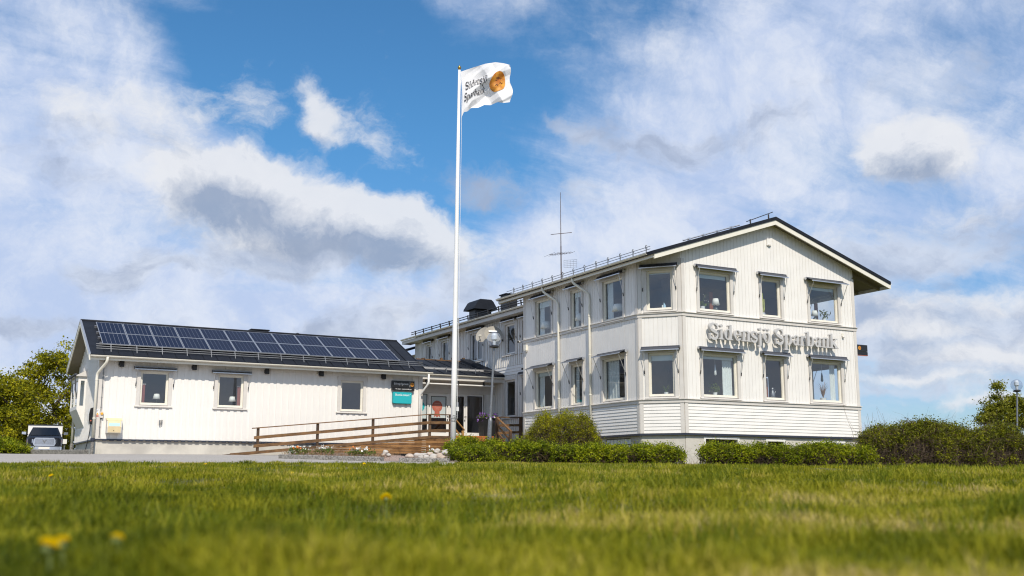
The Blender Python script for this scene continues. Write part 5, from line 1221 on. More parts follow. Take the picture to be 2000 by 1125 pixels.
def sans_geo(text):
    cu = bpy.data.curves.new('print_text', 'FONT'); cu.body = text; cu.size = 1.4; cu.resolution_u = 3
    ob = bpy.data.objects.new('print_text', cu); COL.objects.link(ob); dg = bpy.context.evaluated_depsgraph_get(); dg.update()
    me = bpy.data.meshes.new_from_object(ob.evaluated_get(dg)); bpy.data.objects.remove(ob); bpy.data.curves.remove(cu)
    vs = np.array([v.co[:] for v in me.vertices]).reshape(-1, 3); fs = [tuple(p.vertices) for p in me.polygons]; bpy.data.meshes.remove(me)
    return vs, fs
def put_flat(mb, vs, fs, W, u, z, h, d, width=None):
    sx = h if width is None else width/max(1e-6, vs[:, 0].max()); mb.add([W.p(u+v[0]*sx, z+v[1]*h, d) for v in vs], fs)
# ================================================================= lettering and signs
def place_on(W, u, z, d): return W.p(u, z, d)
# big raised letters on the gabled front
u0, zb0 = F_.px(1383, 662, -0.0)[0]+0.02, None
DL = 0.18
ua, za = F_.px(1386, 663, DL+0.1); ub, zb = F_.px(1638, 679.5, DL+0.1)
geo, total_w = serif_line('Sidensjö Sparbank', 1.0)
LH = 0.80*(F_.px(1386, 632, DL+0.1)[1]-za)*1.22
sx = (ub-ua)/total_w; zbase = 0.5*(za+zb)
lets = thing('facade_lettering', 'big raised grey serif letters spelling the bank name across the gabled front', 'sign', F_.p((ua+ub)/2, zbase, 0.05))
lm = {}
xx = 0.0
for ch in 'Sidensjö Sparbank':
    if ch == ' ': xx += 0.34; continue
    me, adv = glyph_mesh(ch, 0.055/LH, 0.006)
    P = np.array([v.co[:] for v in me.vertices])
    for v, p in zip(me.vertices, P): v.co = tuple(F_.p(ua+(xx+p[0])*sx, zbase+p[1]*LH, DL+0.055+p[2]*LH)-np.array(ORG[lets.name]))
    me.materials.clear(); me.materials.append(sign_grey); me.name = 'letter'; me.update(); o = link('letter', me, lets, org=ORG[lets.name])
    for q in (0.3, 0.7): st = MB(); st.tube([F_.p(ua+(xx+adv*q)*sx, zbase+0.30*LH, 0.0), F_.p(ua+(xx+adv*q)*sx, zbase+0.30*LH, DL+0.02)], 0.012, 5); st.build('stand_off', galv, o)
    xx += adv

def flat_text(parent, name, W, text, u, z, width, h, d, m, serif=False):
    mb = MB()
    if serif:
        geo, tw = serif_line(text)
        for ch, vs, fs in geo: mb.add([W.p(u+v[0]*width/tw, z+v[1]*h, d) for v in vs], fs)
    else:
        vs, fs = sans_geo(text); put_flat(mb, vs, fs, W, u, z, h, d, width)
    o = mb.build(name, m, parent, recalc=False); return o
def disc(mb, W, u, z, r, d, n=22, sx=1.0): mb.add([W.p(u+r*sx*math.cos(2*math.pi*k/n), z+r*math.sin(2*math.pi*k/n), d) for k in range(n)], [tuple(range(n))])
def logo(parent, W, u, z, r, d):
    mb = MB(); disc(mb, W, u, z, r, d); lo = mb.build('emblem', orange, parent, recalc=False)
    mb = MB()
    pts = [(-0.55, 0.1), (-0.3, 0.42), (0.05, 0.25), (0.1, -0.15), (-0.15, -0.4), (0.3, -0.5), (0.6, -0.15)]
    for (x0, y0), (x1, y1) in zip(pts, pts[1:]):
        ex, ey_ = x1-x0, y1-y0; L = math.hypot(ex, ey_); nx, ny = -ey_/L*0.05, ex/L*0.05
        mb.add([W.p(u+(x0+nx)*r, z+(y0+ny)*r, d+0.003), W.p(u+(x1+nx)*r, z+(y1+ny)*r, d+0.003), W.p(u+(x1-nx)*r, z+(y1-ny)*r, d+0.003), W.p(u+(x0-nx)*r, z+(y0-ny)*r, d+0.003)], [(0, 1, 2, 3)])
    mb.build('emblem_line', orange_dark, lo, recalc=False)
# black sign board and turquoise cash machine sign at the end of the wing
def rounded(W, u0, u1, z0, z1, r, d0, d1, n=4):
    pts = []
    for cx, cz, a0 in ((u1-r, z1-r, 0), (u0+r, z1-r, 90), (u0+r, z0+r, 180), (u1-r, z0+r, 270)):
        for k in range(n+1): a = R(a0+90*k/n); pts.append((cx+r*math.cos(a), cz+r*math.sin(a)))
    mb = MB(); mb.prism([W.p(a, b, d0) for a, b in pts], W.n*(d1-d0)); return mb
D_ = 0.17
(su0, sz1), (su1, sz0) = WF_.px(766.6, 743, D_), WF_.px(809.4, 763.6, D_)
szm = WF_.px(766.6, 756.3, D_)[1]
sgn = thing('sign_board', 'black wall sign with white bank name and orange emblem at the end of the wing', 'sign', WF_.p((su0+su1)/2, sz0, 0.03))
mb = MB(); WF_.box(mb, su0, su1, szm+0.006, sz1, 0.03, D_); mb.build('upper_panel', sign_black, sgn)
mb = MB(); WF_.box(mb, su0, su1, sz0, szm-0.006, 0.03, D_); mb.build('lower_panel', sign_black, sgn)
W_s = su1-su0; Hs = sz1-szm
flat_text(sgn, 'bank_name', WF_, 'Sidensjö Sparbank', su0+0.07*W_s, szm+Hs*0.42, 0.66*W_s, Hs*0.27, D_+0.004, print_white, True)
mb = MB(); WF_.box(mb, su0+0.785*W_s, su0+0.795*W_s, szm+0.1*Hs, sz1-0.1*Hs, D_, D_+0.004); mb.build('divider_line', print_white, sgn)
logo(sgn, WF_, su0+0.893*W_s, szm+0.50*Hs, 0.30*Hs, D_+0.004)
flat_text(sgn, 'slogan', WF_, 'Vi ser människan', su0+0.14*W_s, sz0+(szm-sz0)*0.30, 0.72*W_s, (szm-sz0)*0.46, D_+0.004, print_white)
(tu0, tz1), (tu1, tz0) = WF_.px(768.4, 765.6, D_), WF_.px(804.0, 788.6, D_)
tsn = thing('cash_machine_sign', 'turquoise rounded cash machine sign under the black board', 'sign', WF_.p((tu0+tu1)/2, tz0, 0.03))
rounded(WF_, tu0, tu1, tz0, tz1, 0.05, 0.03, D_).build('panel', teal, tsn)
rim_m = mat('sign_teal_rim', (0.012, 0.30, 0.33), 0.4); rounded(WF_, tu0-0.012, tu1+0.012, tz0-0.012, tz1+0.012, 0.055, 0.03, D_-0.04).build('rim', rim_m, tsn)
flat_text(tsn, 'wordmark', WF_, 'Bankomat', tu0+0.10*(tu1-tu0), tz1-0.32*(tz1-tz0), 0.78*(tu1-tu0), 0.19*(tz1-tz0), D_+0.004, print_white, True)
mb = MB(); disc(mb, WF_, tu0+0.92*(tu1-tu0), tz1-0.16*(tz1-tz0), 0.015, D_+0.004, 10); mb.build('registered_mark', print_white, tsn, recalc=False)
# projecting sign beyond the right hand wall
SY = 3.0; W2 = Wall((0, SY), (1, 0), (0, -1))
(xa, z1), (xb, z0) = W2.px(1672, 672.5), W2.px(1695, 694.5); xa = 9.06
psg = thing('projecting_sign', 'black projecting sign with orange emblem sticking out from the right side wall', 'sign', (xa, SY, z0))
zm = z0+0.36*(z1-z0)
mb = MB(); W2.box(mb, xa, xb, zm+0.008, z1, -0.10, 0.0); mb.build('upper_panel', sign_black, psg)
mb = MB(); W2.box(mb, xa, xb, z0, zm-0.008, -0.10, 0.0); mb.build('lower_panel', sign_black, psg)
mb = MB(); W2.box(mb, xa, xb+0.01, z0-0.02, z0, -0.10, 0.0); mb.build('edge_strip', salmon, psg)
flat_text(psg, 'bank_name', W2, 'Sidensjö Sparbank', xa+0.06, zm+0.35*(z1-zm), 0.66*(xb-xa), 0.30*(z1-zm), 0.004, print_white, True)
logo(psg, W2, xb-0.13*(xb-xa), zm+0.5*(z1-zm), 0.30*(z1-zm), 0.004)
flat_text(psg, 'slogan', W2, 'Vi ser människan', xa+0.1, z0+0.28*(zm-z0), 0.74*(xb-xa), 0.42*(zm-z0), 0.004, print_white)
mb = MB(); mb.tube([(xa-0.08, SY+0.05, z1-0.06), (xa+0.02, SY+0.05, z1-0.06)], 0.02, 6); mb.tube([(xa-0.08, SY+0.05, z0+0.06), (xa+0.02, SY+0.05, z0+0.06)], 0.02, 6); mb.build('bracket', black_metal, psg)

# stickers on the entrance glass
def sticker(px, py, rpx, m, label, ribbon=True):
    u, z = E_.px(px, py, -0.04); r = abs(E_.px(px+rpx, py, -0.04)[0]-u); d = -0.045
    t = thing('door_sticker', label, 'sticker', E_.p(u, z, d))
    mb = MB(); n = 30; mb.add([E_.p(u+r*(1+0.025*math.cos(15*2*math.pi*k/n))*math.cos(2*math.pi*k/n), z+r*(1+0.025*math.cos(15*2*math.pi*k/n))*math.sin(2*math.pi*k/n), d) for k in range(n)], [tuple(range(n))]); mb.build('rosette', m, t, recalc=False)
    mb = MB(); mb.add([E_.p(u-0.45*r, z-0.9*r, d-0.002), E_.p(u+0.45*r, z-0.9*r, d-0.002), E_.p(u+0.62*r, z-1.95*r, d-0.002), E_.p(u+0.3*r, z-1.65*r, d-0.002), E_.p(u, z-1.95*r, d-0.002), E_.p(u-0.3*r, z-1.65*r, d-0.002), E_.p(u-0.62*r, z-1.95*r, d-0.002)], [(0, 1, 2, 3, 4, 5, 6)]); mb.build('ribbon', m, t, recalc=False)
    mb = MB()
    for k, w in enumerate((0.55, 0.8, 0.6, 0.35)): mb.add([E_.p(u-w*r*0.9, z+(0.45-0.32*k)*r, d+0.003), E_.p(u+w*r*0.9, z+(0.45-0.32*k)*r, d+0.003), E_.p(u+w*r*0.9, z+(0.53-0.32*k)*r, d+0.003), E_.p(u-w*r*0.9, z+(0.53-0.32*k)*r, d+0.003)], [(0, 1, 2, 3)])
    mb.build('print_line', mat('sticker_print', (0.62, 0.30, 0.24) if m is salmon else (0.30, 0.62, 0.66), 0.5), t, recalc=False)
sticker(854, 793.5, 10, salmon, 'salmon red rosette sticker on the glazed entrance door')
sticker(819.5, 793, 10, teal, 'turquoise rosette sticker on the narrow sidelight')
(a, z1), (b, z0) = E_.px(882, 785, -0.04), E_.px(896.5, 803, -0.04)
nt_ = thing('notice', 'white paper notice taped inside the right entrance door', 'notice', E_.p((a+b)/2, z0, -0.045)); mb = MB(); mb.add([E_.p(a, z0, -0.046), E_.p(b, z0, -0.046), E_.p(b, z1, -0.046), E_.p(a, z1, -0.046)], [(0, 1, 2, 3)]); mb.build('sheet', paper, nt_, recalc=False)

# ================================================================= small fittings on the walls
lamp_lab = ['small black wall lamp left of the first wing window', 'small black wall lamp between the first two wing windows', 'small black wall lamp right of the second wing window', 'small black wall lamp left of the window without awning', 'small black wall lamp beside the black sign board']
for lab, (px, py) in zip(lamp_lab, ((238, 711), (380, 717.5), (521.5, 725.5), (628, 730), (749.5, 735.8))):
    u, z = WF_.px(px, py, 0.12); t = thing('wall_lamp', lab, 'wall lamp', WF_.p(u, z-0.1, 0.03), 'black lamps along the wing wall')
    mb = MB(); WF_.box(mb, u-0.075, u+0.085, z-0.11, z+0.12, 0.05, 0.19); mb.build('housing', black_metal, t)
    mb = MB(); WF_.box(mb, u-0.11, u-0.078, z-0.06, z+0.07, 0.07, 0.17); mb.build('side_fin', black_metal, t)
    mb = MB(); mb.tube([WF_.p(u, z-0.04, 0.026), WF_.p(u, z-0.04, 0.05)], 0.05, 10); mb.build('mount', black_metal, t)
for px, py, lab in ((619.5, 729.5, 'cream motion sensor next to the black wall lamp'), (766, 737, 'cream motion sensor above the black sign board')):
    u, z = WF_.px(px, py, 0.06); t = thing('motion_sensor', lab, 'sensor', WF_.p(u, z, 0.03)); mb = MB(); WF_.box(mb, u-0.035, u+0.035, z-0.06, z+0.06, 0.026, 0.07); mb.build('base', cream, t); mb = MB(); mb.ball(WF_.p(u, z-0.035, 0.08), 0.035, 10, 6); mb.build('lens', cream, t)
u, z = F_.px(1646.5, 657, 0.05); t = thing('motion_sensor', 'cream motion sensor to the right of the big letters', 'sensor', F_.p(u, z, 0.02)); mb = MB(); F_.box(mb, u-0.05, u+0.05, z, z+0.12, 0.014, 0.06); mb.build('base', cream, t); mb = MB(); mb.ball(F_.p(u, z-0.03, 0.07), 0.05, 10, 6); mb.build('lens', trim, t)
for px, py, lab in ((1013, 668, 'white security camera under the upper belt at the inner corner'), (1021, 720.5, 'white security camera above the ground floor window at the inner corner')):
    q = PY(px, py, 10.5); t = thing('security_camera', lab, 'camera', q); mb = MB(); mb.tube([q+np.array([0.12, 0.05, 0.02]), q+np.array([-0.12, -0.16, -0.02])], 0.055, 10); mb.build('body', pvc, t); mb = MB(); mb.tube([q+np.array([-0.12, -0.16, -0.02]), q+np.array([-0.13, -0.175, -0.022])], 0.05, 10); mb.build('lens', black_metal, t)
    mb = MB(); mb.tube([q+np.array([0.05, 0.02, 0]), (0.6, q[1]+0.05, q[2]-0.02)], 0.02, 6); mb.build('arm', pvc, t)
q = L_.px(1025, 680, 0.05); t = thing('alarm_siren', 'cream alarm box at the far end of the side wall', 'alarm', L_.p(q[0]-0.15, q[1], 0.02)); mb = MB(); L_.box(mb, q[0]-0.22, q[0]-0.02, q[1]-0.13, q[1]+0.13, 0.02, 0.12); mb.build('housing', cream, t); mb = MB(); L_.box(mb, q[0]-0.18, q[0]-0.06, q[1]-0.19, q[1]-0.13, 0.02, 0.09); mb.build('sounder', trim, t)

# letter box
(a, z1), (b, z0) = WF_.px(210, 817, 0.36), WF_.px(237, 846, 0.36); t = thing('letter_box', 'beige letter box with pale blue label on the wing wall', 'letter box', WF_.p((a+b)/2, z0, 0.03))
mb = MB(); mb.prism([WF_.p(a, z0, 0.03), WF_.p(a, z0, 0.34), WF_.p(a, z0+0.42*(z1-z0), 0.37), WF_.p(a, z1-0.07, 0.30), WF_.p(a, z1, 0.20), WF_.p(a, z1, 0.03)], WF_.e*(b-a)); mb.build('body', trim, t)
mb = MB(); i_ = 0.06*(b-a)
mb.prism([WF_.p(a+i_, z0+0.02, 0.338), WF_.p(a+i_, z0+0.02, 0.352), WF_.p(a+i_, z0+0.42*(z1-z0), 0.384), WF_.p(a+i_, z0+0.42*(z1-z0), 0.37)], WF_.e*(b-a-2*i_))
fr = mb.build('front_door', beige_box, t)
zq = z0+0.42*(z1-z0); zt_ = z1-0.07
mb = MB(); mb.prism([WF_.p(a+i_, zq+0.005, 0.367), WF_.p(a+i_, zq+0.005, 0.381), WF_.p(a+i_, zt_, 0.312), WF_.p(a+i_, zt_, 0.298)], WF_.e*(b-a-2*i_)); mb.build('flap', beige_box, t)
mb = MB(); mb.prism([WF_.p(a+2.2*i_, zq+0.03, 0.376), WF_.p(a+2.2*i_, zq+0.03, 0.382), WF_.p(a+2.2*i_, zq+0.15, 0.356), WF_.p(a+2.2*i_, zq+0.15, 0.350)], WF_.e*(b-a-4.4*i_)); mb.build('label', box_blue, t)
mb = MB(); mb.prism([WF_.p(a-0.02, z1-0.08, 0.32), WF_.p(a-0.02, z1+0.02, 0.21), WF_.p(a-0.02, z1+0.03, 0.03), WF_.p(a-0.02, z1, 0.03), WF_.p(a-0.02, z1-0.02, 0.20)], WF_.e*(b-a+0.04)); mb.build('lid', beige_box, t)
u, z = WF_.px(222, 841, 0.36); mb = MB(); mb.tube([WF_.p(u, z, 0.33), WF_.p(u, z, 0.375)], 0.016, 8); mb.build('lock', black_metal, t)
# warning plate, switch and conduit
u, z = WF_.px(190.6, 807, 0.05); t = thing('warning_plate', 'white plate with a yellow triangle on the corner board', 'sign', WF_.p(u, z, 0.045))
mb = MB(); WF_.box(mb, u-0.06, u+0.06, z-0.16, z+0.17, 0.041, 0.047); mb.build('plate', print_white, t)
mb = MB(); mb.add([WF_.p(u-0.05, z-0.06, 0.05), WF_.p(u+0.05, z-0.06, 0.05), WF_.p(u, z+0.03, 0.05)], [(0, 1, 2)]); mb.build('triangle', yellow, t, recalc=False)
mb = MB(); mb.add([WF_.p(u-0.05, z-0.14, 0.05), WF_.p(u+0.05, z-0.14, 0.05), WF_.p(u+0.05, z-0.08, 0.05), WF_.p(u-0.05, z-0.08, 0.05)], [(0, 1, 2, 3)]); mb.build('red_line', salmon, t, recalc=False)
mb = MB()
for k in range(4): mb.add([WF_.p(u-0.04+0.03*(k % 2), z+0.07+0.02*k, 0.05), WF_.p(u+0.0+0.03*(k % 2), z+0.07+0.02*k, 0.05), WF_.p(u+0.0+0.03*(k % 2), z+0.08+0.02*k, 0.05), WF_.p(u-0.04+0.03*(k % 2), z+0.08+0.02*k, 0.05)], [(0, 1, 2, 3)])
mb.build('print_mark', print_black, t, recalc=False)
u, z = WF_.px(198.3, 810, 0.06); t = thing('safety_switch', 'grey switch box with orange knob beside the corner board', 'switch', WF_.p(u, z, 0.03))
mb = MB(); WF_.box(mb, u-0.055, u+0.055, z-0.12, z+0.12, 0.028, 0.11); mb.build('housing', trim, t); mb = MB(); mb.tube([WF_.p(u, z+0.04, 0.11), WF_.p(u, z+0.04, 0.15)], 0.05, 10); mb.build('knob', yellow, t)
mb = MB(); WF_.box(mb, u-0.03, u+0.03, z-0.15, z-0.12, 0.03, 0.08); mb.build('gland', black_metal, t)
mb = MB(); uu, zt_ = WF_.px(204, 700, 0.05); ub_, zb_ = WF_.px(195.5, 853, 0.05); uc = 0.5*(uu+ub_)
mb.tube([WF_.p(uu, zt_, 0.045), WF_.p(uu, zb_, 0.045)], 0.016, 6)
for k in range(9): z = zb_+(zt_-zb_)*k/8; WF_.box(mb, uu-0.025, uu+0.025, z-0.012, z+0.012, 0.03, 0.065)
single(mb, 'cable_conduit', galv, 'thin grey cable conduit running down the left end of the wing wall', 'conduit', WF_.p(uu, zb_, 0.03))
# tap bracket
u, z = WF_.px(314, 825, 0.08); t = thing('wall_tap', 'small grey tap bracket low on the wing wall', 'tap', WF_.p(u, z, 0.03)); mb = MB(); WF_.box(mb, u-0.06, u-0.015, z-0.10, z+0.09, 0.03, 0.10); mb.build('plate', galv, t); mb = MB(); mb.tube([WF_.p(u+0.03, z-0.09, 0.09), WF_.p(u+0.04, z+0.10, 0.09)], 0.022, 8); mb.build('handle', galv, t)
# charger on the gable
u, z1 = WL_.px(172, 796, 0.2); _, z0 = WL_.px(172, 829, 0.2); u = 0.75
t = thing('car_charger', 'white and black car charging box on the gable wall', 'charger', WL_.p(u, z0, 0.04))
mb = MB(); prof = [(0.03, 0.0), (0.16, 0.02), (0.20, 0.25), (0.205, 0.55), (0.16, 0.85), (0.03, 0.92)]; hh = (z1-z0)/0.92
mb.prism([WL_.p(u-0.05, z0+b*hh, a) for a, b in prof], WL_.e*0.26); mb.build('shell', pvc, t)
mb = MB(); mb.prism([WL_.p(u-0.13, z0+b*hh, a*0.9+0.01) for a, b in prof], WL_.e*0.08); mb.build('front_panel', sign_black, t)
mb = MB(); zz = z0+0.2*hh; mb.tube([WL_.p(u-0.13, zz, 0.12), WL_.p(u-0.15, zz, 0.12)], 0.03, 8); mb.build('indicator', salmon, t)
mb = MB(); gz = ground(-18.8, 13.6); cpts = [WL_.p(u-0.06, z0, 0.12), WL_.p(u-0.08, z0-0.25, 0.12), WL_.p(u-0.02, z0-0.6, 0.16), WL_.p(u+0.10, gz+0.25, 0.20), WL_.p(u+0.04, gz+0.04, 0.25), WL_.p(u-0.22, gz+0.07, 0.30), WL_.p(u-0.34, gz+0.12, 0.24)]
mb.tube(round_path(cpts, 0.06), 0.018, 6); mb.build('cable', black_metal, t)

# ================================================================= ramp, steps, railings
RYP = 11.2
ramp = thing('wheelchair_ramp', 'brown wooden ramp with three rail fence leading to the entrance', 'ramp', (-9, 12.0, -1.95))
def ry(px, py, y=RYP): return PY(px, py, y)
def beam(p, q, h, t, name, par, m, yo=0.0):      # board standing on edge between two points given at its top edge
    p, q = np.array(p, float), np.array(q, float); mb = MB(); d = q-p; d[2] = 0; d /= np.linalg.norm(d); n = np.array([d[1], -d[0], 0]); o = n*yo
    mb.prism([p+o, p+o+n*t, p+o+n*t-np.array([0, 0, h]), p+o-np.array([0, 0, h])], q-p); return mb.build(name, m, par)
postpx = [(505, 834, 880), (621.5, 826.5, 872), (729.7, 816, 862), (840.5, 809.5, 854), (880.5, 810, 856)]
for px, p0, p1 in postpx:
    a, b = ry(px, p0), ry(px, p1); w = 0.048
    mb = MB(); mb.box(a[0]-w, a[0]+w, RYP, RYP+0.095, b[2]-0.05, a[2]-0.02); mb.build('post', wood_v, ramp)
for (pl, pr, pe) in (((496, 852), (840, 822.5), (882, 823)), ((495, 868.5), (840, 838.5), (882, 838.5))):
    a, b, c = ry(*pl), ry(*pr), ry(*pe)
    m1 = a+(b-a)*0.36; m2 = a+(b-a)*0.69
    beam(a, m1-np.array([0.01, 0, 0]), 0.125, 0.032, 'rail', ramp, wood); beam(m1, m2-np.array([0.01, 0, 0]), 0.125, 0.032, 'rail', ramp, wood); beam(m2, b, 0.125, 0.032, 'rail', ramp, wood); beam(b+np.array([0.01, 0, 0]), c, 0.125, 0.032, 'rail', ramp, wood)
a, b, c = ry(493.5, 835.5), ry(840, 808.3), ry(883, 809.5)
for p, q in ((a, b), (b, c)):
    mb = MB(); mb.prism([p+np.array([0, -0.05, 0]), p+np.array([0, 0.11, 0]), p+np.array([0, 0.11, -0.04]), p+np.array([0, -0.05, -0.04])], q-p); mb.build('handrail', wood, ramp)
# skirt boards of the ramp: each plank follows the slope at its top or is clipped by it
xl, xr2, xe = ry(466, 886)[0], ry(840, 851.5)[0], ry(888, 851.5)[0]; zl, zr_ = ry(466, 885)[2], ry(840, 851)[2]
zbot = min(ry(700, 884)[2], ry(840, 884)[2])-0.02
top = lambda x: zl+(zr_-zl)*min(1, max(0, (x-xl)/(xr2-xl)))
npk = 7; hp = (zr_-0.13-zbot)/npk
for k in range(npk):
    z0, z1 = zbot+k*hp+0.004, zbot+(k+1)*hp-0.006
    xa = xl+(z1-zl+0.12)/(zr_-zl)*(xr2-xl); xa0 = xl+(z0-zl+0.12)/(zr_-zl)*(xr2-xl); xa, xa0 = max(xa, xl-0.6), max(xa0, xl-0.6)
    cuts = [None, -9.1+0.5*(k % 3), -6.6-0.4*(k % 2), -4.9+0.1*(k % 2)]
    segs = []; prev = (xa0, xa)
    for cx in [c for c in cuts[1:] if c > xa+0.4]+[xe]: segs.append((prev, cx)); prev = (cx+0.006, cx+0.006)
    for (s0, s1), e in segs:
        mb = MB(); mb.prism([(s0, RYP-0.02, z0), (e, RYP-0.02, z0), (e, RYP-0.02, z1), (s1, RYP-0.02, z1)], (0, 0.028, 0)); mb.build('plank', wood_warm, ramp)
for (p, q) in (((xl-0.35, RYP-0.045, zl-0.012), (xr2, RYP-0.045, zr_)), ((xr2+0.004, RYP-0.045, zr_), (xe, RYP-0.045, zr_))):
    mb = MB(); p, q = np.array(p), np.array(q); mb.prism([p, p+np.array([0, 0.05, 0]), p+np.array([0, 0.05, -0.12]), p+np.array([0, 0, -0.12])], q-p); mb.build('edge_board', wood, ramp)
# ramp deck and landing deck
mb = MB(); mb.prism([(xl-0.3, RYP, zl-0.03), (xr2, RYP, zr_-0.02), (xr2, RYP, zr_-0.06), (xl-0.3, RYP, zl-0.08)], (0, 1.45, 0)); mb.build('ramp_deck', wood, ramp)
mb = MB()
for k in range(34):
    y = RYP+0.0+k*0.105
    mb.box(xr2, xe if y < 12.85 else min(xe, 0.5), y, y+0.098, zr_-0.06, zr_-0.02)
mb.build('landing_deck', wood, ramp, kind='stuff')
mb = MB(); mb.box(xe-0.02, xe+0.01, RYP, 14.2, ground(xe, 12)-0.1, zr_-0.07); mb.build('end_board', wood_warm, ramp)
# brick doorstep
bk0, bk1 = PY(880, 858, 14.3)[0], PY(965.5, 858, 14.3)[0]; zt_ = ZD-0.03
bs = thing('brick_doorstep', 'orange brick doorstep in front of the glazed doors', 'doorstep', (0.5*(bk0+bk1), 14.6, zt_-0.6))
mb = MB(); mb.box(bk0+0.01, bk1-0.01, 14.315, 15.98, -2.0, zt_-0.012); mb.build('mortar_core', mortar, bs)
mb = MB(); mb.box(0, 0.232, 0, 0.11, 0, 0.062); bme = mb.mesh('brick', mats=[brick_m]); mb = MB(); mb.box(0, 0.112, 0, 0.11, 0, 0.062); bmh = mb.mesh('brick', mats=[brick_m])
for c in range(6):
    x = bk0; odd = c % 2; z = zt_-0.062-0.074*c; k = 0
    while x < bk1-0.1:
        half = odd and k == 0; o = link('brick', bmh if half or x > bk1-0.2 else bme, bs); o.location = tuple(np.array([x, 14.30+random.uniform(-0.004, 0.004), z])-np.array(ORG[bs.name])); x += 0.124 if half else 0.244; k += 1
# handrail of new yellow wood beside the steps
HY = 11.6
hr = thing('step_handrail', 'fresh yellow wooden handrail beside the landing steps', 'handrail', PY(900, 870, HY)+np.array([0, 0, -0.4]))
p, q = PY(888, 815, HY), PY(908, 838.5, HY)
for dz_, h in ((0.0, 0.055), (-0.42, 0.10)):
    a = p+np.array([0, 0, dz_]); b = q+np.array([0 if dz_ == 0 else -0.06, 0, dz_]); mb = MB(); mb.prism([a, a+np.array([0, 0.1 if dz_ == 0 else 0.035, 0]), a+np.array([0, 0.1 if dz_ == 0 else 0.035, -h]), a+np.array([0, 0, -h])], b-a); mb.build('handrail' if dz_ == 0 else 'rail', wood_new, hr)
r_ = PY(905, 840, HY); mb = MB(); mb.box(r_[0]-0.05, r_[0]+0.05, HY+0.01, HY+0.11, ground(r_[0], HY)-0.2, q[2]-0.06); mb.build('post', wood_new, hr)
# railing right of the doorstep
rr_ = thing('landing_railing', 'dark brown wooden railing with sloping handrail right of the doorstep', 'railing', PY(985, 860, 12.5)+np.array([0, 0, -0.3]))
A0 = PY(971, 814, 13.2); B0 = np.array([0.42, 11.2, PX(1017, 814, 0.42)[2]]); B0[1] = PX(1017, 814, 0.42)[1]
for P_, z_low in ((A0, PY(971, 853, 13.2)[2]-0.1), (B0, PX(1017, 850, 0.42)[2]-0.4)):
    mb = MB(); mb.box(P_[0]-0.06, P_[0]+0.06, P_[1]-0.06, P_[1]+0.06, z_low, P_[2]-0.03); mb.build('post', wood_v, rr_)
for dz_a, dz_b, nm, h in ((0.0, 0.0, 'handrail', 0.055), (-0.36, -0.34, 'rail', 0.11), (-0.72, -0.66, 'rail', 0.11)):
    beam(A0+np.array([-0.05, 0, dz_a]), B0+np.array([0.05, 0, dz_b]), h, 0.04 if nm == 'rail' else 0.11, nm, rr_, wood)
S0, S1 = PY(973, 815, 12.9), PY(1000.5, 841.5, 11.3)
beam(S0, S1, 0.06, 0.10, 'sloping_handrail', rr_, wood); beam(S0+np.array([0, 0, -0.36]), S1+np.array([-0.05, 0, -0.40]), 0.10, 0.035, 'sloping_rail', rr_, wood); beam(S0+np.array([0, 0, -0.68]), S1+np.array([-0.1, 0, -0.74]), 0.10, 0.035, 'sloping_rail', rr_, wood)
mb = MB(); q = PY(996.5, 842, 11.3); mb.box(q[0]-0.055, q[0]+0.055, 11.24, 11.35, ground(q[0], 11.3)-0.2, S1[2]-0.05); mb.build('post', wood_v, rr_)
stp_ = thing('wooden_steps', 'brown wooden steps going down from the doorstep', 'steps', (-0.2, 13.3, -1.7))
for k in range(4):
    mb = MB(); z = zt_-0.10-0.17*k; y = 13.9-0.30*k; mb.box(PY(948, 860, y)[0], PY(982, 860, y)[0], y-0.30, y, z-0.045, z); mb.build('tread', wood, stp_)
    mb = MB(); mb.box(PY(948, 860, y)[0]+0.03, PY(982, 860, y)[0]-0.03, y-0.27, y-0.25, z-0.17, z-0.05); mb.build('riser', wood_warm, stp_)
# planter with violets
(pa, pz1), (pb, pz0) = [(float(PY(x, y, 14.45)[0]), float(PY(x, y, 14.45)[2])) for x, y in ((944.5, 816), (970, 853))]
pl = thing('planter', 'tall black planter with violet flowers beside the entrance doors', 'planter', ((pa+pb)/2, 14.7, pz0))
mb = MB(); i_ = 0.05; mb.hexa([(pa+i_, 14.5, pz0), (pb-i_, 14.5, pz0), (pb-i_, 15.0, pz0), (pa+i_, 15.0, pz0), (pa, 14.45, pz1), (pb, 14.45, pz1), (pb, 15.05, pz1), (pa, 15.05, pz1)]); mb.build('box', planter_m, pl)
mb = MB(); mb.box(pa-0.015, pb+0.015, 14.43, 15.07, pz1-0.05, pz1+0.005); mb.build('rim', planter_m, pl)
def leaf_cloud(pts, size, r_, aspect=0.6, up=0.0):
    n = len(pts); a = r_.normal(size=(n, 3)); a[:, 2] += up; a /= np.linalg.norm(a, axis=1)[:, None]
    b = np.cross(a, r_.normal(size=(n, 3))); b /= np.linalg.norm(b, axis=1)[:, None]; c = np.cross(a, b)
    s = (size*r_.uniform(0.65, 1.35, n))[:, None]; V = np.empty((n, 4, 3))
    V[:, 0] = pts-b*s*0.5; V[:, 1] = pts+c*s*0.5*aspect+a*s*0.10; V[:, 2] = pts+b*s*0.5; V[:, 3] = pts-c*s*0.5*aspect+a*s*0.10
    return V
def quads_mesh(name, V, m):
    n = len(V); me = bpy.data.meshes.new(name); me.vertices.add(4*n); me.vertices.foreach_set('co', V.astype(np.float32).ravel()); me.loops.add(4*n); me.loops.foreach_set('vertex_index', np.arange(4*n, dtype=np.int32)); me.polygons.add(n); me.polygons.foreach_set('loop_start', np.arange(0, 4*n, 4, dtype=np.int32)); me.update(calc_edges=True); me.materials.append(m); return me
def foliage_part(name, V, m, parent): 
    o = link(name, quads_mesh(name, V-np.array(ORG[parent.name]), m), parent); return o
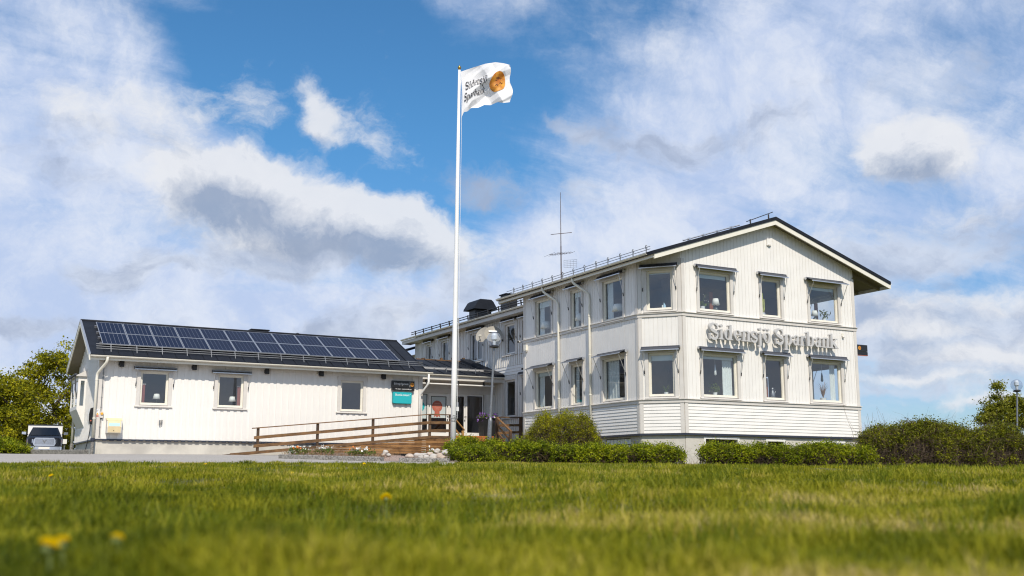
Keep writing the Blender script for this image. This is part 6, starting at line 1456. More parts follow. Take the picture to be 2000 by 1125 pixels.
rg = np.random.default_rng(21)
cx_, cy_, w_p = (pa+pb)/2, 14.72, (pb-pa)/2
P_ = np.stack([cx_+rg.uniform(-1.25, 1.25, 420)*w_p, cy_+rg.uniform(-0.36, 0.36, 420), pz1+0.16*rg.random(420)**0.7-0.02], -1); foliage_part('foliage', leaf_cloud(P_, 0.07, rg), pot_leaf, pl)
P_ = np.stack([cx_+rg.uniform(-1.35, 1.4, 170)*w_p, cy_+rg.uniform(-0.42, 0.36, 170), pz1+0.02+0.22*rg.random(170)-0.22*(rg.random(170) > 0.7)], -1); foliage_part('flowers', leaf_cloud(P_, 0.085, rg, 0.9), petal_v, pl)
P_ = np.stack([cx_+rg.uniform(-1.2, 1.4, 40)*w_p, cy_+rg.uniform(-0.42, 0.1, 40), pz1-0.05+0.2*rg.random(40)], -1); foliage_part('pale_flowers', leaf_cloud(P_, 0.06, rg, 0.9), petal_w, pl)

# ================================================================= flagpole and flag
fp0, fp1 = PS(884.5, 884, 34.0), PS(897.3, 137, 34.0); gz = ground(fp0[0], fp0[1])
pole = thing('flagpole', 'tall white flagpole with a gilded ball standing among the boulders', 'flagpole', (fp0[0], fp0[1], gz))
mb = MB(); dirp = (fp1-fp0)/np.linalg.norm(fp1-fp0); L = np.linalg.norm(fp1-fp0)
mb.tube([fp0-dirp*0.6, fp0+dirp*2.5, fp0+dirp*L*0.6, fp1], [0.088, 0.086, 0.066, 0.043], 16); mb.build('mast', flagpole_m, pole, smooth=True)
mb = MB(); mb.ball(fp1+dirp*0.085, 0.062, 14, 9); mb.tube([fp1, fp1+dirp*0.05], 0.03, 8); mb.tube([fp1+dirp*0.14, fp1+dirp*0.19], [0.02, 0.005], 6); mb.build('ball', gold, pole, smooth=True)
mb = MB(); h0 = fp0+dirp*(L*0.085)+RT*0.12; h1 = fp1-dirp*1.4+RT*0.10; mb.tube([h0, h1, fp1-dirp*0.02+RT*0.03], 0.006, 5); mb.build('halyard', flagpole_m, pole)
mb = MB(); cl_ = fp0+dirp*(L*0.085); mb.tube([cl_-RT*0.12-FW*0.08, cl_+RT*0.14-FW*0.09], 0.012, 5)
for k in range(5): mb.tube([cl_+dirp*(0.05*k-0.1)-RT*(0.10-0.02*k)-FW*0.09, cl_+dirp*(0.02+0.04*k-0.1)+RT*0.12-FW*0.09], 0.008, 5)
mb.build('cleat', galv, pole)
tops = np.array([(900, 140), (925, 131.5), (948, 124.5), (968, 121.5), (984, 123.5), (995.5, 126.5)]); bots = np.array([(901, 230), (906, 219), (913, 217.5), (920, 211), (934, 210.5), (946, 205), (958, 205.5), (972, 199.5), (985, 201), (998, 199.5)]); ub_ = np.array([0, 0.08, 0.16, 0.26, 0.40, 0.52, 0.62, 0.76, 0.88, 1.0])
uu = np.linspace(0, 1, 6)
def flag_pt(u, v):        # u along the fly, v from the top edge down
    tx_, ty_ = np.interp(u, uu, tops[:, 0]), np.interp(u, uu, tops[:, 1]); bx_, by_ = np.interp(u, ub_, bots[:, 0]), np.interp(u, ub_, bots[:, 1])
    w = math.sin(math.pi*v); px = tx_+(bx_-tx_)*v+(2.5*math.sin(5*u+2.6*v)*w+3.0*u*w)+u**6*(2.2*math.sin(11*v)-1.5*w); py = ty_+(by_-ty_)*v
    tri = lambda q: 2*abs(2*(q-math.floor(q+0.5)))-1
    dep = u*0.22+0.13*math.sin(8.2*u-3.4*v+0.5)*min(1, 2.4*u)+0.085*tri(0.95*u+1.15*v+0.12)*min(1, 3*u)+0.065*tri(2.3*u-1.3*v+0.3)*min(1, 2.5*u)*(0.35+u)+0.028*tri(3.1*v+1.7*u)*min(1, 4*u)
    return PS(px, py, 34.0+dep)
flag = thing('flag', 'white bank flag with black lettering and orange emblem blowing from the pole', 'flag', PS(900, 180, 34.0))
nu, nv = 110, 84; V = np.array([[flag_pt(i/nu, j/nv) for j in range(nv+1)] for i in range(nu+1)])
cloth_m = bpy.data.materials.new('flag_cloth'); cloth_m.use_nodes = True; t = NT(cloth_m.node_tree); pbs = t.n['Principled BSDF']; pbs.inputs['Base Color'].default_value = c4((0.86, 0.85, 0.86)); pbs.inputs['Roughness'].default_value = 0.7
tr = t.node('ShaderNodeBsdfTranslucent'); tr.inputs[0].default_value = c4((0.78, 0.77, 0.80)); mx = t.node('ShaderNodeMixShader'); mx.inputs[0].default_value = 0.22; t.l.new(pbs.outputs[0], mx.inputs[1]); t.l.new(tr.outputs[0], mx.inputs[2]); t.l.new(mx.outputs[0], t.n['Material Output'].inputs[0])
mb = MB(); mb.add(V.reshape(-1, 3), [(i*(nv+1)+j, (i+1)*(nv+1)+j, (i+1)*(nv+1)+j+1, i*(nv+1)+j+1) for i in range(nu) for j in range(nv)]); mb.build('cloth', cloth_m, flag, smooth=True, recalc=False)
def on_flag(pts, off=0.010):
    out_ = []
    for u, v in pts:
        p = flag_pt(u, v); a = flag_pt(min(1, u+0.01), v)-p; b = flag_pt(u, min(1, v+0.01))-p; n = np.cross(a, b); n /= np.linalg.norm(n)+1e-12
        if n@(C-p) < 0: n = -n
        out_.append(p+n*off)
    return out_
def flag_text(text, u0, v0, w, h, slant, name):
    geo, tw = serif_line(text); mb = MB()
    for ch, vs, fs in geo:
        fs2 = []
        mb.add(on_flag([(u0+x/tw*w, v0-y*h-slant*x/tw) for x, y, _ in vs], 0.024), fs)
    mb.build(name, print_black, flag, recalc=False)
flag_text('Sidensjö', 0.06, 0.47, 0.42, 0.17, 0.03, 'lettering_top'); flag_text('Sparbank', 0.05, 0.725, 0.44, 0.17, 0.03, 'lettering_bottom')
mb = MB(); cu_, cv_, ru_, rv_ = 0.715, 0.46, 0.165, 0.255; n = 24
rings = [[(cu_, cv_)]]+[[(cu_+ru_*k/6*math.cos(2*math.pi*i/n), cv_+rv_*k/6*math.sin(2*math.pi*i/n)) for i in range(n)] for k in range(1, 7)]
vs = on_flag([q for rg_ in rings for q in rg_], 0.018); fs = [(0, 1+i, 1+(i+1) % n) for i in range(n)]+[(1+(k-1)*n+i, 1+k*n+i, 1+k*n+(i+1) % n, 1+(k-1)*n+(i+1) % n) for k in range(1, 6) for i in range(n)]
mb.add(vs, fs); emb = mb.build('emblem', orange, flag, smooth=True, recalc=False)
mb = MB(); rgl = random.Random(4)
for k in range(9):
    pts = []; a = rgl.uniform(-0.6, 0.4), rgl.uniform(-0.6, 0.5); cx0, cy0 = a
    for q in range(6): pts.append((cu_+ru_*0.8*(cx0+0.10*q), cv_+rv_*0.8*(cy0+0.08*math.sin(q*1.9+k))))
    for (x0, y0), (x1, y1) in zip(pts, pts[1:]):
        if math.hypot((x0-cu_)/ru_, (y0-cv_)/rv_) < 0.85 and math.hypot((x1-cu_)/ru_, (y1-cv_)/rv_) < 0.85: mb.add(on_flag([(x0, y0-0.008), (x1, y1-0.008), (x1, y1+0.008), (x0, y0+0.008)], 0.027), [(0, 1, 2, 3)])
mb.build('emblem_line', orange_dark, flag, recalc=False)

# ================================================================= globe lamps
def globe_lamp(px, py, rpx, s, bpx, bpy, lab, sleeve=True):
    top = PS(px, py, s); r = rpx*s/FPX; bx, by = PS(bpx, bpy, s)[:2]; gz = ground(bx, by)
    t = thing('street_lamp', lab, 'street lamp', (bx, by, gz), 'globe lamps'); base = np.array([bx, by, gz-0.2]); ct = top-np.array([0, 0, r*1.05]); d = (ct-base)/np.linalg.norm(ct-base); L = np.linalg.norm(ct-base)
    k = base+d*(L*0.38 if sleeve else L*0.3); mb = MB(); mb.tube([base, k, k+d*0.10, ct], [0.078, 0.074, 0.042, 0.036], 12); mb.build('pole', galv, t, smooth=False)
    mb = MB(); mb.lathe([(0.05, -0.05), (0.17, -0.02), (0.17, 0.02), (0.08, 0.06)], ct, 16); mb.build('collar', black_metal, t)
    mb = MB(); mb.ball(top, r, 28, 18); mb.build('globe', globe_glass, t, smooth=True)
    mb = MB(); mb.lathe([(0.055, 0.0), (0.055, 0.16), (0.10, 0.20), (0.105, 0.34), (0.07, 0.42)], ct+np.array([0, 0, 0.05]), 14); mb.build('lamp_holder', lampglass_int, t, smooth=False)
    return t
globe_lamp(965.3, 662.5, 14.2, 37.0, 953, 880, 'tall globe street lamp in front of the entrance')
globe_lamp(1985.5, 752, 11.2, 47.0, 1984, 900, 'globe street lamp half hidden by the tree at the right')

# ================================================================= dishes, antenna
def dish(px, py, rxpx, rypx, xw, yaw_deg, lab, split):
    c = PX(px, py, xw); r = rypx*np.linalg.norm(c-C)/FPX
    ax = np.array([math.sin(R(yaw_deg)), -math.cos(R(yaw_deg)), 0.45]); ax /= np.linalg.norm(ax); A_ = np.cross([0, 0, 1.0], ax); A_ /= np.linalg.norm(A_); B_ = np.cross(ax, A_)
    t = thing('satellite_dish', lab, 'satellite dish', c, 'satellite dishes on the side wall'); mb = MB(); n = 28; vs = [c-ax*0.05]; fs = []
    for k in range(1, 6):
        for i in range(n): a = 2*math.pi*i/n; vs.append(c+A_*r*k/5*math.cos(a)+B_*r*k/5*math.sin(a)+ax*0.16*r*(k/5)**2-ax*0.05)
    fs += [(0, 1+i, 1+(i+1) % n) for i in range(n)]+[(1+(k-1)*n+i, 1+k*n+i, 1+k*n+(i+1) % n, 1+(k-1)*n+(i+1) % n) for k in range(1, 5) for i in range(n)]
    mb.add(vs, fs); mb.build('reflector', dish_m, t, smooth=True, recalc=False)
    if split:
        mb = MB(); mb.add([c+A_*x*r+B_*y*r+ax*(0.03) for x, y in ((-0.5, 0.28), (0.5, 0.28), (0.5, 0.45), (-0.5, 0.45))], [(0, 1, 2, 3)]); mb.build('print', print_white, t, recalc=False)
    f = c+ax*0.75*r-B_*0.55*r; mb = MB(); mb.tube([c-B_*r*0.95+ax*0.1*r, f], 0.018, 6); mb.build('feed_arm', galv, t); mb = MB(); mb.tube([f, f-ax*0.16+B_*0.1], 0.045, 8); mb.build('receiver', cream, t)
    w = np.array([0.6, c[1]+0.1, c[2]-0.3]); mb = MB(); mb.tube([c-ax*0.06, w], 0.03, 6); mb.tube([w+np.array([0, 0, 0.3]), w-np.array([0, 0, 0.35])], 0.03, 6); mb.build('wall_arm', galv, t)
dish(963.5, 653, 13, 18, 0.0, -18, 'large grey satellite dish, the nearer of the pair on the side wall', True)
dish(944, 654, 8, 17, -0.1, -62, 'grey satellite dish turned left, the farther of the pair on the side wall', False)
a0 = PX(1096, 533, APX); a1 = PX(1096.5, 375, APX); mst = thing('antenna_mast', 'thin rusty antenna mast with crossed rods on the roof ridge', 'antenna', (APX, a0[1], rrz(APX)))
mb = MB(); zc1 = PX(1096, 500, APX)[2]; mb.tube([(APX, a0[1], rrz(APX)-0.1), (APX, a0[1], PX(1096, 480, APX)[2])], 0.03, 8); rust = mat('rusty_steel', (0.09, 0.055, 0.045), 0.8, 0.2, var=0.3, vscale=12); mb.build('lower_mast', rust, mst)
mb = MB(); mb.tube([(APX, a0[1], PX(1096, 481, APX)[2]), (APX, a0[1], PX(1096, 430, APX)[2]), (APX, a0[1], a1[2])], [0.024, 0.017, 0.011], 6); mb.build('whip', rust, mst)
for pyc, xa, xb, nm in ((495.5, -26, 25, 'yagi_boom'), (456, -22, 24, 'cross_rod')):
    p, q = PX(1096+xa, pyc+(4 if nm == 'yagi_boom' else 3), APX), PX(1096+xb, pyc-(4 if nm == 'yagi_boom' else 3), APX); mb = MB(); z = PX(1096, pyc, APX)[2]; e = RT*0.55; 
    p, q = np.array([APX, a0[1], z])+RT*xa*0.0245-np.array([0, 0, 0.05]), np.array([APX, a0[1], z])+RT*xb*0.0245+np.array([0, 0, 0.06]); mb.tube([p, q], 0.012 if nm == 'yagi_boom' else 0.016, 6)
    bo = mb.build(nm, rust, mst)
    if nm == 'yagi_boom':
        for k, f in enumerate((0.02, 0.2, 0.32, 0.42, 0.55, 0.68, 0.8, 0.97)):
            c = p+(q-p)*f; L = 0.34-0.02*k; dv = np.array([0.35, -0.75, 0.25])*L+RT*0.15*L; mb = MB(); mb.tube([c-dv, c+dv], 0.008, 5); mb.build('element', galv, bo)
mb = MB(); q = np.array([APX, a0[1], PX(1096, 523, APX)[2]])
for k in range(5): mb.tube([q+RT*0.15+np.array([0, 0, 0.1*k]), q+RT*0.85+np.array([0, 0, 0.1*k+0.05])], 0.006, 4)
for k in range(5): mb.tube([q+RT*(0.15+0.17*k), q+RT*(0.15+0.17*k)+np.array([0, 0, 0.42])], 0.006, 4)
mb.build('grid_reflector', galv, mst, kind='stuff')

# ================================================================= pickup truck and post beyond the gable
def veh(px, s): return PS(px, 880, s)
tc0 = veh(85.5, 64.0); tz = ground(tc0[0], tc0[1]); tr_ = thing('pickup_truck', 'black pickup truck with chrome grille parked beyond the gable', 'pickup truck', (tc0[0], tc0[1], tz))
fwd = C-tc0; fwd[2] = 0; fwd /= np.linalg.norm(fwd); rg_t = np.cross(fwd, [0, 0, 1.0])     # truck faces the lawn
def tp(x, y, z): return np.array([tc0[0], tc0[1], tz])+rg_t*x+fwd*y+np.array([0, 0, z])
def loft(secs, name, m, par, smooth=False):
    mb = MB(); n = len(secs[0]); vs = [tp(*p) for s_ in secs for p in s_]; fs = [(i*n+k, i*n+(k+1) % n, (i+1)*n+(k+1) % n, (i+1)*n+k) for i in range(len(secs)-1) for k in range(n)]+[tuple(range(n)), tuple((len(secs)-1)*n+k for k in range(n))]
    mb.add(vs, fs); return mb.build(name, m, par, smooth=smooth)
def sec(y, w, z0, z1, r=0.12): return [(-w+r*0.6, y, z0), (w-r*0.6, y, z0), (w, y, z0+r), (w, y, z1-r), (w-r, y, z1), (-w+r, y, z1), (-w, y, z1-r), (-w, y, z0+r)]
loft([sec(0.0, 0.90, 0.62, 1.12), sec(-0.25, 0.98, 0.52, 1.24), sec(-1.3, 1.0, 0.48, 1.30), sec(-5.3, 1.0, 0.50, 1.28)], 'body', car_black, tr_)
mb = MB(); mb.hexa([tp(-0.93, -1.35, 1.27), tp(0.93, -1.35, 1.27), tp(0.93, -3.6, 1.27), tp(-0.93, -3.6, 1.27), tp(-0.70, -2.05, 1.82), tp(0.70, -2.05, 1.82), tp(0.72, -3.4, 1.82), tp(-0.72, -3.4, 1.82)]); cab = mb.build('cab', car_black, tr_)
mb = MB(); mb.add([tp(-0.80, -1.40, 1.335), tp(0.80, -1.40, 1.335), tp(0.66, -1.975, 1.78), tp(-0.66, -1.975, 1.78)], [(0, 1, 2, 3)]); mb.build('windscreen', car_glass, tr_, recalc=False)
mb = MB(); mb.box(0, 0, 0, 0, 0, 0) if False else None
g_ = MB(); pts = [(-0.55, 0.64), (0.55, 0.64), (0.62, 0.78), (0.60, 1.0), (0.5, 1.12), (-0.5, 1.12), (-0.60, 1.0), (-0.62, 0.78)]
g_.prism([tp(x, 0.0, z) for x, z in pts], fwd*0.06); gr_ = g_.build('grille', chrome, tr_)
for k in range(6):
    z = 0.74+k*0.058; m_ = MB(); m_.hexa([tp(-0.52, 0.055, z), tp(0.52, 0.055, z), tp(0.52, 0.07, z), tp(-0.52, 0.07, z), tp(-0.52, 0.055, z+0.022), tp(0.52, 0.055, z+0.022), tp(0.52, 0.07, z+0.022), tp(-0.52, 0.07, z+0.022)]); m_.build('grille_slot', black_metal, gr_)
m_ = MB(); m_.prism([tp(-0.13, 0.062, 1.02), tp(-0.05, 0.062, 0.98), tp(0, 0.062, 0.90), tp(0.05, 0.062, 0.98), tp(0.13, 0.062, 1.02), tp(0.10, 0.062, 0.93), tp(0.0, 0.062, 0.76), tp(-0.10, 0.062, 0.93)], fwd*0.03); m_.build('emblem', galv, gr_)
for sx_ in (-1, 1):
    m_ = MB(); m_.hexa([tp(sx_*0.64, -0.05, 0.82), tp(sx_*0.93, -0.18, 0.84), tp(sx_*0.93, -0.10, 0.84), tp(sx_*0.64, 0.02, 0.82), tp(sx_*0.64, -0.05, 1.03), tp(sx_*0.93, -0.18, 1.02), tp(sx_*0.93, -0.10, 1.02), tp(sx_*0.64, 0.02, 1.03)]); m_.build('headlight', chrome, tr_)
    m_ = MB(); m_.hexa([tp(sx_*0.90, -0.16, 0.86), tp(sx_*0.955, -0.22, 0.86), tp(sx_*0.955, -0.15, 0.86), tp(sx_*0.90, -0.09, 0.86), tp(sx_*0.90, -0.16, 1.0), tp(sx_*0.955, -0.22, 1.0), tp(sx_*0.955, -0.15, 1.0), tp(sx_*0.90, -0.09, 1.0)]); m_.build('indicator', salmon, tr_)
    m_ = MB(); m_.hexa([tp(sx_*1.06, -1.62, 1.36), tp(sx_*1.29, -1.62, 1.38), tp(sx_*1.29, -1.50, 1.38), tp(sx_*1.06, -1.50, 1.36), tp(sx_*1.06, -1.62, 1.52), tp(sx_*1.29, -1.62, 1.52), tp(sx_*1.29, -1.50, 1.52), tp(sx_*1.06, -1.50, 1.52)]); mi = m_.build('mirror', chrome, tr_)
    m_ = MB(); m_.tube([tp(sx_*0.93, -1.58, 1.36), tp(sx_*1.08, -1.56, 1.40)], 0.03, 6); m_.build('mirror_arm', car_black, mi)
    for y in (-1.0, -4.4):
        m_ = MB(); m_.tube([tp(sx_*0.72, y, 0.39), tp(sx_*1.0, y, 0.39)], 0.39, 18); wh = m_.build('wheel', rubber, tr_); m_ = MB(); m_.tube([tp(sx_*0.98, y, 0.39), tp(sx_*1.01, y, 0.39)], 0.24, 14); m_.build('rim', chrome, wh)
m_ = MB(); m_.hexa([tp(-0.96, -0.05, 0.42), tp(0.96, -0.05, 0.42), tp(0.9, 0.14, 0.42), tp(-0.9, 0.14, 0.42), tp(-0.96, -0.05, 0.60), tp(0.96, -0.05, 0.60), tp(0.9, 0.14, 0.60), tp(-0.9, 0.14, 0.60)]); m_.build('bumper', chrome, tr_)
m_ = MB(); m_.hexa([tp(-0.30, 0.145, 0.46), tp(0.30, 0.145, 0.46), tp(0.30, 0.155, 0.46), tp(-0.30, 0.155, 0.46), tp(-0.30, 0.145, 0.57), tp(0.30, 0.145, 0.57), tp(0.30, 0.155, 0.57), tp(-0.30, 0.155, 0.57)]); m_.build('number_plate', cream, tr_)
vb = thing('white_trailer', 'white box trailer standing behind the black pickup truck', 'trailer', tuple(tp(0, -7.2, 0)))
m_ = MB(); m_.hexa([tp(-1.02, -5.8, 0.7), tp(1.02, -5.8, 0.7), tp(1.02, -8.6, 0.7), tp(-1.02, -8.6, 0.7), tp(-1.02, -5.8, 2.12), tp(1.02, -5.8, 2.12), tp(1.02, -8.6, 2.12), tp(-1.02, -8.6, 2.12)]); m_.build('box', pvc, vb)
m_ = MB(); m_.hexa([tp(-1.06, -5.76, 2.12), tp(1.06, -5.76, 2.12), tp(1.06, -8.64, 2.12), tp(-1.06, -8.64, 2.12), tp(-1.06, -5.76, 2.17), tp(1.06, -5.76, 2.17), tp(1.06, -8.64, 2.17), tp(-1.06, -8.64, 2.17)]); m_.build('roof_edge', black_metal, vb)
for sx_ in (-1, 1): m_ = MB(); m_.tube([tp(sx_*0.8, -7.4, 0.33), tp(sx_*1.0, -7.4, 0.33)], 0.33, 14); m_.build('wheel', rubber, vb)
q = PS(126.5, 862, 50.5); gz = ground(q[0], q[1]); t = thing('motor_heater_post', 'short post with a white socket box near the gable corner', 'post', (q[0], q[1], gz))
mb = MB(); mb.tube([(q[0], q[1], gz-0.1), (q[0], q[1], q[2]-0.1)], 0.03, 8); mb.build('post', galv, t); mb = MB(); mb.box(q[0]-0.085, q[0]+0.085, q[1]-0.06, q[1]+0.06, q[2]-0.12, q[2]+0.10); mb.build('box', pvc, t)
mb = MB(); mb.box(q[0]-0.05, q[0]+0.05, q[1]-0.05, q[1]+0.05, q[2]-0.17, q[2]-0.12); mb.build('socket', black_metal, t)
ga = gpx(60, 884); kerb([(ga[0]-1.0, ga[1]-0.4), (-18.95, 12.62)], 'kerb', 'long granite kerb beside the gable of the wing', h=0.17, w=0.25)

# ================================================================= things behind the windows
def shelf(W, q, par):
    mb = MB(); W.box(mb, q[0]-0.06, q[1]+0.06, q[2]-0.05, q[2]-0.02, -0.42, -0.125); return mb.build('window_board', pvc, par)
for W, keys in ((F_, ('fu', 'fl')), (CH_, ('cu', 'cl')), (L_, ('lu', 'll')), (WF_, ('w',))):
    for k, q in WINS.items():
        if k[:-1] in keys: shelf(W, q, annex if k[0] == 'w' else building)
def table_lamp(W, key, px, hgt, rad, lab, dark=True, d=-0.27):
    q = WINS[key]; u = W.px(px, 700, d)[0] if W is not WF_ else W.px(px, 780, d)[0]; z = q[2]-0.02; b = W.p(u, z, d)
    t = thing('table_lamp', lab, 'table lamp', b, 'white shaded lamps in the windows')
    mb = MB(); mb.lathe([(rad*0.55, 0), (rad*0.62, 0.03), (rad*0.6, hgt*0.25), (rad*0.3, hgt*0.38), (0.012, hgt*0.42), (0.012, hgt*0.6)] if dark else [(rad*0.5, 0), (rad*0.5, 0.015), (0.012, 0.03), (0.012, hgt*0.62)], b, 14); mb.build('base', dark_ceramic if dark else galv, t, smooth=True)
    mb = MB(); mb.lathe([(rad, hgt*0.52), (rad*0.66, hgt)], b, 20); mb.build('shade', fabric_white, t, smooth=True)
table_lamp(F_, 'fu0', 1401.5, 0.52, 0.155, 'white shaded lamp in the upper front window with the orchid'); table_lamp(F_, 'fu2', 1595.5, 0.44, 0.145, 'white shaded lamp in the upper right front window')
table_lamp(WF_, 'w0', 305.5, 0.42, 0.15, 'white shaded lamp in the left wing window', False); table_lamp(WF_, 'w1', 453.5, 0.42, 0.15, 'white shaded lamp in the middle wing window', False)
table_lamp(L_, 'lu0', 1067, 0.62, 0.26, 'white shaded lamp in the upper side window farthest back', False); table_lamp(L_, 'lu1', 1133.5, 0.6, 0.22, 'white shaded lamp in the narrow upper side window', False); table_lamp(L_, 'lu2', 1210, 0.60, 0.27, 'white shaded lamp in the upper side window nearest the corner', False)
rgp = np.random.default_rng(3)
def pot(W, key, px, r, h, lab, kind, d=-0.27, m=None):
    q = WINS[key]; u = W.px(px, 700, d)[0]; z = q[2]-0.02; b = W.p(u, z, d); t = thing('potted_plant', lab, 'potted plant', b, None)
    mb = MB(); mb.lathe([(r*0.72, 0), (r, h*0.95), (r*1.03, h), (r*0.85, h), (r*0.8, h*0.9)], b, 16); mb.build('pot', m or pot_white, t)
    top = b+np.array([0, 0, h])
    if kind == 'spider' or kind == 'grassy':
        mb = MB(); n = 46 if kind == 'grassy' else 26
        for k in range(n):
            a = rgp.uniform(0, 2*math.pi); L = rgp.uniform(0.18, 0.42); dr = np.array([math.cos(a), math.sin(a), 0]); up = rgp.uniform(0.5, 1.3) if kind == 'spider' else rgp.uniform(1.4, 2.6)
            p1 = top+dr*L*0.35+np.array([0, 0, L*up*0.55]); p2 = top+dr*L*0.8+np.array([0, 0, L*(up*0.45 if kind == 'spider' else up*0.75)]); sd = np.cross(dr, [0, 0, 1.])*0.009
            mb.add([top-sd, top+sd, p1+sd, p1-sd, p2], [(0, 1, 2, 3), (3, 2, 4)])
        mb.build('leaves', pot_leaf if kind == 'spider' else dry, t, recalc=False)
    elif kind == 'cactus':
        mb = MB()
        for (dx_, hh, rr) in ((0, 0.78, 0.035), (0.09, 0.55, 0.028), (-0.05, 0.40, 0.026)): mb.tube([top+W.e*dx_*0.3, top+W.e*dx_+np.array([0, 0, 0.12]), top+W.e*(dx_+0.01)+np.array([0, 0, hh])], [rr, rr, rr*0.7], 8)
        mb.build('stems', cactus_m, t, smooth=True)
    elif kind == 'orchid':
        P_ = top+rgp.normal(size=(22, 3))*np.array([0.09, 0.05, 0.05])+np.array([0, 0, 0.10]); o = foliage_part('leaves', leaf_cloud(P_, 0.17, rgp, 0.45), pot_leaf, t)
        P_ = top+rgp.uniform(-1, 1, size=(12, 3))*np.array([0.20, 0.04, 0.16])+W.e*0.16+np.array([0, 0, 0.34]); o = foliage_part('blossoms', leaf_cloud(P_, 0.045, rgp, 0.9), petal_w, t)
        mb = MB(); mb.tube([top, top+np.array([0, 0, 0.3])+W.e*0.06, top+np.array([0, 0, 0.48])+W.e*0.2], 0.006, 5); mb.build('stem', pot_leaf, t)
    else:
        n = 130 if kind == 'bushy' else 34; P_ = top+rgp.normal(size=(n, 3))*np.array([0.10, 0.07, 0.09])+np.array([0, 0, 0.13]); o = foliage_part('leaves', leaf_cloud(P_, 0.075 if kind == 'bushy' else 0.2, rgp, 0.5 if kind == 'bushy' else 0.25), pot_leaf if kind == 'bushy' else dark_leaf, t)
pot(F_, 'fu0', 1375.5, 0.10, 0.17, 'orchid in a white pot in the upper front window', 'orchid'); pot(F_, 'fu1', 1493, 0.085, 0.15, 'pale branching cactus in a white pot in the narrow upper window', 'cactus')
pot(F_, 'fu2', 1613.5, 0.075, 0.16, 'spiky dark plant in a pale pot in the upper right window', 'palm'); pot(F_, 'fl0', 1394.5, 0.085, 0.15, 'bushy green plant in a white pot in the lower left front window', 'bushy')
pot(F_, 'fl2', 1604, 0.125, 0.14, 'tall dry grass plant in a white bowl in the lower right window', 'grassy'); pot(CH_, 'cl0', 1299.5, 0.085, 0.12, 'spider plant in a white pot in the corner window', 'spider')
b = F_.p(F_.px(1506, 700, -0.27)[0], WINS['fl1'][2]-0.02, -0.27); t = thing('vase', 'tall grey vase in the narrow lower front window', 'vase', b); mb = MB(); mb.lathe([(0.05, 0), (0.09, 0.06), (0.10, 0.18), (0.06, 0.30), (0.035, 0.38), (0.06, 0.44)], b, 16); mb.build('body', galv, t, smooth=True); mb = MB(); mb.tube([b+F_.e*0.09+np.array([0, 0, 0.2]), b+F_.e*0.16+np.array([0, 0, 0.32]), b+F_.e*0.05+np.array([0, 0, 0.42])], 0.012, 6); mb.build('handle', galv, t)
b = CH_.p(CH_.px(1296.5, 600, -0.24)[0], WINS['cu0'][2]-0.02, -0.24); t = thing('photo_frame', 'small pale picture stand in the upper corner window', 'picture frame', b); mb = MB(); CH_.box(mb, 0, 0, 0, 0, 0, 0) if False else None
mb = MB(); uf = CH_.px(1296.5, 600, -0.24)[0]; zf = WINS['cu0'][2]-0.02; CH_.box(mb, uf-0.07, uf-0.02, zf, zf+0.17, -0.25, -0.23); mb.build('frame', pot_white, t); mb = MB(); mb.prism([CH_.p(uf-0.015, zf, -0.24), CH_.p(uf+0.08, zf, -0.24), CH_.p(uf+0.07, zf+0.16, -0.26), CH_.p(uf+0.0, zf+0.27, -0.26)], CH_.n*0.012); mb.build('card', box_blue, t)
def pendant(W, key, px, py0, py1, lab, two=False):
    d = -0.35; u = W.px(px, 730, d)[0]; z0 = W.px(px, py1, d)[1]; z1 = 2.29; t = thing('pendant_lamp', lab, 'pendant lamp', W.p(u, z1, d)); zt_ = W.px(px, py0, d)[1]
    mb = MB(); mb.tube([W.p(u, z1, d), W.p(u, zt_, d)], 0.008, 5); mb.build('cord', print_white, t)
    mb = MB(); mb.lathe([(0.012, 0), (0.055, 0.05), (0.045, 0.2), (0.014, zt_-z0)], W.p(u, z0, d), 12); mb.build('shade', pot_white if not two else dark_ceramic, t, smooth=True)
pendant(F_, 'fl0', 1397, 712, 734, 'slim white pendant lamp in the lower left front window'); pendant(F_, 'fl2', 1605, 728, 746, 'dark drop shaped pendant in the lower right front window', True)
def curtain(W, u0, u1, z0, z1, lab, m=None, d=-0.20, folds=5):
    n = folds*6; mb = MB(); top, bot = [], []
    for i in range(n+1):
        u = u0+(u1-u0)*i/n; dd = d+0.03*math.sin(2*math.pi*folds*i/n); bot.append(W.p(u, z0, dd)); top.append(W.p(u, z1, dd))
    mb.add(bot+top, [(i, i+1, n+2+i, n+1+i) for i in range(n)]); c = thing('curtain', lab, 'curtain', W.p((u0+u1)/2, z1, d)); mb.build('cloth', m or curtain_m, c, smooth=True, recalc=False)
    mb = MB(); mb.tube([W.p(u0-0.03, z1+0.01, d), W.p(u1+0.03, z1+0.01, d)], 0.012, 6); mb.build('rail', pvc, c)
q = WINS['fl0']; curtain(F_, q[1]-0.50, q[1]-0.04, q[2]-0.25, q[3]-0.02, 'pale curtain at the right of the lower left front window', folds=4)
q = WINS['fl2']; curtain(F_, q[0]-0.05, q[0]+0.14, q[2]-0.25, q[3]+0.05, 'green curtain in the lower right front window', green_cloth, folds=2); curtain(F_, q[1]-0.36, q[1]-0.08, q[2]-0.25, q[3]+0.05, 'pale curtain in the lower right front window', folds=3)
for k, lab in (('ll0', 'lower side window farthest back'), ('ll1', 'narrow lower side window'), ('ll2', 'lower side window nearest the corner'), ('lu0', 'upper side window farthest back'), ('lu1', 'narrow upper side window'), ('lu2', 'upper side window nearest the corner')):
    q = WINS[k]; w = q[1]-q[0]; f = 0.30 if k != 'll2' else 0.55; curtain(L_, q[1]-w*f, q[1]+0.04, q[2]-0.2, q[3]+0.05, 'pale curtain behind the '+lab, folds=4)
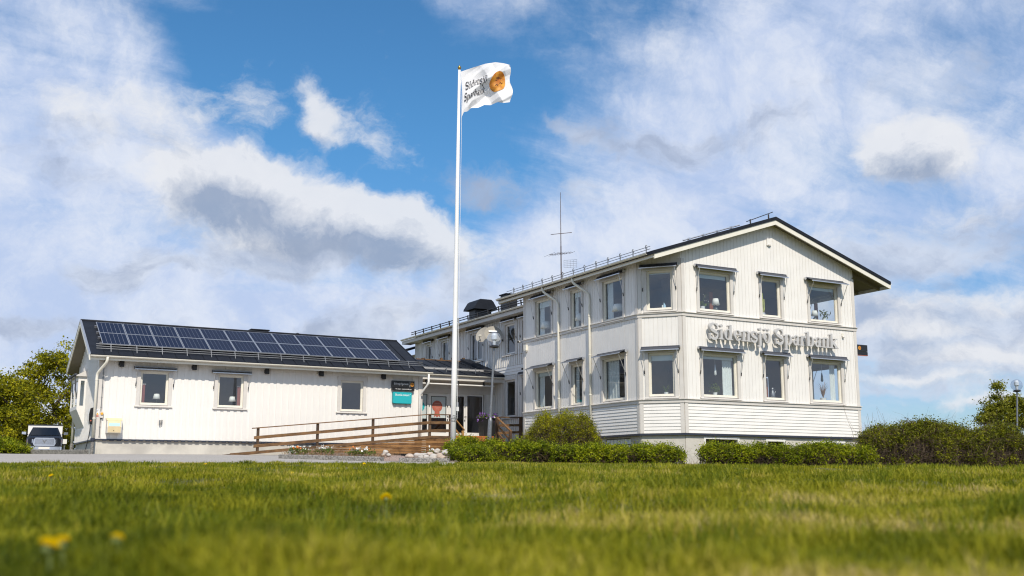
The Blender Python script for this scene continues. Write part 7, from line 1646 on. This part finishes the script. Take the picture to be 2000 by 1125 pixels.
q = WINS['w1']; red_cloth = mat('dull_red_cloth', (0.30, 0.10, 0.08), 0.9); curtain(WF_, q[1]-0.13, q[1]+0.0, q[2]-0.1, q[3]*0.7, 'dull red curtain in the middle wing window', red_cloth, folds=2)
q = WINS['w0']; curtain(WF_, q[0]+0.02, q[0]+0.16, q[2]-0.1, q[3]*0.65, 'dull red curtain in the left wing window', red_cloth, folds=2)
# ================================================================= plants
def twig_mesh(name, paths, r0, r1, m, org):
    """many thin bent stems, three sided; paths is (n, k, 3)"""
    P = np.asarray(paths, float)-np.array(org); n, k, _ = P.shape; d = P[:, -1]-P[:, 0]; d /= np.linalg.norm(d, axis=1)[:, None]+1e-9
    a = np.cross(d, np.array([0.31, 0.77, 0.55])); a /= np.linalg.norm(a, axis=1)[:, None]+1e-9; b = np.cross(d, a)
    rr = np.linspace(1, 0.35, k)[None, :]*np.broadcast_to(np.asarray(r0, float).reshape(-1, 1), (n, 1))
    V = np.empty((n, k, 3, 3))
    for q in range(3):
        t = 2*math.pi*q/3; V[:, :, q] = P+(math.cos(t)*a+math.sin(t)*b)[:, None, :]*rr[:, :, None]
    base = (np.arange(n)*k*3)[:, None]; f = []
    for i in range(k-1):
        for q in range(3): f.append(base+np.array([[i*3+q, i*3+(q+1) % 3, (i+1)*3+(q+1) % 3, (i+1)*3+q]]))
    F = np.concatenate(f, 0); me = bpy.data.meshes.new(name); me.vertices.add(n*k*3); me.vertices.foreach_set('co', V.astype(np.float32).ravel())
    me.loops.add(F.size); me.loops.foreach_set('vertex_index', F.astype(np.int32).ravel()); me.polygons.add(len(F)); me.polygons.foreach_set('loop_start', np.arange(0, F.size, 4, dtype=np.int32)); me.update(calc_edges=True); me.materials.append(m); return me
def bend_path(p0, p1, r_, k=4, sag=0.12):
    n = len(p0); t = np.linspace(0, 1, k)[None, :, None]; P = p0[:, None]*(1-t)+p1[:, None]*t; L = np.linalg.norm(p1-p0, axis=1)[:, None, None]
    return P+np.clip(r_.normal(0, 1, (n, 1, 3)), -1.3, 1.3)*np.minimum(L, 1.2)*sag*np.sin(np.pi*t)+r_.normal(0, 1, (n, k, 3))*L*0.03*np.sin(np.pi*t)
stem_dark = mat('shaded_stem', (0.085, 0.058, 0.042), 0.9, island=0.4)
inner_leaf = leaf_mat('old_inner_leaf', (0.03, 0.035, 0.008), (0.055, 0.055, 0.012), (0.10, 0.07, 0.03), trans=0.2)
def hedge(name, label, st_pts, depth, hfun, nclus, per, leaf, crad, lm, seed, bare=0.0, cat='hedge', twn=500, shoots=0, twr=0.006, wild=0.0, tip=None):
    r_ = np.random.default_rng(seed); pts = np.array(st_pts, float); seg = np.linalg.norm(np.diff(pts, axis=0), axis=1); cum = np.concatenate([[0], np.cumsum(seg)]); L = cum[-1]
    c0 = XY(*pts[len(pts)//2]); root = thing(name, label, cat, (*c0, ground(*c0)))
    def along(l): return np.stack([np.interp(l, cum, pts[:, 0]), np.interp(l, cum, pts[:, 1])], -1)
    def world(l, off, z):        # off: forward offset; z above ground
        st = along(l); s = st[:, 0]+off; t = st[:, 1]; x = C[0]+s*math.sin(YAW)+t*math.cos(YAW); y = C[1]+s*math.cos(YAW)-t*math.sin(YAW); return np.stack([x, y, ground_st(s, t)+z], -1)
    n = int(nclus*1.6); l = r_.uniform(0, L, n); ang = r_.uniform(-0.15, 1.15, n)*math.pi; rad = 1-0.34*r_.random(n)**1.8
    h = hfun(l/L)*(1+0.06*np.sin(l*3.1+seed)+0.05*np.sin(l*7.7+1.3*seed)+wild*(0.13*np.sin(l*5.3)*np.sin(l*13.1)+0.09*np.sin(l*2.3+1)))
    endf = np.clip(np.minimum(l, L-l)/(0.45*depth+0.05), 0, 1)**0.5; endf = 0.35+0.65*endf
    hh = h*(0.6+0.4*endf); ce_, se_ = np.cos(ang), np.sin(ang)
    off = -np.sign(ce_)*np.abs(ce_)**0.6*depth/2*rad*endf*(1+0.10*np.sin(l*4.1+2)); z = hh*(0.47+0.53*np.sign(se_)*np.abs(se_)**0.65*rad); z = np.maximum(z, 0.03+0.08*r_.random(n))
    # bare patches low on the front
    nb = 0.5+0.5*np.sin(l*1.9+seed)*np.cos(l*0.7+z*2.0)
    keep = ~((z < hh*(0.28+0.40*nb)) & (r_.random(n) < bare)) 
    l, off, z = l[keep][:nclus], off[keep][:nclus], z[keep][:nclus]; cen = world(l, off, z); m = len(cen)
    cnt = r_.integers(int(per*0.5), int(per*1.5)+1, m); idx = np.repeat(np.arange(m), cnt)
    shp = r_.normal(size=(len(idx), 3))*crad*np.array([1, 1, 1.1])*r_.uniform(0.55, 1.25, m)[idx][:, None]
    P = cen[idx]+shp; o = foliage_part('foliage', leaf_cloud(P, leaf, r_, 0.62, 0.35), lm, root)
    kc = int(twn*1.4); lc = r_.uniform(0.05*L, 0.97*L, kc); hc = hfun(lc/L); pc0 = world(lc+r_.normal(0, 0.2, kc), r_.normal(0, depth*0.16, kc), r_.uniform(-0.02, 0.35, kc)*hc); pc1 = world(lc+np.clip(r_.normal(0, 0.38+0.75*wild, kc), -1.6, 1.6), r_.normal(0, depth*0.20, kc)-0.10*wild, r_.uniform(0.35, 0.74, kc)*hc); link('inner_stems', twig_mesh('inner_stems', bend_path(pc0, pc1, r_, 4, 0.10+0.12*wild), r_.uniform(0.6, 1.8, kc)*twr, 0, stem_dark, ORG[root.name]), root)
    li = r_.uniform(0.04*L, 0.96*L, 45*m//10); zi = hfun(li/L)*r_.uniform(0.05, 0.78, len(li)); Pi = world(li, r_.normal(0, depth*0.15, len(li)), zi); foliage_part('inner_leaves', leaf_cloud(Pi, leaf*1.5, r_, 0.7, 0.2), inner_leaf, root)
    if tip:
        sel = r_.random(m) < 0.10; P = np.repeat(cen[sel], 14, 0); P = P+r_.normal(size=P.shape)*crad*0.8+np.array([0, 0, crad*0.7]); foliage_part('reddish_tips', leaf_cloud(P, leaf*0.9, r_, 0.6, 0.3), tip, root)
    k = r_.integers(0, m, twn); b = world(l[k]+r_.normal(0, 0.25, twn), off[k]*0.25+r_.normal(0, 0.06, twn), np.full(twn, -0.03)); tw = twig_mesh('branches', bend_path(b, cen[k], r_, 5, 0.10), r_.uniform(0.5, 1.6, twn)*twr, 0, twig, ORG[root.name]); link('branches', tw, root)
    nt2 = twn; k = r_.integers(0, m, nt2); e = cen[k]+r_.normal(0, 1, (nt2, 3))*np.array([0.25, 0.25, 0.18])*(1+0.5*wild)-FW*0.10; tw = twig_mesh('twigs', bend_path(cen[k]-np.array([0, 0, 0.06]), e, r_, 4, 0.12), r_.uniform(0.4, 0.9, nt2)*twr*0.6, 0, twig, ORG[root.name]); link('twigs', tw, root)
    if shoots:
        ls = r_.uniform(0.0, 0.14*L, shoots) if wild else r_.uniform(0, L, shoots); b = world(ls, r_.normal(-0.25*depth, 0.1, shoots), np.zeros(shoots)); e = b+np.stack([r_.normal(-0.35, 0.3, shoots), r_.normal(0, 0.25, shoots), r_.uniform(0.8, 1.7, shoots)*hfun(np.full(shoots, 0.05))], -1)
        tw = twig_mesh('bare_shoots', bend_path(b, e, r_, 5, 0.08), r_.uniform(0.6, 1.1, shoots)*twr, 0, twig, ORG[root.name]); link('bare_shoots', tw, root)
    return root
le = lambda t: float(lawn_edge(t))
A_ = [(33.0+0.22*t+0.55, t) for t in np.linspace(-2.05, 5.55, 9)]
hedge('hedge', 'low clipped hedge from the flagpole to the bare corner of the plinth', A_, 0.95, lambda u: 0.60+0.05*np.sin(u*9)-0.12*u, 900, 42, 0.055, 0.075, hedge_leaf, 31, bare=0.55, twn=1300)
# lower front shrublets at the flagpole end
hedge('hedge', 'low spreading hedge shrubs lapping over the kerb by the boulders', [(30.3, -1.75), (31.0, -1.2), (32.6, -0.6)], 0.8, lambda u: 0.42+0.0*u, 260, 26, 0.052, 0.06, hedge_leaf, 35, bare=0.1, twn=150)
B_ = [(le(t)+0.55, t) for t in np.linspace(6.1, 12.3, 8)]
hedge('hedge', 'clipped hedge under the cellar windows of the gabled front', B_, 0.95, lambda u: 0.58+0.16*u+0.04*np.sin(u*11), 850, 42, 0.056, 0.077, hedge_leaf, 32, bare=0.7, twn=1500)
C_ = [(le(t)+1.0, t) for t in np.linspace(12.0, 20.5, 8)]
def hC(u): return np.interp(u, [0, 0.06, 0.14, 0.24, 0.34, 0.48, 0.62, 0.72, 0.85, 1], [1.0, 1.36, 1.58, 1.60, 1.56, 1.54, 1.50, 1.44, 1.46, 1.55])
hedge('hedge', 'tall wild hedge right of the building with bare twigs low down', C_, 1.35, hC, 1750, 36, 0.062, 0.095, wild_leaf, 33, bare=0.80, twn=3000, shoots=22, twr=0.009, wild=1.0, tip=reddish_leaf)
q0 = PS(1100, 860, 39.6); s0, t0 = ST(q0[0], q0[1])
hedge('shrub', 'rounded yellow green shrub before the side wall of the building', [(s0-0.1, t0-1.4), (s0, t0), (s0+0.1, t0+1.4)], 1.5, lambda u: np.interp(u, [0, 0.2, 0.4, 0.55, 0.75, 0.9, 1], [1.2, 1.75, 1.55, 1.8, 1.9, 1.5, 0.9]), 950, 30, 0.044, 0.085, shrub_leaf, 36, bare=0.35, cat='shrub', twn=900, shoots=14, twr=0.007)
q0 = PS(1018, 868, 42.0); s0, t0 = ST(q0[0], q0[1])
hedge('shrub', 'small dark reddish bush at the inner corner behind the hedge', [(s0, t0-0.5), (s0, t0+0.5)], 0.7, lambda u: 0.75+0*u, 170, 16, 0.05, 0.07, reddish_leaf, 37, bare=0.2, cat='shrub', twn=160)
q0 = PS(22, 884, 43.0); s0, t0 = ST(q0[0], q0[1])
hedge('shrub', 'low green bush at the left end of the granite kerb', [(s0, t0-1.6), (s0, t0-0.4), (s0, t0+0.75)], 1.2, lambda u: np.interp(u, [0, 0.6, 1], [0.62, 0.56, 0.16]), 420, 24, 0.06, 0.07, hedge_leaf, 38, bare=0.1, cat='shrub', twn=200)
q0 = PS(20, 870, 77.0); s0, t0 = ST(q0[0], q0[1])
hedge('shrub', 'dark undergrowth beneath the big tree at the left', [(s0, t0-3.5), (s0, t0), (s0+1, t0+4.2)], 2.2, lambda u: 2.0+0.25*np.sin(u*8), 700, 24, 0.15, 0.2, maple_leaf, 39, bare=0.1, cat='shrub', twn=200, twr=0.015)

def tree(name, label, base, height, spread, trunk_r, seed, lm, nleaf, leaf, crown, levels=4, fork=0.12, stems=1, group=None, clus=0.42):
    """trunk and limbs grown towards points spread through the crown; crown = list of (dx, dy, dz, rx, ry, rz) lobes"""
    r_ = np.random.default_rng(seed); root = thing(name, label, 'tree', base, group); base = np.array(base, float); mbt = MB(); tips = []
    nl = len(crown)
    # limb targets
    T = []
    for (cx0, cy0, cz0, rx, ry, rz) in crown:
        k = max(5, int(26*rx*rz/ (spread*spread*0.12))); 
        v = r_.normal(size=(k, 3)); v /= np.linalg.norm(v, axis=1)[:, None]; v *= (r_.random(k)**0.4)[:, None]; T += [base+np.array([cx0, cy0, cz0])+x*np.array([rx, ry, rz]) for x in v]
    nodes = [base+np.array([0, 0, -0.2]), base+np.array([0.03*height*r_.normal(), 0.02*height*r_.normal(), height*fork])]; par = [-1, 0]; 
    step = height*0.055; T = np.array(T)
    order = np.argsort(np.linalg.norm(T-nodes[1], axis=1))
    for i in order:
        tgt = T[i]; N = np.array(nodes[1:]); d = np.linalg.norm(N-tgt, axis=1)+0.6*np.maximum(0, N[:, 2]-tgt[2]); j = int(np.argmin(d))+1; cur = nodes[j]; pi_ = j
        L = np.linalg.norm(tgt-cur); k = max(1, int(L/step)); 
        for q in range(1, k+1):
            f = q/k; p = cur*(1-f)+tgt*f+r_.normal(0, 0.03*L, 3)*math.sin(math.pi*f)+np.array([0, 0, 0.10*L*math.sin(math.pi*f)]); nodes.append(p); par.append(pi_); pi_ = len(nodes)-1
        tips.append(pi_)
    n = len(nodes); w = np.zeros(n); 
    for t in tips: w[t] += 1
    for i in range(n-1, 0, -1): w[par[i]] += w[i] if par[i] >= 0 else 0
    rad = trunk_r*np.sqrt(np.maximum(w, 0.6)/w[1]); rad = np.maximum(rad, trunk_r*0.045)
    for i in range(1, n): mbt.tube([nodes[par[i]], nodes[i]], [max(rad[i], min(rad[par[i]], rad[i]*1.5)), rad[i]], 6 if rad[i] > trunk_r*0.2 else 4, cap=False)
    mbt.build('trunk', bark, root, recalc=False, smooth=True)
    cen = np.array([nodes[t] for t in tips]+[nodes[i] for i in range(2, n) if w[i] <= 2]); cid = r_.integers(0, len(cen), nleaf); sz = r_.uniform(0.5, 1.25, len(cen))
    P = cen[cid]+r_.normal(size=(nleaf, 3))*clus*sz[cid][:, None]*np.array([1, 1, 0.62]); foliage_part('crown', leaf_cloud(P, leaf, r_, 0.75, 0.5), lm, root); return root
b = PS(84, 880, 74.0); gz = ground(b[0], b[1]); e = RT; hz = np.array([e[0], e[1]])
def lobe(a, d, z, rx, ry, rz): return (a*e[0]+d*FW[0], a*e[1]+d*FW[1], z, rx, ry, rz)
tree('broadleaf_tree', 'large olive green maple rising behind the truck and the gable', (b[0], b[1], gz), 8.0, 4.0, 0.24, 51, maple_leaf, 19000, 0.155, [lobe(0.7, 0, 6.55, 1.5, 1.5, 1.4), lobe(-0.7, 0.2, 5.5, 1.6, 1.5, 1.2), lobe(1.6, 0.3, 4.4, 1.3, 1.5, 1.5), lobe(0.1, -0.4, 3.9, 1.8, 1.6, 1.3), lobe(-1.7, 0.3, 4.2, 1.2, 1.3, 1.1), lobe(1.2, 0, 2.6, 1.4, 1.4, 1.0), lobe(-1.0, 0, 2.5, 1.6, 1.5, 1.0)], clus=0.34)
b = PS(-4, 880, 71.0); gz = ground(b[0], b[1])
tree('broadleaf_tree', 'lower bushy maple cut by the left edge of the view', (b[0], b[1], gz), 5.6, 3.6, 0.18, 52, maple_leaf, 14000, 0.155, [lobe(0.2, 0, 4.4, 1.6, 1.5, 1.2), lobe(0.3, 0, 3.4, 1.7, 1.5, 1.1), lobe(1.3, 0, 2.7, 1.5, 1.4, 1.2), lobe(-1.4, 0.2, 3.2, 1.6, 1.5, 1.3), lobe(0.4, -0.3, 1.9, 1.9, 1.5, 1.0)], clus=0.34)
b = PS(1962, 900, 49.0); gz = ground(b[0], b[1]); zt_ = PS(1965, 748, 49)[2]-gz
k_ = 49/FPX
tree('broadleaf_tree', 'small open leafed tree before the globe lamp at the right', (b[0], b[1], gz), zt_, 1.9, 0.09, 53, right_leaf, 14000, 0.085, [lobe(-4*k_, 0, zt_-0.30, 0.16, 0.16, 0.34), lobe(2*k_, 0, zt_-0.95, 0.5, 0.5, 0.40), lobe(-20*k_, 0, zt_-1.25, 0.45, 0.5, 0.40), lobe(24*k_, 0.1, zt_-1.0, 0.5, 0.5, 0.45), lobe(0, 0, zt_-1.6, 0.8, 0.7, 0.42), lobe(30*k_, 0, zt_-1.7, 0.7, 0.6, 0.4), lobe(44*k_, 0.1, zt_-1.15, 0.5, 0.5, 0.5), lobe(-26*k_, 0, zt_-1.75, 0.5, 0.5, 0.35), lobe(52*k_, 0.1, zt_-1.8, 0.6, 0.5, 0.45)], clus=0.19)
# trees across the lawn behind the photographer, seen only as dark reflections in the window panes
def conifer_tree(x, y, h, w, seed, lab):
    r_ = np.random.default_rng(seed); gz = ground(x, y); root = thing('conifer_tree', lab, 'tree', (x, y, gz)); mb = MB(); mb.tube([(x, y, gz-0.2), (x, y, gz+h*0.5), (x, y, gz+h)], [0.22, 0.13, 0.02], 7); mb.build('trunk', bark, root)
    n = 4200; u = r_.random(n)**0.8; a = r_.random(n)*2*math.pi; lay = np.round(u*16)/16+r_.normal(0, 0.012, n); rr = w*(1-lay)*(0.25+0.75*np.sqrt(r_.random(n)))*(0.75+0.25*np.sin(3*a+lay*40)); P = np.stack([x+rr*np.cos(a), y+rr*np.sin(a), gz+h*(0.08+0.92*lay)-0.25*rr], -1); foliage_part('crown', leaf_cloud(P, 0.55, r_, 0.4), conifer, root)
conifer_tree(0.6, -70, 13.5, 3.0, 61, 'dark spruce across the lawn mirrored in the left wing window'); conifer_tree(5.2, -76, 9.0, 2.4, 62, 'lower dark spruce across the lawn mirrored in the middle wing window')
conifer_tree(30, -62, 9.5, 3.4, 63, 'broad dark spruce across the lawn mirrored in the third wing window')

# ================================================================= boulders and bed plants
def boulder(px, py, rpx, s, label, m, seed, sq=0.72):
    r_ = np.random.default_rng(seed); c = PS(px, py, s); r = rpx*s/FPX; bm = bmesh.new(); bmesh.ops.create_icosphere(bm, subdivisions=3, radius=r)
    ph = r_.uniform(0, 6, 9); st_ = r_.uniform(0.85, 1.2, 2)
    for v in bm.verts:
        d = v.co.normalized(); f = 1+0.11*math.sin(2.3*d.x+ph[0])*math.cos(2.1*d.y+ph[1])+0.09*math.sin(3.7*d.z+ph[2]+2*d.x)+0.05*math.sin(6*d.y+ph[3])
        v.co = Vector((v.co.x*f*st_[0], v.co.y*f*st_[1], v.co.z*f*sq))
    me = bpy.data.meshes.new('boulder'); bm.to_mesh(me); bm.free(); me.materials.append(m); me.shade_smooth(); o = link('boulder', me); g0 = ground(c[0], c[1])+0.12; o.location = (c[0], c[1], max(c[2], g0+r*sq*0.35)); o.rotation_euler = (r_.uniform(-.3, .3), r_.uniform(-.3, .3), r_.uniform(0, 6)); return tag(o, label, 'boulder', 'boulders around the flagpole')
BL = [(799.5, 892, 8.5, 30.6, 'pale flat boulder at the left end of the heap'), (817, 891, 9, 31.0, 'long grey boulder second from the left of the heap'), (825.5, 889, 7, 31.8, 'warm rounded boulder behind the second one'), (841, 887.5, 7.5, 32.0, 'white boulder at the back middle of the heap'), (854.5, 881, 6, 33.2, 'brownish boulder farthest back near the ramp skirt'), (846, 893, 8, 30.7, 'white boulder in the front middle of the heap'), (858, 891, 8.5, 31.0, 'tan boulder right of the white front one'), (873, 885.5, 10, 31.6, 'large white boulder against the flagpole'), (833, 895, 6, 30.4, 'small warm boulder in the front row'), (864, 895, 5.5, 30.5, 'small grey boulder at the right of the front row'), (822, 896, 5, 30.3, 'small flat boulder low in the front row'), (753, 883.5, 6.5, 31.4, 'upright pale stone at the right end of the flower bed'), (748, 889, 4.5, 31.0, 'small pinkish stone beside the upright pale stone'), (759, 889, 4.5, 31.2, 'small white stone on the gravel strip'), (570, 884, 7.5, 32.2, 'white stone at the left end of the flower bed'), (866, 881.5, 4.5, 33.0, 'little orange tinged stone below the ramp skirt')]
for i, (px, py, rp, s, lab) in enumerate(BL): boulder(px, py, rp, s, lab, stone_m if i % 3 else stone_w, 70+i)
rf_ = np.random.default_rng(91)
def flower(px, s, label, col, green=70, blooms=16, h=0.24, w=0.16):
    x, y = stp(s, px); z = ground(x, y)+0.12; t = thing('flower_plant', label, 'flower', (x, y, z), 'flowers in the bed')
    P = np.array([x, y, z])+rf_.normal(size=(green, 3))*np.array([w*0.6, w*0.6, 0.05])+np.array([0, 0, h*0.45]); foliage_part('leaves', leaf_cloud(P, 0.075, rf_, 0.5, 0.3), pot_leaf, t)
    P = np.array([x, y, z])+rf_.normal(size=(blooms, 3))*np.array([w*0.55, w*0.55, 0.03])+np.array([0, 0, h*0.9]); foliage_part('blooms', leaf_cloud(P, 0.055, rf_, 0.95), col, t)
for px, s, lab, col in ((576, 31.8, 'white flowers at the left end of the flower bed', petal_w), (586, 31.6, 'orange flowers near the left end of the flower bed', petal_o), (602, 31.7, 'white flowers in the left half of the flower bed', petal_w), (632, 31.9, 'yellowish white flowers left of the bed middle', petal_w), (646, 31.5, 'pale flowers in the middle of the flower bed', petal_w), (694, 31.3, 'small orange flowers right of the bed middle', petal_o), (701, 31.2, 'pale yellow flowers in the right half of the bed', petal_w), (716, 31.2, 'white flowers near the right end of the flower bed', petal_w), (844, 33.6, 'white flowers behind the boulders at the ramp skirt', petal_w), (726, 31.0, 'low green plant at the right end of the flower bed', petal_o)): flower(px, s, lab, col, blooms=18 if s != 31.0 else 3)
x, y = stp(33.4, 861); 
t = thing('flower_plant', 'red flowers behind the boulders near the flagpole', 'flower', (x, y, ground(x, y)+0.1), 'flowers in the bed'); P = np.array([x, y, ground(x, y)+0.22])+rf_.normal(size=(10, 3))*0.05; red_p = mat('petal_red', (0.5, 0.01, 0.02), 0.7); foliage_part('blooms', leaf_cloud(P, 0.06, rf_, 0.95), red_p, t); P = np.array([x-0.1, y, ground(x, y)+0.16])+rf_.normal(size=(60, 3))*np.array([0.16, 0.1, 0.05]); foliage_part('leaves', leaf_cloud(P, 0.07, rf_, 0.5, 0.3), reddish_leaf, t)
n = 1500; u, v = rf_.random(n), rf_.random(n); c = np.array(B1); p = ((1-u)*(1-v))[:, None]*c[0]+(u*(1-v))[:, None]*c[1]+(u*v)[:, None]*c[2]+((1-u)*v)[:, None]*c[3]; ss, tt = ST(p[:, 0], p[:, 1]); zz = ground_st(ss, tt)+0.08; P0 = np.stack([p[:, 0], p[:, 1], zz], -1); hgt = rf_.uniform(0.06, 0.26, n)*(0.55+0.45*np.sin(u*14+2)**2)
P1 = P0+np.stack([rf_.normal(0, 0.10, n), rf_.normal(0, 0.10, n), hgt], -1); o = link('dry_stalks', twig_mesh('dry_stalks', bend_path(P0, P1, rf_, 4, 0.12), np.full(n, 0.006), 0, dry, (0, 0, 0))); tag(o, 'tangle of dry brown stalks covering the flower bed', 'dry plants', kind='stuff')
# weeds along the foot of the plinth, and a few stray weeds
n = 90; tt = rf_.uniform(5.2, 6.6, n); ss = 38.3+rf_.normal(0, 0.2, n)-0.3*(tt-6); P0 = np.stack([*[np.array(XY(a, b)) for a, b in zip(ss, tt)]]); P0 = np.concatenate([P0, ground_st(ss, tt)[:, None]], 1); P1 = P0+np.stack([rf_.normal(0, 0.06, n), rf_.normal(0, 0.06, n), rf_.uniform(0.06, 0.4, n)**1.3], -1); o = link('dry_weeds', twig_mesh('dry_weeds', bend_path(P0, P1, rf_, 4, 0.1), np.full(n, 0.005), 0, dry, (0, 0, 0))); tag(o, 'thin dry weeds at the foot of the pale plinth corner', 'weeds', kind='stuff')

# ================================================================= dandelions in the lawn
def dandelion(px, py, s, label, r=0.021, tilt=0.0):
    c = PS(px, py, s); gz = ground(c[0], c[1]); t = thing('dandelion', label, 'dandelion', (c[0], c[1], gz), 'dandelions in the lawn')
    mb = MB(); mb.tube([(c[0], c[1], gz), (c[0]+0.004, c[1], (gz+c[2])/2), c], 0.0022, 5); stem_m = MATS.get('dandelion_stem') or mat('dandelion_stem', (0.16, 0.20, 0.05), 0.5); mb.build('stem', stem_m, t)
    rd = np.random.default_rng(int(px)); n = 90; mb = MB(); ax = np.array([tilt*rd.normal(), tilt*rd.normal(), 1.0]); ax /= np.linalg.norm(ax); A0 = np.cross(ax, [0, 1, 0.]); A0 /= np.linalg.norm(A0); B0 = np.cross(ax, A0)
    for k in range(n):
        a = k*2.39996; f = math.sqrt((k+0.5)/n); el_ = (1-f)*1.25+0.12; d = (A0*math.cos(a)+B0*math.sin(a))*math.cos(el_)+ax*math.sin(el_); sd = np.cross(d, ax); sd /= np.linalg.norm(sd)+1e-9; L = r*(0.75+0.25*f); w = r*0.14
        mb.add([c-sd*w*0.4, c+sd*w*0.4, c+d*L+sd*w, c+d*L-sd*w], [(0, 1, 2, 3)])
    mb.build('flower_head', petal_y, t, recalc=False)
    mb = MB(); mb.lathe([(0.003, -0.012), (0.008, -0.006), (0.007, 0.003)], c, 8); mb.build('bud_cup', stem_m, t)
for px, py, s, r, lab in ((94, 1067, 1.52, 0.0165, 'big blurred dandelion nearest the camera in the left corner'), (120, 1060, 1.60, 0.0135, 'blurred dandelion touching the nearest one'), (228, 1052, 1.66, 0.0115, 'blurred dandelion right of the nearest pair'), (754, 973, 4.0, 0.023, 'dandelion in the middle of the lawn right of the bare patch'), (100, 930, 7.0, 0.018, 'dull dandelion at the left in the middle distance'), (401, 907.5, 19.0, 0.038, 'dandelion on the lawn edge before the wing'), (711.5, 906.5, 20.0, 0.034, 'dandelion on the lawn edge before the flower bed'), (981.5, 920, 13.0, 0.028, 'dandelion before the clipped hedge near the flagpole'), (453, 910, 18, 0.024, 'small dandelion right of the one before the wing'), (571, 924, 11, 0.016, 'tiny dandelion in mid lawn before the ramp'), (1635, 914, 16.5, 0.022, 'tiny dandelion before the hedge under the gabled front'), (1641, 913, 17.0, 0.02, 'second tiny dandelion next to the one under the gabled front')): dandelion(px, py, s, lab, r, 0.35)
